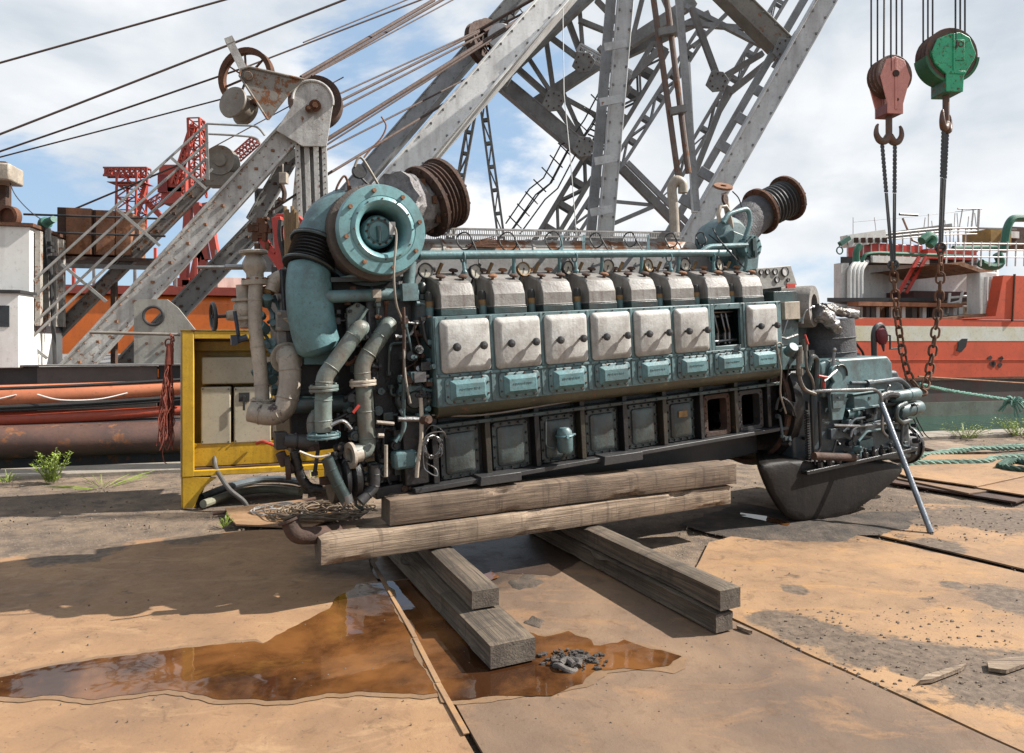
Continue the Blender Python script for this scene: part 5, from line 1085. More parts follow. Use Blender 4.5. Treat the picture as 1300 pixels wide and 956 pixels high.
# hoses on the ground
def ground_tube(name, px, r, m, label, cat, z=.0, group=None, sub=6):
    pts = [G(u, v, r+z+(dz[0] if dz else 0)) for u, v, *dz in px]; b = MB(); b.tube(catmull(pts, sub), r, 10); c = pts[0]
    return tag(b.build(name, m, loc=(c.x, c.y, 0)), label, cat, group)
ground_tube('hose', [(255, 632), (290, 618), (330, 609), (372, 610), (400, 620)], .038, mat('grey_blue_hose', (.12, .15, .17), (.08, .10, .11), rough=.5), 'dark blue grey hose lying on the dirt behind the pale pipe', 'hose')
ground_tube('plastic_pipe', [(258, 640), (300, 626), (340, 621), (382, 625)], .040, mat('pale_olive_plastic', (.34, .33, .24), (.27, .26, .19), rough=.45, grime=.4), 'pale olive plastic pipe on the dirt under the yellow cabinet', 'pipe')
ground_tube('plank', [(270, 652), (330, 645), (400, 633)], .018, RUSTD, 'thin rusty rod on the dirt behind the wire coil', 'rod')
o = MB(); 
pb_ = [G(u, v) for u, v in ((292, 664), (286, 651), (380, 640), (440, 655), (395, 676), (300, 672))]
for p_ in pb_: p_.z = .03
o.prism(pb_, (0, 0, .014)); tag(o.build('steel_offcut', PLA, loc=tuple(sum(pb_, V())/6)), 'small rusty steel offcut beneath the tangled wire coil', 'steel plate')
# coils of wire on the ground
def gcoil(c, rx, ry, n, th, m, label, seed, h=.09):
    rr = random.Random(seed); b = MB(); pts = []
    for k in range(n*11):
        t = k*2*math.pi/11; q = .45+.55*rr.random() if k % 3 else 1; q = .72+.28*math.sin(k*.19+seed)+rr.uniform(-.08, .08)
        pts.append(V((c.x+rx*q*math.cos(t)+.08*math.sin(k*.05), c.y+ry*q*math.sin(t), .055+h*rr.random()*(.4+.6*abs(math.sin(k*.11))))))
    b.tube(catmull(pts, 3), th, 5); return tag(b.build('wire_coil', m, loc=(c.x, c.y, 0)), label, 'wire coil')
gcoil(G(408, 660), .42, .30, 26, .0065, mat('tan_wire', (.33, .24, .15), (.19, .13, .09), rough=.6, sc_=9), 'tangled coil of tan wire on the plates by the stacked timbers', 3)
gcoil(G(352, 655), .32, .22, 3, .007, mat('white_cable', (.66, .64, .60), rough=.5), 'loose loops of white cable beside the tangled tan wire', 8, .05)
# weeds
LEAF = mat('fresh_weed_leaf', (.26, .36, .04), (.34, .44, .07), rough=.55, sc_=9, grime=.05, bump=0)
def weed(c, h, r, n, label, seed):
    rr = random.Random(seed); b = MB()
    for k in range(n):
        a = rr.uniform(0, 6.28); l = r*rr.random()**.6; p = c+V((math.cos(a)*l*.35, math.sin(a)*l*.35, 0)); tip = c+V((math.cos(a)*l*1.3, math.sin(a)*l*1.3, h*rr.uniform(.45, 1)))
        st = catmull([p, p.lerp(tip, .5)+V((0, 0, h*.08)), tip], 4); b.tube(st, [.0035]*(len(st)-1)+[.001], 3, caps=False)
        for q in st[1:]:
            for j in range(3):
                e = rr.uniform(0, 6.28); L_ = h*rr.uniform(.07, .16); d = V((math.cos(e), math.sin(e), rr.uniform(.1, .9))).normalized()*L_; s = d.cross(V((0, 0, 1))).normalized()*L_*.16
                b.add([q, q+d*.5+s, q+d, q+d*.5-s], [(0, 1, 2, 3)])
    return tag(b.build('weed', LEAF, loc=tuple(c), smooth=0), label, 'weed', 'weeds growing along the quay edge')
weed(G(66, 612), .36, .17, 34, 'tall bright green weed in front of the brown fender', 1)
weed(G(10, 612), .14, .16, 14, 'low weed at the kerb next to the tall bright weed', 2)
weed(G(285, 668), .10, .08, 14, 'tiny green weed by the small rusty steel offcut', 3)
weed(G(1225, 556), .24, .30, 30, 'green weed on the quay edge near the green rope', 4)
weed(G(1292, 553), .30, .35, 36, 'thick green weed on the quay edge below the rope knot', 5)
weed(G(130, 618), .09, .5, 22, 'sparse low weeds strung along the kerb by the brown fender', 6)
weed(G(395, 606), .1, .3, 12, 'low weeds behind the pale olive plastic pipe', 7)
# ================================================================ floating crane pontoon
def box_w(x0, y0, z0, x1, y1, z1): b = MB(); b.box((x0, y0, z0), (x1, y1, z1)); b.v = [QF.M @ q for q in b.v]; return b
pont = thing('crane_pontoon', QF.M @ V((2, 4, -.8)), 'rust brown pontoon of the floating crane with bulging steel fender along the quay', 'pontoon')
def ql(v, y): return QF.L(60, v, y)
HULL = mat('battered_brown_hull', (.17, .085, .06), (.10, .055, .045), rust=.35, rough=.55, sc_=1.3, grime=.4, bump=.35, streak=.3)
zf1, zf2 = QF.L(30, 543, .5).z, QF.L(30, 578, .3).z
PX1 = QF.L(640, 480, .6).x
b = box_w(-40, .55, -.9, PX1, 14, zf1); b.build('hull', mat('dark_pontoon_side', (.06, .055, .06), (.04, .035, .04), rust=.3, rough=.6, sc_=1.2, grime=.4, streak=.5), pont)
b = MB(); pr = []; x = -24.
def bulge(x, t): return mnoise.noise(V((x*.7, t*2, 0)))*.03+mnoise.noise(V((x*2.3, t*5, 4)))*.012
X_ = [-24+.18*i for i in range(int((PX1+24)/.18))]; Tn = 8; vs = []
for x in X_:
    for j in range(Tn+1):
        t = j/Tn; a = math.pi*(t-.5); vs.append(QF.M @ V((x, .55-.34*math.cos(a)**.7-bulge(x, t), zf2-.02+(zf1-zf2)*.5+(zf1-zf2+.10)*.5*math.sin(a))))
b.add(vs, [(i*(Tn+1)+j, i*(Tn+1)+j+1, (i+1)*(Tn+1)+j+1, (i+1)*(Tn+1)+j) for i in range(len(X_)-1) for j in range(Tn)]); b.build('fender_pipe', HULL, pont, smooth=70)
zt1, zt2 = QF.L(30, 487, 1.6).z, QF.L(30, 465, 1.6).z
xx = -20.; k = 0
while xx < PX1:
    wdt = [1.6, .95, 1.3, 1.1][k % 4]; y = 1.6+(.05 if k % 2 else 0); b = box_w(xx, y, zf1-.2, xx+wdt-.012, y+.05, zt2+(.0 if k % 2 else -.012)); b.build('coaming_panel', [DGREY, mat('dull_brown_steel', (.15, .125, .11), (.10, .085, .075), rust=.2, sc_=2), mat('black_panel', (.03, .032, .035), rough=.5)][k % 3], pont, bev=.004); xx += wdt; k += 1
b = box_w(-20, 1.52, zt2, PX1, 1.75, zt2+.02); b.build('coaming_cap', GREYD, pont)
b = box_w(-40, 1.7, zt2-.06, PX1, 14, zt2-.02); b.build('deck', GREYD, pont)
b = MB(); 
for i in range(60): b.hexb(QF.M @ V((-12+.22*i, .42, zf1+.0)), (0, 0, 1), .02, .02)
b.build('rivet_row', RUSTD, pont)
# inflatable boat stowed along the coaming
rbx0, rbx1 = -9.0, QF.L(232, 520, .9).x
rb_o = thing('inflatable_boat', QF.M @ V((-2, .9, zf1)), 'long orange inflatable boat with black rubbing strakes lying on the pontoon edge', 'boat')
RIBO = mat('faded_orange_rubber', (.78, .27, .13), (.68, .22, .10), rough=.5, sc_=1, grime=.12, bump=.05)
zr = lambda v: QF.L(60, v, .9).z
def qtube(pts, r, n=16): b = MB(); b.tube([QF.M @ V(p) for p in pts], r, n); return b
xs_ = [rbx0+(rbx1-rbx0)*i/24 for i in range(25)]
zc = (zr(489)+zr(520))/2; rr_ = (zr(489)-zr(520))/2
tubep = [(x, .95+.25*max(0, (i-17)/7)**2, zc+.10*max(0, (i-17)/7)**2) for i, x in enumerate(xs_)]
rads_ = [rr_*(1-.35*max(0, (i-18)/6)**2) for i in range(25)]
qtube(tubep, rads_, 20).build('buoyancy_tube', RIBO, rb_o, smooth=60)
qtube([(p[0], p[1]-.03, zr(532)+.06*max(0, (i-17)/7)**2) for i, p in enumerate(tubep)], [rr_*.62*(1-.4*max(0, (i-18)/6)**2) for i in range(25)], 16).build('lower_hull', mat('red_orange_rubber', (.62, .10, .045), (.52, .085, .04), rough=.45, sc_=1, grime=.15), rb_o, smooth=60)
for v, th, off in ((516, .030, -.05), (520, .018, -.09), (493, .022, .02)):
    qtube([(p[0], p[1]-rads_[i]*(.98 if v > 500 else .62)-.01-off*0, zr(v)+.09*max(0, (i-17)/7)**2) for i, p in enumerate(tubep)], th, 8).build('rubbing_strake', RUB, rb_o)
for k in range(7):
    x0 = -8+k*1.35; y0 = .95-rr_-.02; b = MB(); b.tube([QF.M @ q for q in catmull([V((x0, y0+.05, zr(500))), V((x0+.3, y0-.01, zr(507))), V((x0+.75, y0-.01, zr(507))), V((x0+1.1, y0+.05, zr(500)))])], .010, 6); b.build('grab_line', WHITE, rb_o)
for k in range(5): x0 = -7.4+k*1.5; b = box_w(x0, .95-rr_-.02, zr(506), x0+.36, .95-rr_+.06, zr(500)); b.build('black_patch', RUB, rb_o, bev=.01)
# ---- deckhouse with searchlight
dh = thing('white_deckhouse', QW(20, 465, 2.0), 'white painted steel deckhouse with rusty window frames on the pontoon', 'deckhouse')
y = 2.0; p0, p1 = QF.L(-200, 470, y), QF.L(38, 288, y)
b = box_w(p0.x, y, zt2-.02, p1.x, y+1.25, p1.z); b.build('wall', WHITE, dh, bev=.01)
b = box_w(p0.x, y-.05, p1.z, p1.x+.06, y+1.3, p1.z+.05); b.build('roof_edge', RUST, dh)
for k in range(4):
    x = p1.x+.02; yy = y+.12+k*.3; b = box_w(x, yy, zt2+.6, x+.07, yy+.10, p1.z-.04); b.build('window_mullion', mat('rust_bitten_white', (.60, .56, .50), rust=.4, sc_=3), dh)
b = box_w(p1.x+.001, y+.15, zt2+.5, p1.x+.02, y+1.2, p1.z-.1); b.build('window_band', mat('dark_grimy_glass', (.05, .06, .07), rough=.2, rust=.1), dh)
q0, q1 = QF.L(-60, 460, y-.5), QF.L(24, 372, y-.5)
b = box_w(q0.x, y-.5, zt2-.02, q1.x, y-.003, q1.z); b.build('porch', WHITE, dh, bev=.01); b = box_w(q0.x, y-.56, q1.z, q1.x+.04, y-.003, q1.z+.04); b.build('porch_roof', DGREY, dh)
w0, w1 = QF.L(-10, 415, y-.5), QF.L(12, 388, y-.5); b = box_w(w0.x, y-.51, w0.z, w1.x, y-.502, w1.z); b.build('window', MATS['dark_grimy_glass'], dh)
c = QW(14, 276, 2.3); b = MB(); b.lathe([(0, -.02), (.17, -.02), (.17, .08), (.13, .09), (.13, .03), (0, .03)], c, (-.1, -1, 0), 26); b.box(c+V((-.3, .0, -.22)), c+V((.35, .3, -.10))); b.build('fairlead_wheel', RUST, dh)
b = box_w(QF.L(-30, 205, 2.6).x, 2.6, p1.z, QF.L(7, 205, 2.6).x, 2.8, QF.L(7, 205, 2.6).z); b.build('dark_mast', RUSTD, dh)
b = box_w(QF.L(-30, 228, 2.2).x, 2.2, QF.L(7, 232, 2.4).z, QF.L(12, 228, 2.2).x, 2.7, QF.L(7, 210, 2.4).z); b.build('mast_lamp', CREAM, dh, bev=.03)
b = MB(); b.tube(catmull([QW(8, 215, 2.4), QW(18, 245, 2.4), QW(38, 268, 2.4), QW(55, 280, 2.4)]), .008, 5); b.build('lamp_wire', RUB, dh)
# searchlight mast
sm = thing('searchlight_mast', QW(66, 465, 2.4), 'slim black mast carrying a green searchlight in front of the rusty tank', 'searchlight')
b = MB(); b.cyl(QW(70, 466, 2.4), QW(62, 290, 2.4), .03, n=8); b.cyl(QW(62, 345, 2.4), QW(58, 285, 2.4), .045, n=8)
for k in range(5): p_ = QW(62, 300+k*9, 2.4); b.cbox(p_+V((R.uniform(-.08, .08), 0, 0)), (.12, .08, .05))
b.build('mast', DGREY, sm)
c = QW(58, 283, 2.4); d = (QW(73, 276, 2.2)-c).normalized(); b = MB(); b.lathe([(0, -.12), (.06, -.12), (.09, -.05), (.09, .03), (.06, .05), (.055, .15), (.05, .22), (0, .22)], c, d, 16); b.build('searchlight', mat('sea_green_paint', (.06, .22, .16), rust=.1), sm)
# rusty tank on its frame
tk = thing('rusty_tank', QW(120, 466, 3.2), 'rust brown rectangular steel tank on a rail frame behind the handrails', 'tank')
TANKM = mat('blotchy_rust_plate', (.50, .22, .10), (.28, .12, .07), rust=.42, rough=.8, sc_=1.4, grime=.5, bump=.4, streak=.3)
y = 3.2; a0, a1 = QF.L(70, 322, y), QF.L(167, 266, y)
xa = [a0.x+(a1.x-a0.x)*t for t in (0, .13, .47, .52, .78, 1)]
for i in range(5): b = box_w(xa[i]+(.006), y+(.06 if i in (0, 2) else 0), a0.z, xa[i+1]-.006, y+.9, a1.z-(.05*(i/5))); b.build('tank_panel', RUSTD if i in (0, 2) else TANKM, tk, bev=.01)
b = box_w(a0.x-.05, y-.05, a0.z-.10, a1.x+.4, y+1, a0.z-.04); b.build('support_beam', RUSTD, tk)
b = box_w(a0.x-.05, y-.1, a0.z-.24, a1.x+.4, y-.04, a0.z-.17); b.build('lower_rail', GREYD, tk)
for u in (64, 145): b = MB(); p_ = QW(u, 300, y+.1); b.beam((p_.x, p_.y, zt2-.04), (p_.x, p_.y, a0.z-.04), .08); b.build('stanchion', RUSTD, tk)
for v in (274, 296): b = MB(); b.cyl(QW(30, v-2, y-.3), QW(210, v+4, y-.3), .018, n=8); b.build('guard_rail', DGREY, tk)
# ---- small gantry (rivetted girders and sheaves)
YG = 2.6
def QM(u, v, y=YG): return QW(u, v, y)
gan = thing('rivetted_gantry', QM(200, 466), 'weathered grey rivetted girder gantry leaning to a sheave head beside the turbocharger', 'crane gantry')
def girder(a, b_, w, dpt, m, name='girder', rivets=True, par=gan):
    d = (b_-a).normalized(); n_ = QF.ay; s = d.cross(n_).normalized()   # s in the picture-facing plane, perpendicular to the run
    b = MB(); b.beam(a, b_, w, dpt*.5, n_) ; 
    for sg in (-1, 1): b.beam(a+s*(sg*w*.46)-n_*dpt*.32, b_+s*(sg*w*.46)-n_*dpt*.32, w*.10, dpt*.30, n_)
    g = b.build(name, m, par, bev=.004)
    if rivets:
        r = MB(); L_ = (b_-a).length; k = .1
        while k < L_: 
            for sg in (-1, 1): p_ = a+d*k+s*(sg*w*.33)-n_*(dpt*.25); r.cyl(p_, p_-n_*.02, .014, .009, n=6)
            k += .16
        k = .3
        while k < L_: p_ = a+d*k-n_*(dpt*.25); r.cbox(p_, (.05, .06, .04)); k += .42
        o_ = r.build('rivet_row', RUSTO if R.random() < .3 else RUSTD, g); 
    return g
girder(QM(86, 478), QM(384, 152), .40, .22, GREYG)
girder(QM(22, 474, 3.3), QM(262, 232, 3.3), .20, .2, mat('rusty_grey_girder', (.28, .25, .22), (.2, .17, .15), rust=.35, rough=.7, sc_=2.5, grime=.3))
girder(QM(150, 474, 3.5), QM(356, 258, 3.5), .34, .22, GREYD)
for (u, v, y, th) in ((392, 140, 2.6, .40),):
    b = MB(); a, c = QM(393, 135), QM(400, 330); 
    for off in (-.22, -.07, .08, .22): b.beam(a+QF.ax*off, c+QF.ax*off, .085, .26, QF.ay)
    b.beam(a+QF.ay*.05, c+QF.ay*.05, .52, .03, QF.ay); b.build('post', GREYG, gan, bev=.004)
    r = MB()
    for k in range(26):
        for off in (-.22, .22): p_ = a.lerp(c, k/26)+QF.ax*off-QF.ay*.13; r.cyl(p_, p_-QF.ay*.015, .011, n=6)
    r.build('rivet_row', RUSTD, gan)
girder(QM(336, 240, 3.2), QM(338, 345, 3.2), .32, .2, GREYD, 'rear_post'); girder(QM(375, 190, 3.0), QM(322, 282, 3.0), .26, .2, GREYD, 'knee_brace')
b = MB(); b.prism([QM(u, v, 3.1) for u, v in ((368, 290), (378, 180), (412, 180), (412, 290))], QF.ay*.1); b.build('rear_web', GREYG, gan)
c = QM(398, 133); b = MB(); pts = [c+QF.ax*(.33*math.cos(t))+V((0, 0, .33*math.sin(t))) for t in [rad(x) for x in range(-10, 200, 12)]]; pts = pts+[QM(352, 170), QM(385, 190), QM(415, 190)]
b.prism([p_-QF.ay*.22 for p_ in pts], QF.ay*.05); b.build('head_plate', GREYG, gan, bev=.006)
b = MB(); b.tube([p_-QF.ay*.24 for p_ in pts[:17]], .024, 8); b.build('head_rim', GREYG, gan)
b = MB(); b.prism([QM(u, v, 2.3) for u, v in ((306, 86), (318, 85), (384, 102), (368, 118), (341, 152), (304, 97))], QF.ay*.05)
b.tube([QM(u, v, 2.28) for u, v in ((386, 101), (316, 85), (306, 88), (304, 96), (340, 152))], .022, 6); b.cyl(QM(315, 96, 2.2), QM(315, 96, 2.5), .07, n=14); b.build('gusset_plate', mat('rusty_grey_plate', (.35, .32, .28), (.28, .25, .21), rust=.42, rough=.7, sc_=3, grime=.3), gan, bev=.005)
b = MB(); b.beam(QM(291, 52, 2.5), QM(309, 88, 2.5), .13, .08, QF.ay); b.beam(QM(287, 54, 2.5), QM(297, 50, 2.5), .1, .1); b.build('strut', GREYG, gan)
def wheel(c, ax, r, q, m, name, spokes=6, par=gan, w=.05, ir=None):
    b = MB(); b.lathe([(r-q, -w), (r, -w*1.3), (r-q*.35, -w*.3), (r-q*.35, w*.3), (r, w*1.3), (r-q, w), (r-q, -w)], c, ax, 40); u_, w_, d_ = basis(ax)
    for k in range(spokes): t = k*2*math.pi/spokes+.3; b.beam(V(c), V(c)+(u_*math.cos(t)+w_*math.sin(t))*(r-q), .028, .028, ax)
    b.cyl(V(c)-d_*w*1.5, V(c)+d_*w*1.5, r*.16, n=14); return b.build(name, m, par, smooth=40)
wheel(QM(313, 99, 2.9), (-.2, -1, .0), .51, .09, RUST, 'sheave', 7); wheel(QM(401, 131, 3.1), (.12, -1, .05), .47, .16, RUSTD, 'sheave', 12, w=.09)
c = QM(299, 133, 2.9); b = MB(); b.lathe([(0, -.02), (.27, 0), (.28, .03), (.22, .06), (.22, .30), (.28, .33), (0, .34)], c-V((0, .15, 0)), (.35, 1, -.15), 30); b.build('guide_roller', mat('chalky_brown_drum', (.33, .28, .22), (.24, .2, .16), rust=.25, sc_=3), gan)
c = QM(279, 203, 2.7); b = MB(); b.lathe([(0, 0), (.10, 0), (.12, .03), (.20, .03), (.25, 0), (.25, .25), (0, .25)], c, (0, 1, 0), 30); b.box(c+V((-.25, .02, -.42)), c+V((.22, .3, -.2))); b.build('winch_drum', mat('chalky_brown_drum', (.33, .28, .22)), gan)
for (a, c_, r) in (((400, 134), (404, 148), .10), ((392, 138), (395, 150), .06)): b = MB(); b.cyl(QM(a[0], a[1], 2.25), QM(a[0], a[1], 2.4), r, n=14); b.hexb(QM(a[0], a[1], 2.25), -QF.ay, r*.5, .05); b.build('bearing_cap', RUST, gan)
b = MB(); b.box(QM(354, 232, 2.2), QM(364, 219, 2.2)+V((0, .1, 0))); b.tube([QM(359, 208, 2.25), QM(359, 220, 2.25)], .012, 6); b.build('counter_box', CREAM, gan, bev=.01)
b = MB(); b.tube(catmull([QM(357, 233, 2.5), QM(361, 245, 2.5), QM(359, 255, 2.5), QM(353, 252, 2.5)]), .04, 8); b.build('hook_bracket', RUSTD, gan)
# handrails climbing the girder
hr = thing('climbing_handrail', QM(120, 430), 'long pale tubular handrails climbing alongside the rivetted girder', 'handrail')
for pts in ([(14, 382), (262, 158)], [(20, 398), (264, 180)], [(16, 436), (232, 232), (262, 200)], [(28, 440), (270, 214)]):
    b = MB(); b.tube([QM(u, v, 2.1+.25*(i_ % 2)) for i_, (u, v) in enumerate(pts)], .020, 8); b.build('rail', mat('pale_grey_tube', (.45, .44, .42), (.36, .35, .33), rust=.1, rough=.45, sc_=4), hr)
for a, c_ in (((148, 265), (203, 312)), ((78, 335), (135, 383)), ((217, 200), (262, 240)), ((22, 425), (60, 455)), ((262, 158), (264, 228)), ((14, 382), (16, 436))):
    b = MB(); b.beam(QM(*a, 2.2), QM(*c_, 2.3), .045, .03, QF.ay); b.build('post', MATS['pale_grey_tube'], hr)
for pts in ([(262, 157), (300, 159), (325, 161), (336, 172)], [(264, 170), (300, 172), (324, 175), (330, 182)]): b = MB(); b.tube(catmull([QM(u, v, 2.3) for u, v in pts]), .018, 8); b.build('rail', MATS['pale_grey_tube'], hr)
# cream bulwark plate with round port
bp_ = thing('bulwark_plate', QM(200, 466, 1.9), 'pale grey steel bulwark plate with a round port beside the orange hull', 'steel plate')
poly = [(170, 466), (170, 384), (176, 380), (212, 380), (226, 391), (252, 424), (252, 466)]
cc = QF.L(195, 401, 1.9); PL_ = [QF.L(u, v, 1.9) for u, v in poly]; rr0 = .135
# plate with a true hole: ring of quads from the outline to the circle
N_ = 40; ring = []; outl = []
import bisect
def ray_poly(ang):
    d = V((math.cos(ang), 0, math.sin(ang))); best = None
    for i in range(len(PL_)):
        p_, q_ = PL_[i], PL_[(i+1) % len(PL_)]; e = q_-p_; den = d.x*e.z-d.z*e.x
        if abs(den) < 1e-9: continue
        w_ = p_-cc; t = (w_.x*e.z-w_.z*e.x)/den; s = (w_.x*d.z-w_.z*d.x)/den
        if t > 0 and -1e-6 <= s <= 1+1e-6: best = t if best is None else min(best, t)
    return cc+d*(best or .3)
angs = sorted([2*math.pi*i/N_ for i in range(N_)]+[math.atan2((p_-cc).z, (p_-cc).x) % (2*math.pi) for p_ in PL_])
vs = []
for yy in (0, .06):
    for a in angs: vs.append(QF.M @ (V((cc.x+rr0*math.cos(a), 1.9+yy, cc.z+rr0*math.sin(a)))))
    for a in angs: q_ = ray_poly(a); vs.append(QF.M @ V((q_.x, 1.9+yy, q_.z)))
n = len(angs); fs = []
for i in range(n):
    j = (i+1) % n; fs += [(i, j, n+j, n+i), (2*n+i, 3*n+i, 3*n+j, 2*n+j), (i, 2*n+i, 2*n+j, j), (n+i, n+j, 3*n+j, 3*n+i)]
b = MB(); b.add(vs, fs); b.build('plate', mat('pale_grey_green_paint', (.50, .49, .43), (.42, .41, .36), rust=.05, rough=.5, sc_=2, grime=.2, streak=.4), bp_, smooth=30)
b = MB(); b.torus(QF.M @ V((cc.x, 1.89, cc.z)), QF.ay, rr0+.005, .022, 32, 8); b.build('port_rim', DGREY, bp_)
b = MB()
for u, v in ((186, 436), (206, 436), (199, 449), (207, 446)): b.cyl(QM(u, v, 1.9), QM(u, v, 1.87), .022, n=10)
b.build('bolt_hole', RUSTD, bp_)
# orange ship hull behind the pontoon
os_ = thing('orange_ship', QW(200, 470, 13), 'ship with bright orange hull moored behind the floating crane', 'ship')
zo0, zo1 = -.8, QF.L(120, 372, 15).z
b = box_w(QF.L(-400, 420, 15).x, 15, zo0, QF.L(430, 420, 15).x, 22, zo1); b.build('hull', ORANGE, os_, bev=.3)
b = box_w(QF.L(-400, 420, 15).x, 14.9, zo1-.02, QF.L(430, 420, 15).x, 15.3, zo1+.25); b.build('gunwale', mat('deep_red_trim', (.50, .07, .04), rough=.5), os_)
b = box_w(QF.L(262, 420, 17).x, 17, zo1, QF.L(420, 420, 17).x, 20, QF.L(262, 352, 17).z); b.build('deckhouse', WHITE, os_)
for k in range(9): x = QF.L(65+k*26, 420, 15.2).x; b = box_w(x, 15.2, zo1+.25, x+.08, 15.3, zo1+.95+.3*(k % 3)); b.build('vent_post', CRANER if k % 2 else GREYD, os_)
# red dockside cranes far behind
def lattice(par, a, b_, w, r, m, n, name='lattice_mast'):
    a, b_ = V(a), V(b_); d = (b_-a).normalized(); u_, w_, _ = basis(d); b = MB(); cs = [(1, 1), (1, -1), (-1, -1), (-1, 1)]
    P_ = lambda t, c: a.lerp(b_, t)+(u_*c[0]+w_*c[1])*w/2
    for c in cs: b.beam(P_(0, c), P_(1, c), r)
    for i in range(n):
        for j in range(4):
            c, e = cs[j], cs[(j+1) % 4]; b.beam(P_(i/n, c), P_((i+1)/n, e), r*.6); b.beam(P_((i+1)/n, c), P_((i+1)/n, e), r*.6)
    return b.build(name, m, par, smooth=0)
fc1 = thing('red_dock_crane', P(165, 380, 70), 'small distant red dockside crane with horizontal jib above the rusty tank', 'crane', 'red cranes behind the shipyard')
lattice(fc1, P(166, 300, 70), P(168, 222, 70), 2.0, .18, CRANER, 5); lattice(fc1, P(134, 219, 70), P(189, 219, 70), .8, .16, CRANER, 8, 'jib'); b = MB(); b.box(P(150, 236, 71), P(182, 231, 69)); b.box(P(132, 223, 70), P(145, 216, 71)); b.build('platform', CRANER, fc1)
b = MB(); b.beam(P(180, 250, 70), P(215, 285, 70), .5); b.beam(P(185, 235, 70), P(170, 285, 70), .4); b.build('brace', CRANER, fc1); lattice(fc1, P(190, 262, 70), P(232, 235, 70), .8, .12, CRANER, 6, 'lower_jib')
fc2 = thing('red_dock_crane', P(250, 380, 45), 'larger red dockside crane with square cab behind the rivetted gantry', 'crane', 'red cranes behind the shipyard')
b = MB(); b.box(P(201, 245, 45), P(250, 218, 47)); b.build('machinery_house', CRANER, fc2, bev=.1); b = MB(); b.box(P(201, 222, 44.9), P(212, 244, 44.8)); b.build('louvre_panel', mat('dark_red_panel', (.35, .03, .03), rough=.6), fc2)
b = MB(); b.box(P(205, 258, 45), P(248, 246, 47)); b.build('slew_platform', CRANER, fc2)
lattice(fc2, P(252, 250, 45), P(249, 152, 45), .75, .12, CRANER, 8); lattice(fc2, P(222, 235, 45), P(246, 160, 45), .3, .12, CRANER, 8, 'back_stay'); lattice(fc2, P(300, 200, 45), P(325, 178, 45), .5, .08, CRANER, 6, 'jib')
for a, c_ in (((240, 258), (232, 385)), ((262, 258), (285, 385)), ((246, 300), (278, 385)), ((258, 300), (240, 380)), ((250, 258), (262, 330))): b = MB(); b.beam(P(*a, 45), P(*c_, 45), .45); b.build('leg', CRANER, fc2)
b = MB()
for k in range(14): b.cbox(P(R.uniform(222, 285), R.uniform(358, 380), 45), (R.uniform(.3, 1.3), 1, R.uniform(.3, 1)))
b.box(P(215, 384, 44.5), P(292, 376, 46)); b.build('bogie', CRANER, fc2)
# red loader crane folded behind the pipework
ld = thing('red_loader_crane', P(370, 470, 8.6), 'folded bright red loader crane standing behind the white pipework', 'loader crane')
Yl = 8.6
b = MB(); b.prism([P(u, v, Yl) for u, v in ((346, 276), (352, 271), (376, 271), (397, 290), (399, 303), (392, 330), (384, 345), (362, 345), (357, 322))], (0, .16, 0)); b.build('boom_plate', REDP, ld, bev=.01)
b = MB(); b.beam(P(352, 276, Yl-.1), P(360, 345, Yl-.1), .10, .12); b.build('hydraulic_arm', REDP, ld, bev=.006); b = MB(); b.beam(P(331, 300, Yl-.05), P(362, 345, Yl-.05), .08, .1); b.beam(P(338, 312, Yl-.1), P(350, 320, Yl-.1), .05); b.build('stay_arm', REDP, ld)
b = MB(); b.tube(catmull([P(357, 280, Yl-.2), P(356, 300, Yl-.22), P(362, 330, Yl-.2), P(366, 350, Yl-.2)]), .035, 8); b.tube(catmull([P(372, 276, Yl-.2), P(378, 282, Yl-.2), P(376, 292, Yl-.2), P(370, 288, Yl-.2)]), .025, 8); b.build('hose', RUB, ld)
b = MB(); b.cyl(P(386, 292, Yl-.2), P(405, 277, Yl-.2), .07, n=10); b.cyl(P(381, 300, Yl-.2), P(379, 340, Yl-.2), .05, n=8); b.build('cylinder', mat('orange_brown_steel', (.45, .22, .07), rust=.3), ld)
for k in range(6): b = MB(); b.tube([P(362+k*3, 262+4*(k % 3), Yl-.3), P(364+k*2.2, 350, Yl-.3)], .022, 6); b.build('bronze_pipe', mat('bronze_pipe', (.30, .18, .07), rough=.5, rust=.2), ld)
b = MB()
for k in range(26): p_ = P(R.gauss(331, 6), R.gauss(293, 9), Yl-.1); b.cbox(p_, (R.uniform(.04, .12), R.uniform(.04, .1), R.uniform(.03, .1)))
b.build('rusty_linkage', RUST, ld)
b = MB(); p_ = P(368, 340, Yl+.1); b.box((p_.x-.2, p_.y-.1, zt2-.04), (p_.x+.2, p_.y+.25, p_.z)); b.build('pedestal', DGREY, ld)
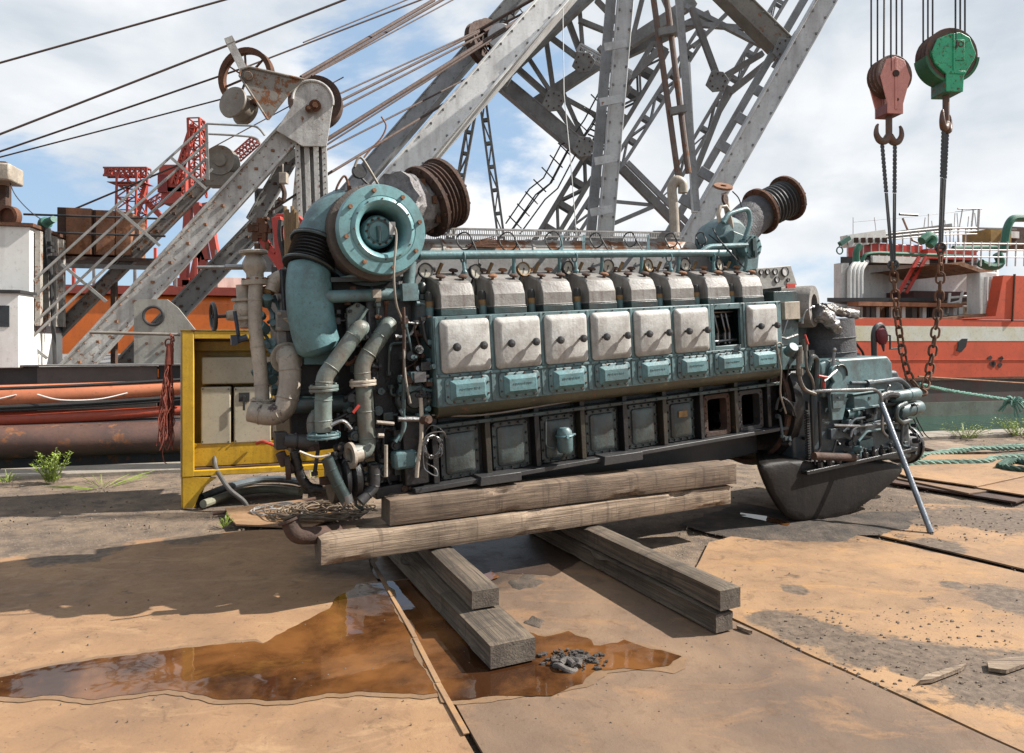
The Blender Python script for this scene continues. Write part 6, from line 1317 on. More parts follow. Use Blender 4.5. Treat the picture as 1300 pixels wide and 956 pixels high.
# ================================================================ large sheerlegs crane
YC = 18.
big = thing('sheerlegs_crane', P(700, 470, YC), 'giant silver grey lattice sheerlegs crane towering over the engine', 'crane')
def mem(a, c, wpx, m=GREYS, Ya=YC, Yb=YC, name='leg', dr=1.0, par=big, capl=True):
    if name in ('brace', 'diagonal', 'batten'): k_ = R.uniform(-.3, .3)*(.2 if name == 'batten' else 1); Ya += k_; Yb += k_
    A, B_ = P(*a, Ya), P(*c, Yb); w = wpx*(Ya+Yb)/2/F; d = (B_-A).normalized(); vw = V((0, 1, 0)); s = d.cross(vw).normalized()
    b = MB(); b.beam(A, B_, w, w*dr, vw)
    if wpx > 16:
        for sg in (-1, 1): b.beam(A+s*sg*w*.47-vw*(w*dr*.53), B_+s*sg*w*.47-vw*(w*dr*.53), w*.10, w*.06, vw)
    g = b.build(name, m, par, bev=.012 if wpx > 12 else 0)
    if wpx > 16:
        r = MB(); L_ = (B_-A).length; k = .2
        while k < L_: 
            for sg in (-1, 1): p_ = A+d*k+s*(sg*w*.38)-vw*(w*dr*.5); r.cbox(p_, (.05, .05, .05))
            k += .45
        r.build('rivet_row', GREYD, g, smooth=0)
    return g
def latm(a, c, wpx, cpx, n, m=GREYS, Ya=YC, Yb=YC, name='lattice_leg', zig=True, par=big):
    A, B_ = P(*a, Ya), P(*c, Yb); w = wpx*YC/F; cw = cpx*YC/F; d = (B_-A).normalized(); vw = V((0, 1, 0)); s = d.cross(vw).normalized()
    b = MB()
    for yy in (0, w*.8):
        for sg in (-1, 1): b.beam(A+s*sg*w/2+vw*yy, B_+s*sg*w/2+vw*yy, cw, cw, vw)
        for i in range(n+1):
            p_ = A.lerp(B_, i/n)+vw*yy; b.beam(p_-s*w/2, p_+s*w/2, cw*1.3, cw*.25, vw)
            if zig and i < n: q_ = A.lerp(B_, (i+1)/n)+vw*yy; sg = 1 if i % 2 else -1; b.beam(p_-s*w/2*sg, q_+s*w/2*sg, cw*.5, cw*.25, vw)
    for i in range(n+1):
        for sg in (-1, 1): p_ = A.lerp(B_, i/n)+s*sg*w/2; b.beam(p_, p_+vw*w*.8, cw*.5)
    return b.build(name, m, par, smooth=0)
GB2 = mat('shaded_blue_grey_girder', (.42, .43, .44), (.30, .31, .32), rust=.07, rough=.55, sc_=1.1, grime=.3, streak=.3)  # girder grey darkened to carry shade in its colour
mem((395, 358), (742, -40), 33, mat('sunlit_silver_girder', (1.12, 1.12, 1.09), (.92, .92, .90), rust=.12, rough=.5, sc_=1.1, grime=.22, bump=.15, streak=.3, gcol=(.2, .17, .14)), 15.5, 17.5)                    # near leg, its sunlit brightness put into the paint colour
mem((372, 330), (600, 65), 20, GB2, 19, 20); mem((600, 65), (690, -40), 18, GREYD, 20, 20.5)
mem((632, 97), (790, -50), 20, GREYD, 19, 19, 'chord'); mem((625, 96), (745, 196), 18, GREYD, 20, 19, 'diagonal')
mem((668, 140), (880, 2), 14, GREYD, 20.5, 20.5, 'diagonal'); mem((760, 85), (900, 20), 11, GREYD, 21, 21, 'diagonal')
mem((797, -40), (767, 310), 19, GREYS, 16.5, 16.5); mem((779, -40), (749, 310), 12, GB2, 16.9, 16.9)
for v in (60, 130, 205, 270): mem((776-(v+40)*.0857, v), (804-(v+40)*.0857, v-5), 10, GREYS, 16.0, 16.0, 'batten', .2)
latm((600, 140), (566, 330), 9, 3.4, 7, GREYD, 21, 21); latm((612, 122), (640, 330), 9, 3.4, 7, GREYD, 21, 21)
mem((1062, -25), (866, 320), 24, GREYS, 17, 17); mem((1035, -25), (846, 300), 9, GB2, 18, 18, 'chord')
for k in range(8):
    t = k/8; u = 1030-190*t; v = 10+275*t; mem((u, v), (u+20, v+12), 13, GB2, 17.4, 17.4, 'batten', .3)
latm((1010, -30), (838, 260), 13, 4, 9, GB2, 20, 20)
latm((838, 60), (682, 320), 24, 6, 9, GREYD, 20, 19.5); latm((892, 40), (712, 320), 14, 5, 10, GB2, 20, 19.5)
mem((905, -25), (997, 66), 24, mat('brown_grey_girder', (.30, .27, .23), (.2, .18, .155), rust=.22, rough=.65, sc_=1.5, grime=.3), 18, 18, 'tie_beam')
for a, c_, w in (((870, 8), (968, 58), 6), ((878, 10), (912, 102), 7), ((968, 68), (910, 103), 7), ((998, 60), (926, 118), 8), ((870, 30), (1000, 40), 6), ((880, 60), (940, 0), 5), ((789, 214), (872, 298), 10), ((796, 206), (880, 290), 6), ((774, 286), (830, 262), 5), ((782, 256), (845, 262), 4), ((925, 110), (880, 225), 7), ((760, 60), (800, 100), 6)):
    mem(a, c_, w, GREYD if w > 6 else GB2, 19, 19, 'brace')
# fan of light bracing above
for a, c_, w in (((650, 81), (703, 128), 7), ((666, 66), (705, 126), 5), ((692, 42), (704, 126), 6), ((703, 128), (742, 186), 7), ((714, 116), (742, 180), 5), ((712, 122), (778, 158), 5), ((718, 17), (741, 79), 7), ((735, 2), (741, 79), 5), ((735, 26), (795, 50), 6), ((692, 42), (741, 79), 6), ((741, 79), (790, 60), 6), ((757, 0), (800, 45), 6), ((770, 160), (800, 110), 6), ((800, 100), (840, 60), 8), ((820, -20), (800, 60), 6), ((835, -20), (870, 60), 6)):
    mem(a, c_, w, GREYD, 19.5, 19.5, 'brace')
latm((735, 60), (800, 95), 10, 2.5, 6, GREYS, 19, 19, 'walkway')
for (a, c_) in (((827, -20), (861, 225)), ((844, -20), (874, 220))): b = MB(); b.cyl(P(*a, 15), P(*c_, 15), .065, n=10); b.build('pole', mat('rusty_pole', (.24, .17, .14), (.17, .12, .10), rust=.4, rough=.7, sc_=2), big)
for v in (42, 142): mem((830+(v*.145), v), (852+(v*.13), v-4), 9, GREYD, 14.9, 14.9, 'clamp')
b = MB(); b.tube(catmull([P(857, 300, 14), P(855, 262, 14), P(853, 240, 14), P(858, 229, 14), P(866, 233, 14), P(867, 245, 14)]), .10, 12); b.build('exhaust_bend', CREAM, big)
mem((872, 80), (882, 270), 7, GREYS, 16, 16, 'strut'); mem((861, -10), (884, 268), 8, GB2, 16, 16, 'strut')
# stair with hand rails beside the truss
for off in (0, 8):
    for pts in ([(642, 284), (672, 240), (690, 226), (712, 184), (724, 178), (742, 152), (776, 88)], [(652, 290), (684, 246), (700, 232), (722, 190), (736, 182), (752, 160), (782, 100)]):
        b = MB(); b.tube([P(u+off, v+off*.9, 19) for u, v in pts], .022, 5); b.build('stair_rail', DGREY, big)
for k in range(12):
    t = k/12; u = 650+125*t; v = 280-185*t; b = MB(); b.tube([P(u-4, v-6, 19), P(u+12, v+10, 19)], .02, 5); b.build('rail_post', DGREY, big)
for k in range(16): t = k/16; u = 738+44*t; v = 190-105*t; b = MB(); b.tube([P(u, v, 19), P(u+12, v+5, 19)], .025, 4); b.build('rung', DGREY, big)
for uv, Y in (((703, 128), 18.6), ((741, 79), 18.6), ((742, 186), 18.6), ((771, 160), 19.0), ((997, 62), 17.2), ((911, 103), 18.4), ((636, 98), 18.4)):
    b = MB(); c = P(*uv, Y); b.prism([c+V((x*.32, 0, z*.32)) for x, z in ((-1, -.3), (-.4, -.9), (.5, -.8), (1, .1), (.5, .8), (-.5, .9))], (0, .05, 0)); g = b.build('gusset_plate', GREYD, big, bev=.008)
    r = MB()
    for k in range(8): t = k*math.pi/4; r.cyl(c+V((.2*math.cos(t), 0, .2*math.sin(t))), c+V((.2*math.cos(t), -.03, .2*math.sin(t))), .022, n=6)
    r.build('rivet_row', RUSTD, g)
# crown sheaves
for k in range(3): wheel(P(612+k*5, 56-k*2, 19.3+.3*k), (.75, -.65, .1), .62, .22, RUSTD, 'sheave', 6, par=big, w=.07)
c = P(633, 44, 18.8); b = MB(); b.lathe([(0, 0), (.32, 0), (.36, .1), (.36, .4), (0, .4)], c, (.3, 1, 0), 24); b.build('drum', GREYS, big)
for k in range(3): b = MB(); p_ = [P(634+k*9+u, 26-k*8+v, 19.5) for u, v in ((0, 8), (2, 0), (7, 0), (11, 5))]; b.tube(catmull(p_), .025, 5); b.build('hoop', DGREY, big)
# wire ropes of both cranes
for (a, c_, wpx, Ya, Yb) in (((-40, 91), (320, -10), 2.6, 13, 15), ((-40, 186), (470, -13), 2.8, 13, 16), ((-40, 206), (310, 86), 2.4, 12, 12.6), ((310, 86), (560, -10), 2.2, 12.6, 15), ((-40, 210), (300, 121), 1.9, 12, 12), ((93, 266), (235, 206), 2.4, 13, 13), ((235, 206), (436, 98), 1.6, 13, 15), ((382, 98), (551, 0), 4.5, 12, 18), ((382, 103), (575, -8), 3.6, 12, 18), ((396, 96), (582, -4), 1.8, 12, 18), ((385, 54), (545, -12), 1.8, 14, 18),
    ((405, 131), (609, 38), 2.2, 12, 19), ((400, 144), (609, 40), 3.4, 12, 19), ((396, 156), (616, 42), 2.8, 12, 19), ((380, 199), (680, 12), 5.5, 12, 19), ((380, 206), (700, 2), 2.4, 12, 19), ((380, 208), (592, 100), 2.4, 12, 19), ((380, 243), (597, 112), 3.4, 12, 19), ((340, 270), (422, 217), 3.0, 12, 12), ((609, 38), (710, -20), 4, 19, 19), ((616, 42), (735, -20), 3, 19, 19)):
    b = MB(); b.cyl(P(*a, Ya), P(*c_, Yb), wpx*Ya/F/2, wpx*Yb/F/2, n=6); b.build('wire_rope', ROPEW, big)
b = MB(); b.tube([P(714, -20, 17), P(716, 120, 17), P(724, 200, 17), P(732, 300, 17)], .012, 4); b.build('wire_rope', GREYS, big)
# pontoon carrying the big crane
p2_ = thing('crane_barge', P(760, 470, 24), 'flat rust brown barge deck below the sheerlegs crane behind the engine', 'barge')
for u, v, Y in ((395, 358, 15.5), (372, 330, 19), (767, 310, 16.5), (866, 320, 17), (566, 330, 21), (640, 330, 21), (682, 320, 20), (712, 320, 20), (846, 300, 18)):
    p_ = P(u, v, Y); b = MB(); b.box((p_.x-.4, p_.y-.3, .9), (p_.x+.4, p_.y+.5, p_.z+.1)); b.build('pedestal', GREYD, big)
b = MB(); a_, c_ = P(400, 440, 15), P(960, 440, 15); b.box((a_.x-1, 15, -.8), (c_.x+1, 34, .9)); b.build('hull', HULL, p2_, bev=.05)
# ================================================================ hook blocks, slings and chains
YH = 7.0
def hb_frame(u, v, deg): return zframe(P(u, v, YH), deg)
def block(u, v, label, cols, scale, kind):
    f = hb_frame(u, v, 8 if kind == 0 else 3); o = thing('hook_block', None, label, 'hook block', 'crane hook blocks', M=f.M); s = scale
    YK = .62
    def sq(b): b.v = [V((q.x, q.y*YK, q.z)) for q in b.v]; return b
    L_ = lambda b, n, m, bev=0, parent=o: sq(b).build(n, m, parent=parent, local=True, bev=bev)
    rust = mat('rusty_sheave', (.20, .10, .07), (.12, .06, .045), rust=.3, rough=.6, sc_=8)
    if kind == 0:
        pl = [(-.10, .20), (0, .235), (.10, .20), (.165, .03), (.085, -.24), (.085, -.34), (-.085, -.34), (-.085, -.24), (-.165, .03)]
        for y in (0, .30):
            b = MB(); b.prism([(x*s, y*s, z*s) for x, z in pl], (0, .022*s, 0)); b.box((-.012*s, (y-.014)*s, -.30*s), (.012*s, y*s-.001, .22*s)); c = L_(b, 'cheek_plate', cols[0], .004)
            b = MB(); b.cyl((0, (y-.02)*s, .06*s), (0, y*s, .06*s), .035*s, n=10); b.cyl((.02*s, (y-.012)*s, -.2*s), (.02*s, y*s, -.2*s), .014*s, n=8); L_(b, 'axle_end', RUSTD, 0, c)
        for k in range(3): b = MB(); y = .065+.085*k; b.lathe([(.03, -.028), (.20, -.036), (.205, -.03), (.165, 0), (.205, .03), (.20, .036), (.03, .028), (.03, -.028)], V((0, y*s, .06*s)), (0, 1, 0), 30); L_(b, 'sheave', rust)
        b = MB(); b.box((-.085*s, .024*s, -.34*s), (.085*s, .298*s, -.235*s)); cr = L_(b, 'crosshead', cols[1], .01)
        b = MB(); b.cyl((-.15*s, .02*s, .04*s), (-.15*s, .30*s, .04*s), .008*s, n=6); b.cyl((.15*s, .02*s, .04*s), (.15*s, .30*s, .04*s), .008*s, n=6); L_(b, 'guard_rod', CREAM)
    else:
        cheek = [(-.02, .26), (.07, .27), (.17, .22), (.235, .06), (.22, .0), (.11, -.18), (.10, -.34), (-.08, -.34), (-.08, -.16), (-.2, -.05), (-.235, .06), (-.17, .2)]
        for y in (0, .36):
            b = MB(); b.prism([(x*s, y*s, z*s) for x, z in cheek], (0, .03*s, 0)); c = L_(b, 'cheek_plate', cols[0], .006)
            b = MB(); b.box((-.012*s, (y-.02)*s, -.15*s), (.004*s, y*s-.001, .25*s)); b.box((.004*s, (y-.014)*s, -.02*s), (.11*s, y*s-.001, .19*s)); b.box((-.03*s, (y-.016)*s, -.16*s), (.12*s, y*s-.001, -.13*s)); L_(b, 'raised_plate', cols[0], .003, c)
            b = MB(); b.box((.022*s, (y-.024)*s, .11*s), (.034*s, (y-.0145)*s, .18*s)); b.torus((.068*s, (y-.018)*s, .145*s), (0, 1, 0), .026*s, .007*s, 18, 6); L_(b, 'number_ten', rust, 0, c)
        for k in range(3): b = MB(); y = .09+.10*k; b.lathe([(.03, -.03), (.275, -.045), (.28, -.035), (.23, 0), (.28, .035), (.275, .045), (.03, .03), (.03, -.03)], V((0, y*s, .05*s)), (0, 1, 0), 34); L_(b, 'sheave', rust)
        b = MB(); b.lathe([(.262, .0), (.29, .0), (.29, .30), (.262, .30), (.262, 0)], V((0, .03*s, .05*s)), (0, 1, 0), 26, rad(5), rad(175)); L_(b, 'guard_shell', mat('dark_green_paint', (.03, .20, .07), rust=.25, sc_=5)); b = MB()
        pts = [(-.24, .10), (-.235, .03), (-.17, -.09), (-.09, -.16), (-.09, -.2), (.09, -.2), (.12, -.16), (.18, -.06), (.235, .06), (.25, .10), (.235, .03), (.17, -.08), (.10, -.175), (-.08, -.175), (-.15, -.09), (-.215, .03)]
        b.prism([(x*s*1.02, .031*s, z*s) for x, z in pts[:4]]+[(x*s*.93, .031*s, z*s) for x, z in ((-.09, -.13), (-.15, -.07), (-.21, .04))], (0, .328*s, 0)); L_(b, 'lower_shell', MATS['dark_green_paint'], .003)
        b = MB(); b.box((-.09*s, .032*s, -.34*s), (.10*s, .358*s, -.19*s)); L_(b, 'crosshead', cols[1], .008)
    return o, f, s
PINK = mat('faded_pink_paint', (.95, .40, .33), (.80, .32, .26), rust=.14, rough=.55, sc_=6, grime=.15); PINKD = mat('dull_maroon_paint', (.30, .07, .065), (.24, .06, .05), rust=.12, rough=.5, sc_=6)
GRN = mat('chipped_green_paint', (.05, .62, .30), (.04, .50, .24), rust=.33, rough=.45, sc_=9, grime=.15, rc=((.10, .04, .02), (.20, .08, .05))); GRND = mat('chipped_dull_green', (.07, .24, .15), (.06, .18, .12), rust=.34, rough=.5, sc_=7)
def hook(o, f, s, z0, m, dbl=True, flat=0):
    pass
pk, pf, ps = block(1137, 101, 'pink hook block with three rusty sheaves hanging above the red ship', (PINK, PINKD), 1.02, 0)
gr, gf, gs = block(1211, 74, 'larger chipped green hook block hanging highest over the red ship', (GRN, GRND), 1.0, 1)
HK = mat('worn_hook_steel', (.20, .11, .08), (.14, .08, .06), rust=.35, rough=.5, sc_=9)
def ramshorn(block_o, f, yc, ztop, shank, w, ang, name='ramshorn_hook'):
    b = MB(); c, s_ = math.cos(rad(ang)), math.sin(rad(ang)); q = lambda x, z: V((x*c, yc+x*s_, z))
    b.cyl(q(0, ztop), q(0, ztop-shank), .032, n=12)
    for sg in (-1, 1):
        pts = catmull([q(0, ztop-shank+.01), q(sg*w*.35, ztop-shank-.045), q(sg*w*.75, ztop-shank-.04), q(sg*w*1.02, ztop-shank+.02), q(sg*w*1.0, ztop-shank+.09), q(sg*w*.88, ztop-shank+.125)], 4); n_ = len(pts); b.tube(pts, [.042-.032*(i/(n_-1))**1.5 for i in range(n_)], 10)
    return b.build(name, HK, parent=block_o, local=True, smooth=60)
ramshorn(pk, pf, .10, -.34, .22, .15, 5); ramshorn(gr, gf, .118, -.34, .30, .13, 40)
HP = [f_.M @ V((sg*w_*.55*math.cos(rad(a_)), yc+sg*w_*.55*math.sin(rad(a_)), z_)) for f_, yc, w_, a_, z_ in ((pf, .10, .15, 5, -.60), (gf, .118, .13, 40, -.68)) for sg in (-1, 1)]
# ropes up from each block
for us, o, vv, dY in (((1106, 1114, 1122, 1131, 1138, 1145), pk, 90, [.12, .15, .2, 0, .06, .1]), ((1172, 1178, 1184, 1213, 1219, 1225), gr, 62, [.15, .2, .22, .0, .06, .12])):
    for u, dy in zip(us, dY): b = MB(); b.cyl(P(u, vv, YH+dy), P(u+(2 if u == 1122 else 0), -260, YH+dy), .0095, n=6); b.build('wire_rope', mat('dark_wire_rope', (.05, .045, .05), rough=.5), o)
# chains
def link_mesh(L_, W_, r):
    h = (L_-W_)/2; pts = [V((W_/2*math.cos(t), 0, h+W_/2*math.sin(t))) for t in [rad(x) for x in range(0, 181, 30)]]+[V((W_/2*math.cos(t), 0, -h+W_/2*math.sin(t))) for t in [rad(x) for x in range(180, 361, 30)]]
    n_ = len(pts); vs = []
    for i, p_ in enumerate(pts):
        d = (pts[(i+1) % n_]-pts[i-1]).normalized(); u_ = V((0, 1, 0)); w_ = d.cross(u_)
        for k in range(6): t = k*math.pi/3; vs.append(p_+u_*r*math.cos(t)+w_*r*math.sin(t))
    b = MB(); b.add(vs, [(i*6+k, i*6+(k+1) % 6, ((i+1) % n_)*6+(k+1) % 6, ((i+1) % n_)*6+k) for i in range(n_) for k in range(6)])
    me = bpy.data.meshes.new('chain_link'); me.from_pydata([tuple(q) for q in b.v], [], b.f); me.polygons.foreach_set('use_smooth', [True]*len(me.polygons)); me.materials.append(CHAINM); return me
LM = link_mesh(.118, .072, .0115)
def chain(name, pts, label, top):
    pts = catmull(pts, 8); base = pts[0]; o = thing(name, base, label, 'chain', 'slings between the hook blocks and the gearbox')
    pitch = .094; acc = 0; tot = 0; i = 0; j = 0; cur = pts[0]
    segs = [(pts[k], pts[k+1]) for k in range(len(pts)-1)]; out = []; rem = 0
    for a, c_ in segs:
        l = (c_-a).length; t = rem
        while t < l: out.append((a.lerp(c_, t/l), (c_-a).normalized())); t += pitch
        rem = t-l
    for k, (p_, d) in enumerate(out):
        l = bpy.data.objects.new('chain_link', LM); COL.objects.link(l); l.parent = o; WM[l.name] = WM[o.name]
        q = d.to_track_quat('Z', 'Y').to_matrix().to_4x4() @ Matrix.Rotation(rad(40+(90 if k % 2 else 0)+R.uniform(-9, 9)), 4, 'Z')
        l.matrix_local = Matrix.Translation(p_-base) @ q
    for (a, c_) in top:                                    # doubled sling legs from the hook
        A, B_ = V(a), P(*c_, YH); b = MB(); md = A.lerp(B_, .42); n_ = 26
        for k in range(n_):
            p_ = A.lerp(md, k/n_); w_ = .012 if k % 2 else .008; b.cbox(p_, (w_*1.5, w_*1.5, (md-A).length/n_*1.2))
        b.tube([md, B_], .0085, 6); b.build('sling_leg', mat('grey_sling_steel', (.10, .105, .11), (.07, .07, .07), rough=.4, metal=.3), o)
    p_ = pts[0]; b = MB(); b.torus(p_+V((0, 0, .03)), (.3, 1, 0), .045, .012, 16, 6); b.cyl(p_+V((-.05, 0, .03)), p_+V((.05, 0, .03)), .016, n=8); b.build('shackle', mat('grey_sling_steel', (.10, .105, .11)), o); return o
chain('lifting_chain', [P(1134, 340, YH), P(1137, 380, YH), P(1143, 430, YH-.02), P(1152, 472, YH-.05), P(1164, 492, YH-.12), P(1173, 500, YH-.2)], 'rusty lifting chain hanging from the pink hook block down to the gearbox', [(HP[0]+V((-.012, 0, 0)), (1132, 338)), (HP[0]+V((.016, .02, 0)), (1134, 338)), (HP[1]+V((-.016, 0, 0)), (1134, 338)), (HP[1]+V((.012, .02, 0)), (1136, 338))])
chain('lifting_chain', [P(1194, 318, YH), P(1193, 370, YH), P(1187, 425, YH-.02), P(1180, 470, YH-.06), P(1173, 495, YH-.15)], 'rusty lifting chain hanging from the green hook block down to the gearbox', [(HP[2]+V((-.012, 0, 0)), (1192, 316)), (HP[2]+V((.016, .02, 0)), (1194, 316)), (HP[3]+V((-.016, 0, 0)), (1194, 316)), (HP[3]+V((.012, .02, 0)), (1196, 316))])
# ================================================================ red ship on the right
SY = 4.2
def SL(u, v, y=SY): return QF.L(u, v, y)
def SW(u, v, y=SY): return QF.W(u, v, y)
ship = thing('red_ship', SW(1200, 545), 'red hulled ship with white stripe and cut open white superstructure beyond the quay', 'ship')
SHIPR = mat('ship_red_paint', (.98, .13, .045), (.80, .11, .04), rust=.03, rough=.7, sc_=.7, grime=.22, bump=.05, streak=.15, gcol=(.12, .03, .025))
BOOT = mat('scuffed_boot_topping', (.11, .105, .09), (.17, .05, .04), rust=.12, rough=.7, sc_=1.1, grime=.4, bump=.1, streak=.3)
WHS = mat('ship_white_paint', (1.05, 1.05, 1.0), (.92, .92, .87), rust=.05, rough=.55, sc_=1.2, grime=.15, streak=.25)
PINKW = mat('rusty_deck_edge', (.45, .24, .13), (.33, .17, .10), rust=.4, rough=.8, sc_=2)
xl_, xr2 = SL(960, 480).x, SL(1700, 480).x
def sbox(u0, u1, v0, v1, y0, y1, name, m, bev=0, par=ship, x1=None):
    p_, q_ = SL(u0, v1, y0), SL(u1, v0, y0); return box_w(p_.x, y0, p_.z, q_.x if x1 is None else x1, y1, q_.z).build(name, m, par, bev=bev)
SK = V((.62, .80, 0))
def sboxk(u0, u1, v0, v1, y0, dep, name, m, bev=0): b = MB(); b.prism([SW(u0, v0, y0), SW(u1, v0, y0), SW(u1, v1, y0), SW(u0, v1, y0)], SK*dep); return b.build(name, m, ship, bev=bev)
zz = lambda v, y=SY: SL(1150, v, y).z
box_w(xl_, SY, -1.6, xr2, SY+8, zz(482)).build('lower_hull', BOOT, ship)
box_w(xl_, SY-.03, zz(482), xr2, SY+8, zz(433)).build('hull_side', SHIPR, ship)
box_w(xl_, SY-.035, zz(433)+.001, xr2, SY+.4, zz(414)).build('white_stripe', mat('dirty_white_stripe', (1.1, 1.07, .98), (.95, .84, .58), rust=.03, rough=.5, sc_=1.2, grime=.1), ship)
box_w(xl_, SY-.03, zz(414)+.001, xr2, SY+.4, zz(405)).build('sheer_strake', SHIPR, ship)
box_w(xl_, SY+.42, zz(433), xr2, SY+8, zz(405)-.01).build('deck', PINKW, ship)
box_w(xl_, SY-.05, zz(483)-.01, xr2, SY-.025, zz(480)).build('rubbing_edge', RUST, ship)
x0 = SL(1232, 400).x
b = MB(); b.prism([QF.M @ V(p) for p in ((SL(1222, 405).x, SY-.04, zz(404)), (xr2, SY-.04, zz(404)), (xr2, SY-.04, zz(350)), (SL(1243, 346).x, SY-.04, zz(346)), (SL(1270, 346).x, SY-.04, zz(346)), (SL(1266, 372).x, SY-.04, zz(372)), (SL(1262, 398).x, SY-.04, zz(398))) if True][:1]+[QF.M @ V(p) for p in ((xr2, SY-.04, zz(404)), (xr2, SY-.04, zz(349)), (SL(1272, 346).x, SY-.04, zz(346)), (SL(1266, 380).x, SY-.04, zz(380)), (SL(1262, 400).x, SY-.04, zz(400)))], QF.ay*.3); b.build('forecastle_side', SHIPR, ship)
b = MB(); b.beam(SW(1288, 348, SY-.05), SW(1285, 408, SY-.05), .05, .03); b.build('plate_seam', RUST, ship)
# cut open deckhouse
sboxk(1074, 1262, 334, 400, SY+3, 3, 'deckhouse_wall', WHS)
sboxk(1067, 1240, 326, 334, SY+2.6, 3.6, 'boat_deck_edge', DGREY); sbox(1108, 1180, 327, 333, SY+2.5, SY+2.58, 'pale_edge', WHS)
sbox(1068, 1078, 334, 398, SY+2.6, SY+2.9, 'end_plate', WHS)
for k in range(4): b = MB(); u = 1078+k*5; b.tube(fillet([SW(u, 394, SY+2.5), SW(u, 342, SY+2.5), SW(u+8, 332, SY+2.6)], .3), .06, 10); b.build('vent_pipe', WHS, ship)
sbox(1235, 1245, 348, 368, SY+2.9, SY+3.1, 'dark_doorway', BLK); sbox(1244, 1266, 346, 402, SY+.5, SY+.9, 'white_bulkhead', WHS, .02)
for u in (1252, 1257): b = MB(); b.tube([SW(u, 352, SY+.4), SW(u-1, 400, SY+.4)], .05, 8); b.build('vent_pipe', WHS, ship)
sboxk(1050, 1245, 378, 383, SY+1.2, 1.6, 'dark_shelf', BLK); sbox(1160, 1248, 371, 385, SY+2.0, SY+3, 'maroon_bulwark', mat('maroon_plate', (.13, .035, .03), (.09, .025, .02), rust=.2))
sbox(1090, 1222, 385, 388, SY+.7, SY+1.1, 'torn_edge', RUSTO)
rk = random.Random(11)
for k in range(22):
    u = 1086+k*6.6+rk.uniform(-1, 1); sbox(u, u+rk.uniform(4, 6.2), 389+rk.uniform(-1, 1), 405, SY+.9+rk.uniform(0, .3), SY+1.3, 'frame_panel', rk.choice([WHS, CREAM, RUST, BLK, WHS, MATS['dull_brown_steel']]))
b = MB(); b.prism([SW(u, v, SY+.2) for u, v in ((1078, 408), (1100, 403), (1180, 404), (1216, 402), (1250, 398), (1262, 400), (1262, 405), (1078, 411))], QF.ay*1.0); b.build('deck_edge', PINKW, ship)
b = MB(); b.prism([SW(u, v, SY+.5) for u, v in ((1196, 335), (1215, 336), (1245, 346), (1262, 344), (1243, 341), (1222, 332))], QF.ay*2.5); b.build('bent_deck_plate', PINKW, ship)
# red ladder
for off in (0, 1): b = MB(); o_ = off*9; b.beam(SW(1141+o_, 372, SY+1.5), SW(1166+o_+1, 326, SY+1.5), .09, .06, QF.ay); b.build('ladder_side', REDP, ship)
for k in range(8): t = k/8; b = MB(); u, v = 1141+25*t, 371-44*t; b.cyl(SW(u, v, SY+1.5), SW(u+9, v+1, SY+1.5), .025, n=6); b.build('ladder_rung', RUSTD, ship)
# pipes and rails on the boat deck
GRP = mat('green_deck_pipe', (.03, .22, .12), (.025, .17, .10), rust=.08, rough=.45, sc_=3)
for pts, r in (([(1087, 332), (1087, 318), (1092, 312)], .09), ([(1094, 332), (1098, 323), (1112, 321), (1240, 326)], .05), ([(1274, 320), (1278, 290), (1284, 277), (1320, 277)], .11), ([(1210, 315), (1270, 314)], .07), ([(1266, 322), (1272, 335), (1258, 340), (1245, 334)], .12), ([(1180, 312), (1186, 304), (1180, 298), (1170, 306)], .12)):
    b = MB(); b.tube(fillet([SW(u, v, SY+1.8) for u, v in pts], .4), r, 10); b.build('green_pipe', GRP, ship)
sbox(1106, 1172, 311, 324, SY+2.6, SY+3.6, 'red_locker', REDP, .03); sbox(1178, 1240, 318, 328, SY+2.4, SY+3.4, 'red_locker', REDP)
sbox(1257, 1278, 291, 311, SY+3, SY+4, 'yellow_winch_house', mat('ochre_paint', (.55, .33, .06), rust=.1), .03); sbox(1282, 1330, 290, 311, SY+3, SY+4, 'brown_cabin', RUSTD); sbox(1284, 1294, 294, 302, SY+2.95, SY+3.0, 'window', WHS); sbox(1279, 1284, 290, 312, SY+2.9, SY+3.0, 'yellow_post', MATS['ochre_paint'])
RAILW = mat('white_rail_paint', (1.0, .99, .94), rust=.06, rough=.5)
def rail(pts, r=.022, y=SY+1.4, name='guard_rail', m=RAILW): b = MB(); b.tube([SW(u, v, y) for u, v in pts], r, 6); return b.build(name, m, ship)
for v in (309, 317, 326): rail([(1198, v), (1330, v+1)])
for u in range(1202, 1330, 11): rail([(u, 307), (u-1, 338)])
for dv in (0, 4, 8): rail([(1075, 302+dv), (1100, 299+dv), (1190, 290+dv), (1240, 289+dv)], .02, SY+2.6)
for k in range(16): u = 1076+k*10; rail([(u, 300-k*.7), (u, 326)], .02, SY+2.6, 'stanchion')
b = MB(); b.beam(SW(1072, 307, SY+2.7), SW(1120, 300, SY+2.7), .30, .35); b.build('crane_jib', WHS, ship); b = MB(); b.beam(SW(1120, 301, SY+2.7), SW(1205, 289, SY+2.7), .22, .22); b.beam(SW(1205, 289, SY+2.7), SW(1290, 291, SY+2.7), .05); b.build('crane_jib', GREYD, ship)
for k in range(5): u = 1085+k*9; b = MB(); b.box(SW(u, 308, SY+2.5), SW(u+4, 302, SY+2.52)); b.build('jib_slot', RUSTD, ship)
b = MB(); b.torus(SW(1066, 318, SY+2.5), QF.ay, .10, .02, 16, 6); b.beam(SW(1066, 310, SY+2.5), SW(1078, 302, SY+2.5), .12); b.build('jib_hook', mat('sea_green_paint', (.06, .22, .16)), ship)
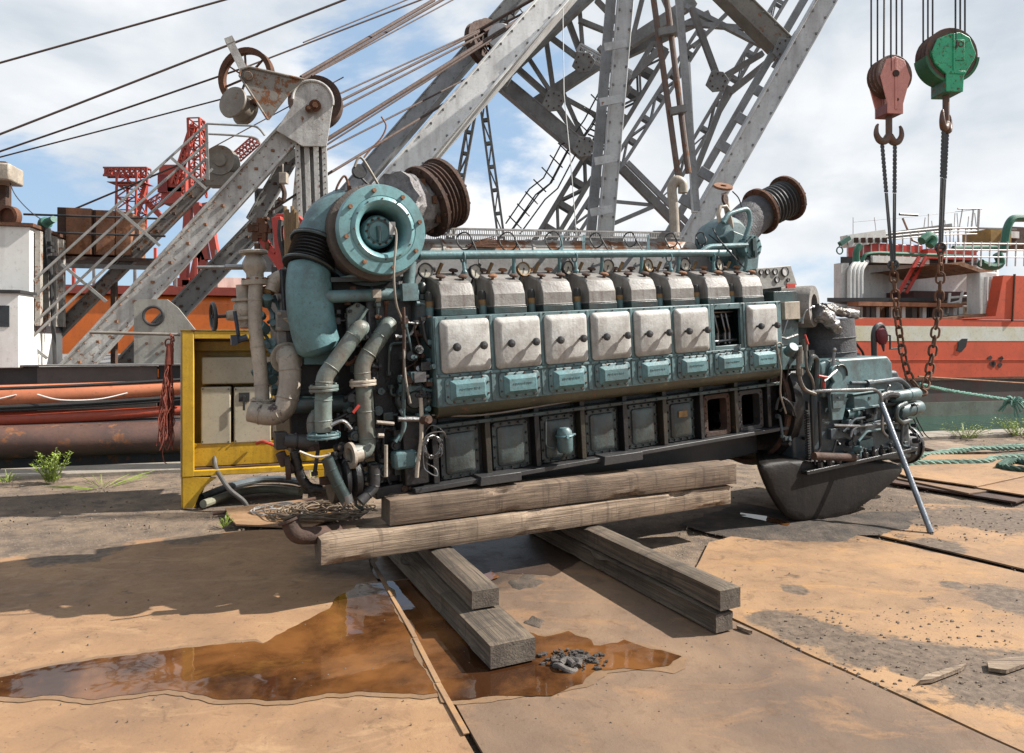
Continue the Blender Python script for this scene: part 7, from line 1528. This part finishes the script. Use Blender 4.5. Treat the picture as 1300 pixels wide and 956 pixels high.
# thin wires and light frames far aft
for k in range(10): u = 1170+k*8; rail([(u, 312), (u+rk.uniform(-5, 5), 282-rk.uniform(0, 12))], .015, SY+5, 'light_frame')
rail([(1083, 282), (1160, 275), (1240, 266)], .008, SY+5, 'aerial_wire', DGREY); rail([(1083, 276), (1083, 300)], .012, SY+5, 'aerial'); rail([(1110, 276), (1113, 300)], .012, SY+5, 'aerial'); rail([(1216, 265), (1246, 265)], .03, SY+5, 'light_frame'); rail([(1243, 265), (1240, 320)], .045, SY+5, 'light_frame'); rail([(1236, 265), (1230, 320)], .03, SY+5, 'light_frame'); rail([(1222, 265), (1216, 300)], .02, SY+5, 'light_frame')
rail([(1142, 272), (1165, 273)], .04, SY+4, 'radar_bar', DGREY); rail([(1146, 277), (1158, 305), (1170, 310)], .035, SY+4, 'mast_strut', CREAM)
for pts in ([(1203, 398), (1206, 372)], [(1216, 394), (1222, 370)], [(1205, 378), (1248, 374)], [(1204, 386), (1220, 382)]): rail(pts, .035, SY+1.0, 'bent_rail', WHS)
b = MB(); b.prism([SW(u, v, SY-.035) for u, v in ((1216, 434), (1221, 430), (1228, 430), (1226, 440), (1220, 447), (1214, 445), (1216, 440))], -QF.ay*.012); b.build('black_scuff', BLK, ship)
for k in range(7): b = MB(); u, v = 1252+rk.uniform(0, 26), 450+rk.uniform(0, 14); b.prism([SW(u+a, v+c_, SY-.035) for a, c_ in ((0, 0), (4, -2), (6, 1), (3, 5), (0, 3))], -QF.ay*.006); b.build('black_scuff', mat('charred_paint', (.08, .03, .025), rough=.8), ship)
# mooring lines
ML = mat('sea_green_rope', (.20, .42, .34), (.13, .30, .24), rough=.8, sc_=30, bump=.5, grime=.25)
def twisted(pts, r, name, m, label, cat='rope', group=None, base=None):
    pts = catmull(pts, 14); L_ = 0; b = MB()
    for st in range(3):
        o_ = []; L_ = 0
        for i, p_ in enumerate(pts):
            if i: L_ += (p_-pts[i-1]).length
            d = (pts[min(i+1, len(pts)-1)]-pts[max(i-1, 0)]).normalized(); u_, w_, _ = basis(d); t = L_/(r*7)*2*math.pi+st*2.094; o_.append(p_+u_*r*.55*math.cos(t)+w_*r*.55*math.sin(t))
        b.tube(o_, r*.62, 6)
    c = pts[0]; return tag(b.build(name, m, loc=tuple(base or c)), label, cat, group)
twisted([P(1168, 488, 8.6), P(1200, 495, 9), P(1250, 503, 9.6), P(1290, 509, 10.2), P(1340, 518, 10.9)], .024, 'mooring_rope', ML, 'taut pale green mooring rope with a frayed knot in front of the red hull')
b = MB(); kc = P(1285, 511, 10.1); rk2 = random.Random(3)
for k in range(30): d = V((rk2.uniform(-1, 1), rk2.uniform(-.5, .5), rk2.uniform(-1, .8))).normalized(); b.tube(catmull([kc+d*.03, kc+d*.09+V((0, 0, .02)), kc+d*rk2.uniform(.12, .20)-V((0, 0, .05))], 3), .012, 4)
tag(b.build('rope_knot', ML, loc=tuple(kc)), 'frayed green knot tied in the mooring rope before the red hull', 'knot')
b = MB(); b.cyl(P(1166, 478, 10), P(1340, 489, 12), .014, n=6); tag(b.build('mooring_line', RUSTO, loc=tuple(P(1166, 478, 10))), 'thin rusty orange line stretched above the green mooring rope', 'line')
GRR = mat('weathered_green_rope', (.30, .46, .36), (.20, .33, .26), rough=.85, sc_=25, bump=.5, grime=.3)
def gpt(pts, z): return [G(u, v, z) for u, v in pts]
twisted(gpt([(1150, 584), (1180, 578), (1230, 571), (1300, 567), (1380, 562)], .045), .045, 'green_rope', GRR, 'thick pale green rope on the ground, the one nearer the quay edge', 'rope', 'green ropes on the ground')
twisted(gpt([(1145, 590), (1200, 588), (1250, 587), (1262, 583), (1300, 580), (1360, 578)], .085), .045, 'green_rope', GRR, 'thick green rope running along the top of the stacked plates', 'rope', 'green ropes on the ground')
twisted(gpt([(1268, 592), (1282, 584), (1300, 587), (1340, 594), (1330, 580), (1290, 585), (1275, 592), (1300, 596), (1350, 596)], .11), .035, 'rope_heap', mat('dark_green_rope', (.06, .14, .10), (.04, .09, .07), rough=.9), 'dark green rope heap on the rusty plates at the frame edge', 'rope')
# stacked rusty plates
def slab(px, z0, z1, m, label):
    pts = [G(u, v, z1) for u, v in px]; pts = [V((p_.x, p_.y, z0)) for p_ in pts]; b = MB(); b.prism(pts, (0, 0, z1-z0)); c = sum(pts, V())/len(pts)
    return tag(b.build('steel_plate_stack', m, loc=(c.x, c.y, z0), bev=.003), label, 'steel plate', 'rusty plates stacked by the quay')
slab([(1120, 606), (1130, 612), (1290, 637), (1310, 630), (1440, 640), (1500, 600), (1180, 590)], .012, .032, RUSTD, 'dark lowest plate of the rusty stack near the grey prop')
slab([(1132, 603), (1140, 607), (1230, 626), (1330, 612), (1500, 600), (1480, 580), (1180, 583)], .034, .052, PLB, 'middle plate of the rusty stack with jutting front corner')
slab([(1236, 618), (1300, 628), (1460, 620), (1500, 590), (1300, 600)], .054, .068, PLA, 'narrow plate lying across the right of the rusty stack')
slab([(1138, 600), (1150, 604), (1240, 617), (1300, 604), (1500, 596), (1480, 576), (1180, 577)], .070, .084, PLC, 'topmost rusty plate of the stack, under the green rope')
b = MB(); b.box(G(1195, 576, 0), G(1205, 560, .03)); tag(b.build('wood_offcut', WOOD2, loc=tuple(G(1200, 568))), 'short pale wooden batten on the dirt near the green ropes', 'wood')
# grey prop against the gearbox
f0, f1 = G(1182, 678, .0), EF.W(1119, 512, -.26)
pr_ = thing('prop_pipe', f0, 'shiny galvanised steel pipe propped slanting against the gearbox', 'pipe')
b = MB(); b.cyl(f0+V((0, 0, .012)), f1, .024, n=16); b.build('pipe', GALV, pr_); b = MB(); d = (f1-f0).normalized(); b.cyl(f0+V((0, 0, .012))-d*.002, f0+V((0, 0, .012))+d*.03, .0275, n=16); b.build('pipe_collar', GALV, pr_)
# hand pump with crank on top of the gearbox
b = MB(); GYP = .25
b.tube(fillet([EP(1110, 458, GYP), EP(1109, 424, GYP), EP(1112, 414, GYP), EP(1119, 412, GYP), EP(1122, 420, GYP)], .06), .028, 10); hp_ = part('pump_riser', b, DGREY)
b = MB(); b.lathe([(0, -.10), (.03, -.10), (.055, -.06), (.06, 0), (.05, .05), (.02, .07), (0, .07)], EP(1119, 425, GYP-.05), (0, .1, 1), 16); part('pump_body', b, mat('deep_red_paint', (.30, .02, .03), rust=.1, rough=.4), hp_, bev=0); b = MB(); b.tube([EP(1120, 432, GYP-.06), EP(1122, 446, GYP-.06)], [.026, .008], 8); part('nozzle', b, DGREY, hp_)
b = MB(); b.tube([EP(1124, 425, GYP-.08), EP(1130, 426, GYP-.10), EP(1130, 443, GYP-.10), EP(1144, 442, GYP-.12)], .010, 8); part('crank_handle', b, DGREY, hp_)
b = MB(); b.tube(fillet([EP(1084, 426, GYP), EP(1085, 434, GYP), EP(1096, 448, GYP), EP(1097, 458, GYP)], .05), .012, 8); part('bent_rod', b, BLK); b = MB(); b.cyl(EP(1084, 454, GYP), EP(1084, 448, GYP), .06, n=16); part('filler_cap', b, DGREY)
b = MB(); b.tube([EP(1072, 410, .1), EP(1075, 440, .1), EP(1077, 458, .1)], .008, 6); part('bracket_rod', b, RUSTD)
# litter
def lump(px, s, n, m, name, label, cat, seed):
    rr = random.Random(seed); c = G(*px); b = MB()
    for k in range(n):
        p_ = c+V((rr.gauss(0, s*.45), rr.gauss(0, s*.28), .022+abs(rr.gauss(0, .008)))); q = rr.choice((.004, .005, .006, .008, .012, .017)); k0 = len(b.v); b.ball(p_, q, 6, (rr.uniform(.7, 1.5), rr.uniform(.7, 1.3), rr.uniform(.5, .9)))
        for i in range(k0, len(b.v)): b.v[i] += V((mnoise.noise(b.v[i]*60), mnoise.noise(b.v[i]*60+V((3, 3, 3))), 0))*q*.5
    o_ = b.build(name, m, loc=tuple(c)); return tag(o_, label, cat, kind='stuff')
lump((728, 843), .15, 170, mat('oily_crumbs', (.16, .13, .11), (.05, .04, .035), rough=.6, sc_=20, bump=.8), 'dirt_clump', 'crumbly dark clump of oily dirt in the puddle edge', 'dirt', 2)
rag = MB(); c = G(720, 845, .03); pts = [c+V((.055*math.cos(t)*(1+.2*math.sin(3*t)), .045*math.sin(t), .012*math.sin(2*t))) for t in [k*.45 for k in range(14)]]; rag.tube(catmull(pts, 3), .014, 8); rag.tube(catmull([c+V((-.03, 0, .01)), c+V((0, .02, .02)), c+V((.03, -.01, .01))], 4), .016, 8)
tag(rag.build('oily_rag', mat('oily_rag_cloth', (.30, .27, .24), (.12, .10, .09), rough=.7, sc_=15, bump=.8), loc=tuple(c)), 'twisted greasy rag lying on the clump of dirt', 'rag')
def splinter(a, c_, w, label):
    A, B_ = G(*a, .02), G(*c_, .02); d = (B_-A).normalized(); s = V((d.y, -d.x, 0))*w; b = MB(); b.prism([A, A.lerp(B_, .15)+s, A.lerp(B_, .8)+s*.8, B_, A.lerp(B_, .75)-s*.4, A.lerp(B_, .2)-s], (0, 0, .018)); return tag(b.build('wood_splinter', WOOD2, loc=tuple(A)), label, 'wood splinter', 'wood splinters on the dirt')
splinter((1168, 868), (1228, 846), .02, 'long pale wood splinter on the soil at the bottom edge'); splinter((1255, 852), (1310, 836), .05, 'broad pale board fragment on the soil near the corner')
splinter((935, 797), (955, 805), .012, 'thin dark splinter by the end of the right timbers')
# loose stones as one uncountable layer
rs = random.Random(4); b = MB()
regions = [((945, 1290), (775, 880), 900), ((1060, 1300), (640, 690), 500), ((0, 430), (600, 680), 900), ((850, 1180), (600, 690), 600), ((1170, 1300), (548, 600), 250), ((0, 1300), (700, 930), 420), ((430, 1000), (590, 650), 250)]
for (u0, u1), (v0, v1), n_ in regions:
    for k in range(int(n_*.5)):
        p_ = G(rs.uniform(u0, u1), rs.uniform(v0, v1)**1., 0); s = rs.choice((.002, .0025, .003, .003, .004, .005, .008)) if n_ != 420 else rs.choice((.002, .003, .004)); z = .018 if n_ == 420 else .012
        k0 = len(b.v); b.add([p_+V((s*rs.uniform(.6, 1.6)*x, s*rs.uniform(.6, 1.6)*y_, z+s*zz_)) for x, y_, zz_ in ((-1, -1, -1), (1, -1, -1), (1, 1, -1), (-1, 1, -1), (-.6, -.5, .7), (.6, -.5, .6), (.5, .6, .8), (-.5, .5, .6))], [(0, 3, 2, 1), (4, 5, 6, 7), (0, 1, 5, 4), (1, 2, 6, 5), (2, 3, 7, 6), (3, 0, 4, 7)])
tag(b.build('gravel', mat('mixed_gravel', (.30, .23, .17), (.15, .11, .085), rough=.9, sc_=12, bump=0), smooth=0), 'loose gravel and grit scattered over the plates and soil', 'gravel', kind='stuff')

# plating seams and streaks on the red hull
b = MB(); b.beam(SW(1060, 457, SY-.033), SW(1500, 457, SY-.033), .018, .008); b.build('weld_seam', SHIPR, ship)
box_w(xl_, SY-.02, -.5, xr2, SY, zz(512)).build('waterline_band', mat('weedy_grey_green', (.27, .30, .24), (.18, .20, .15), rust=.1, rough=.8, sc_=1, grime=.4, streak=.3), ship)
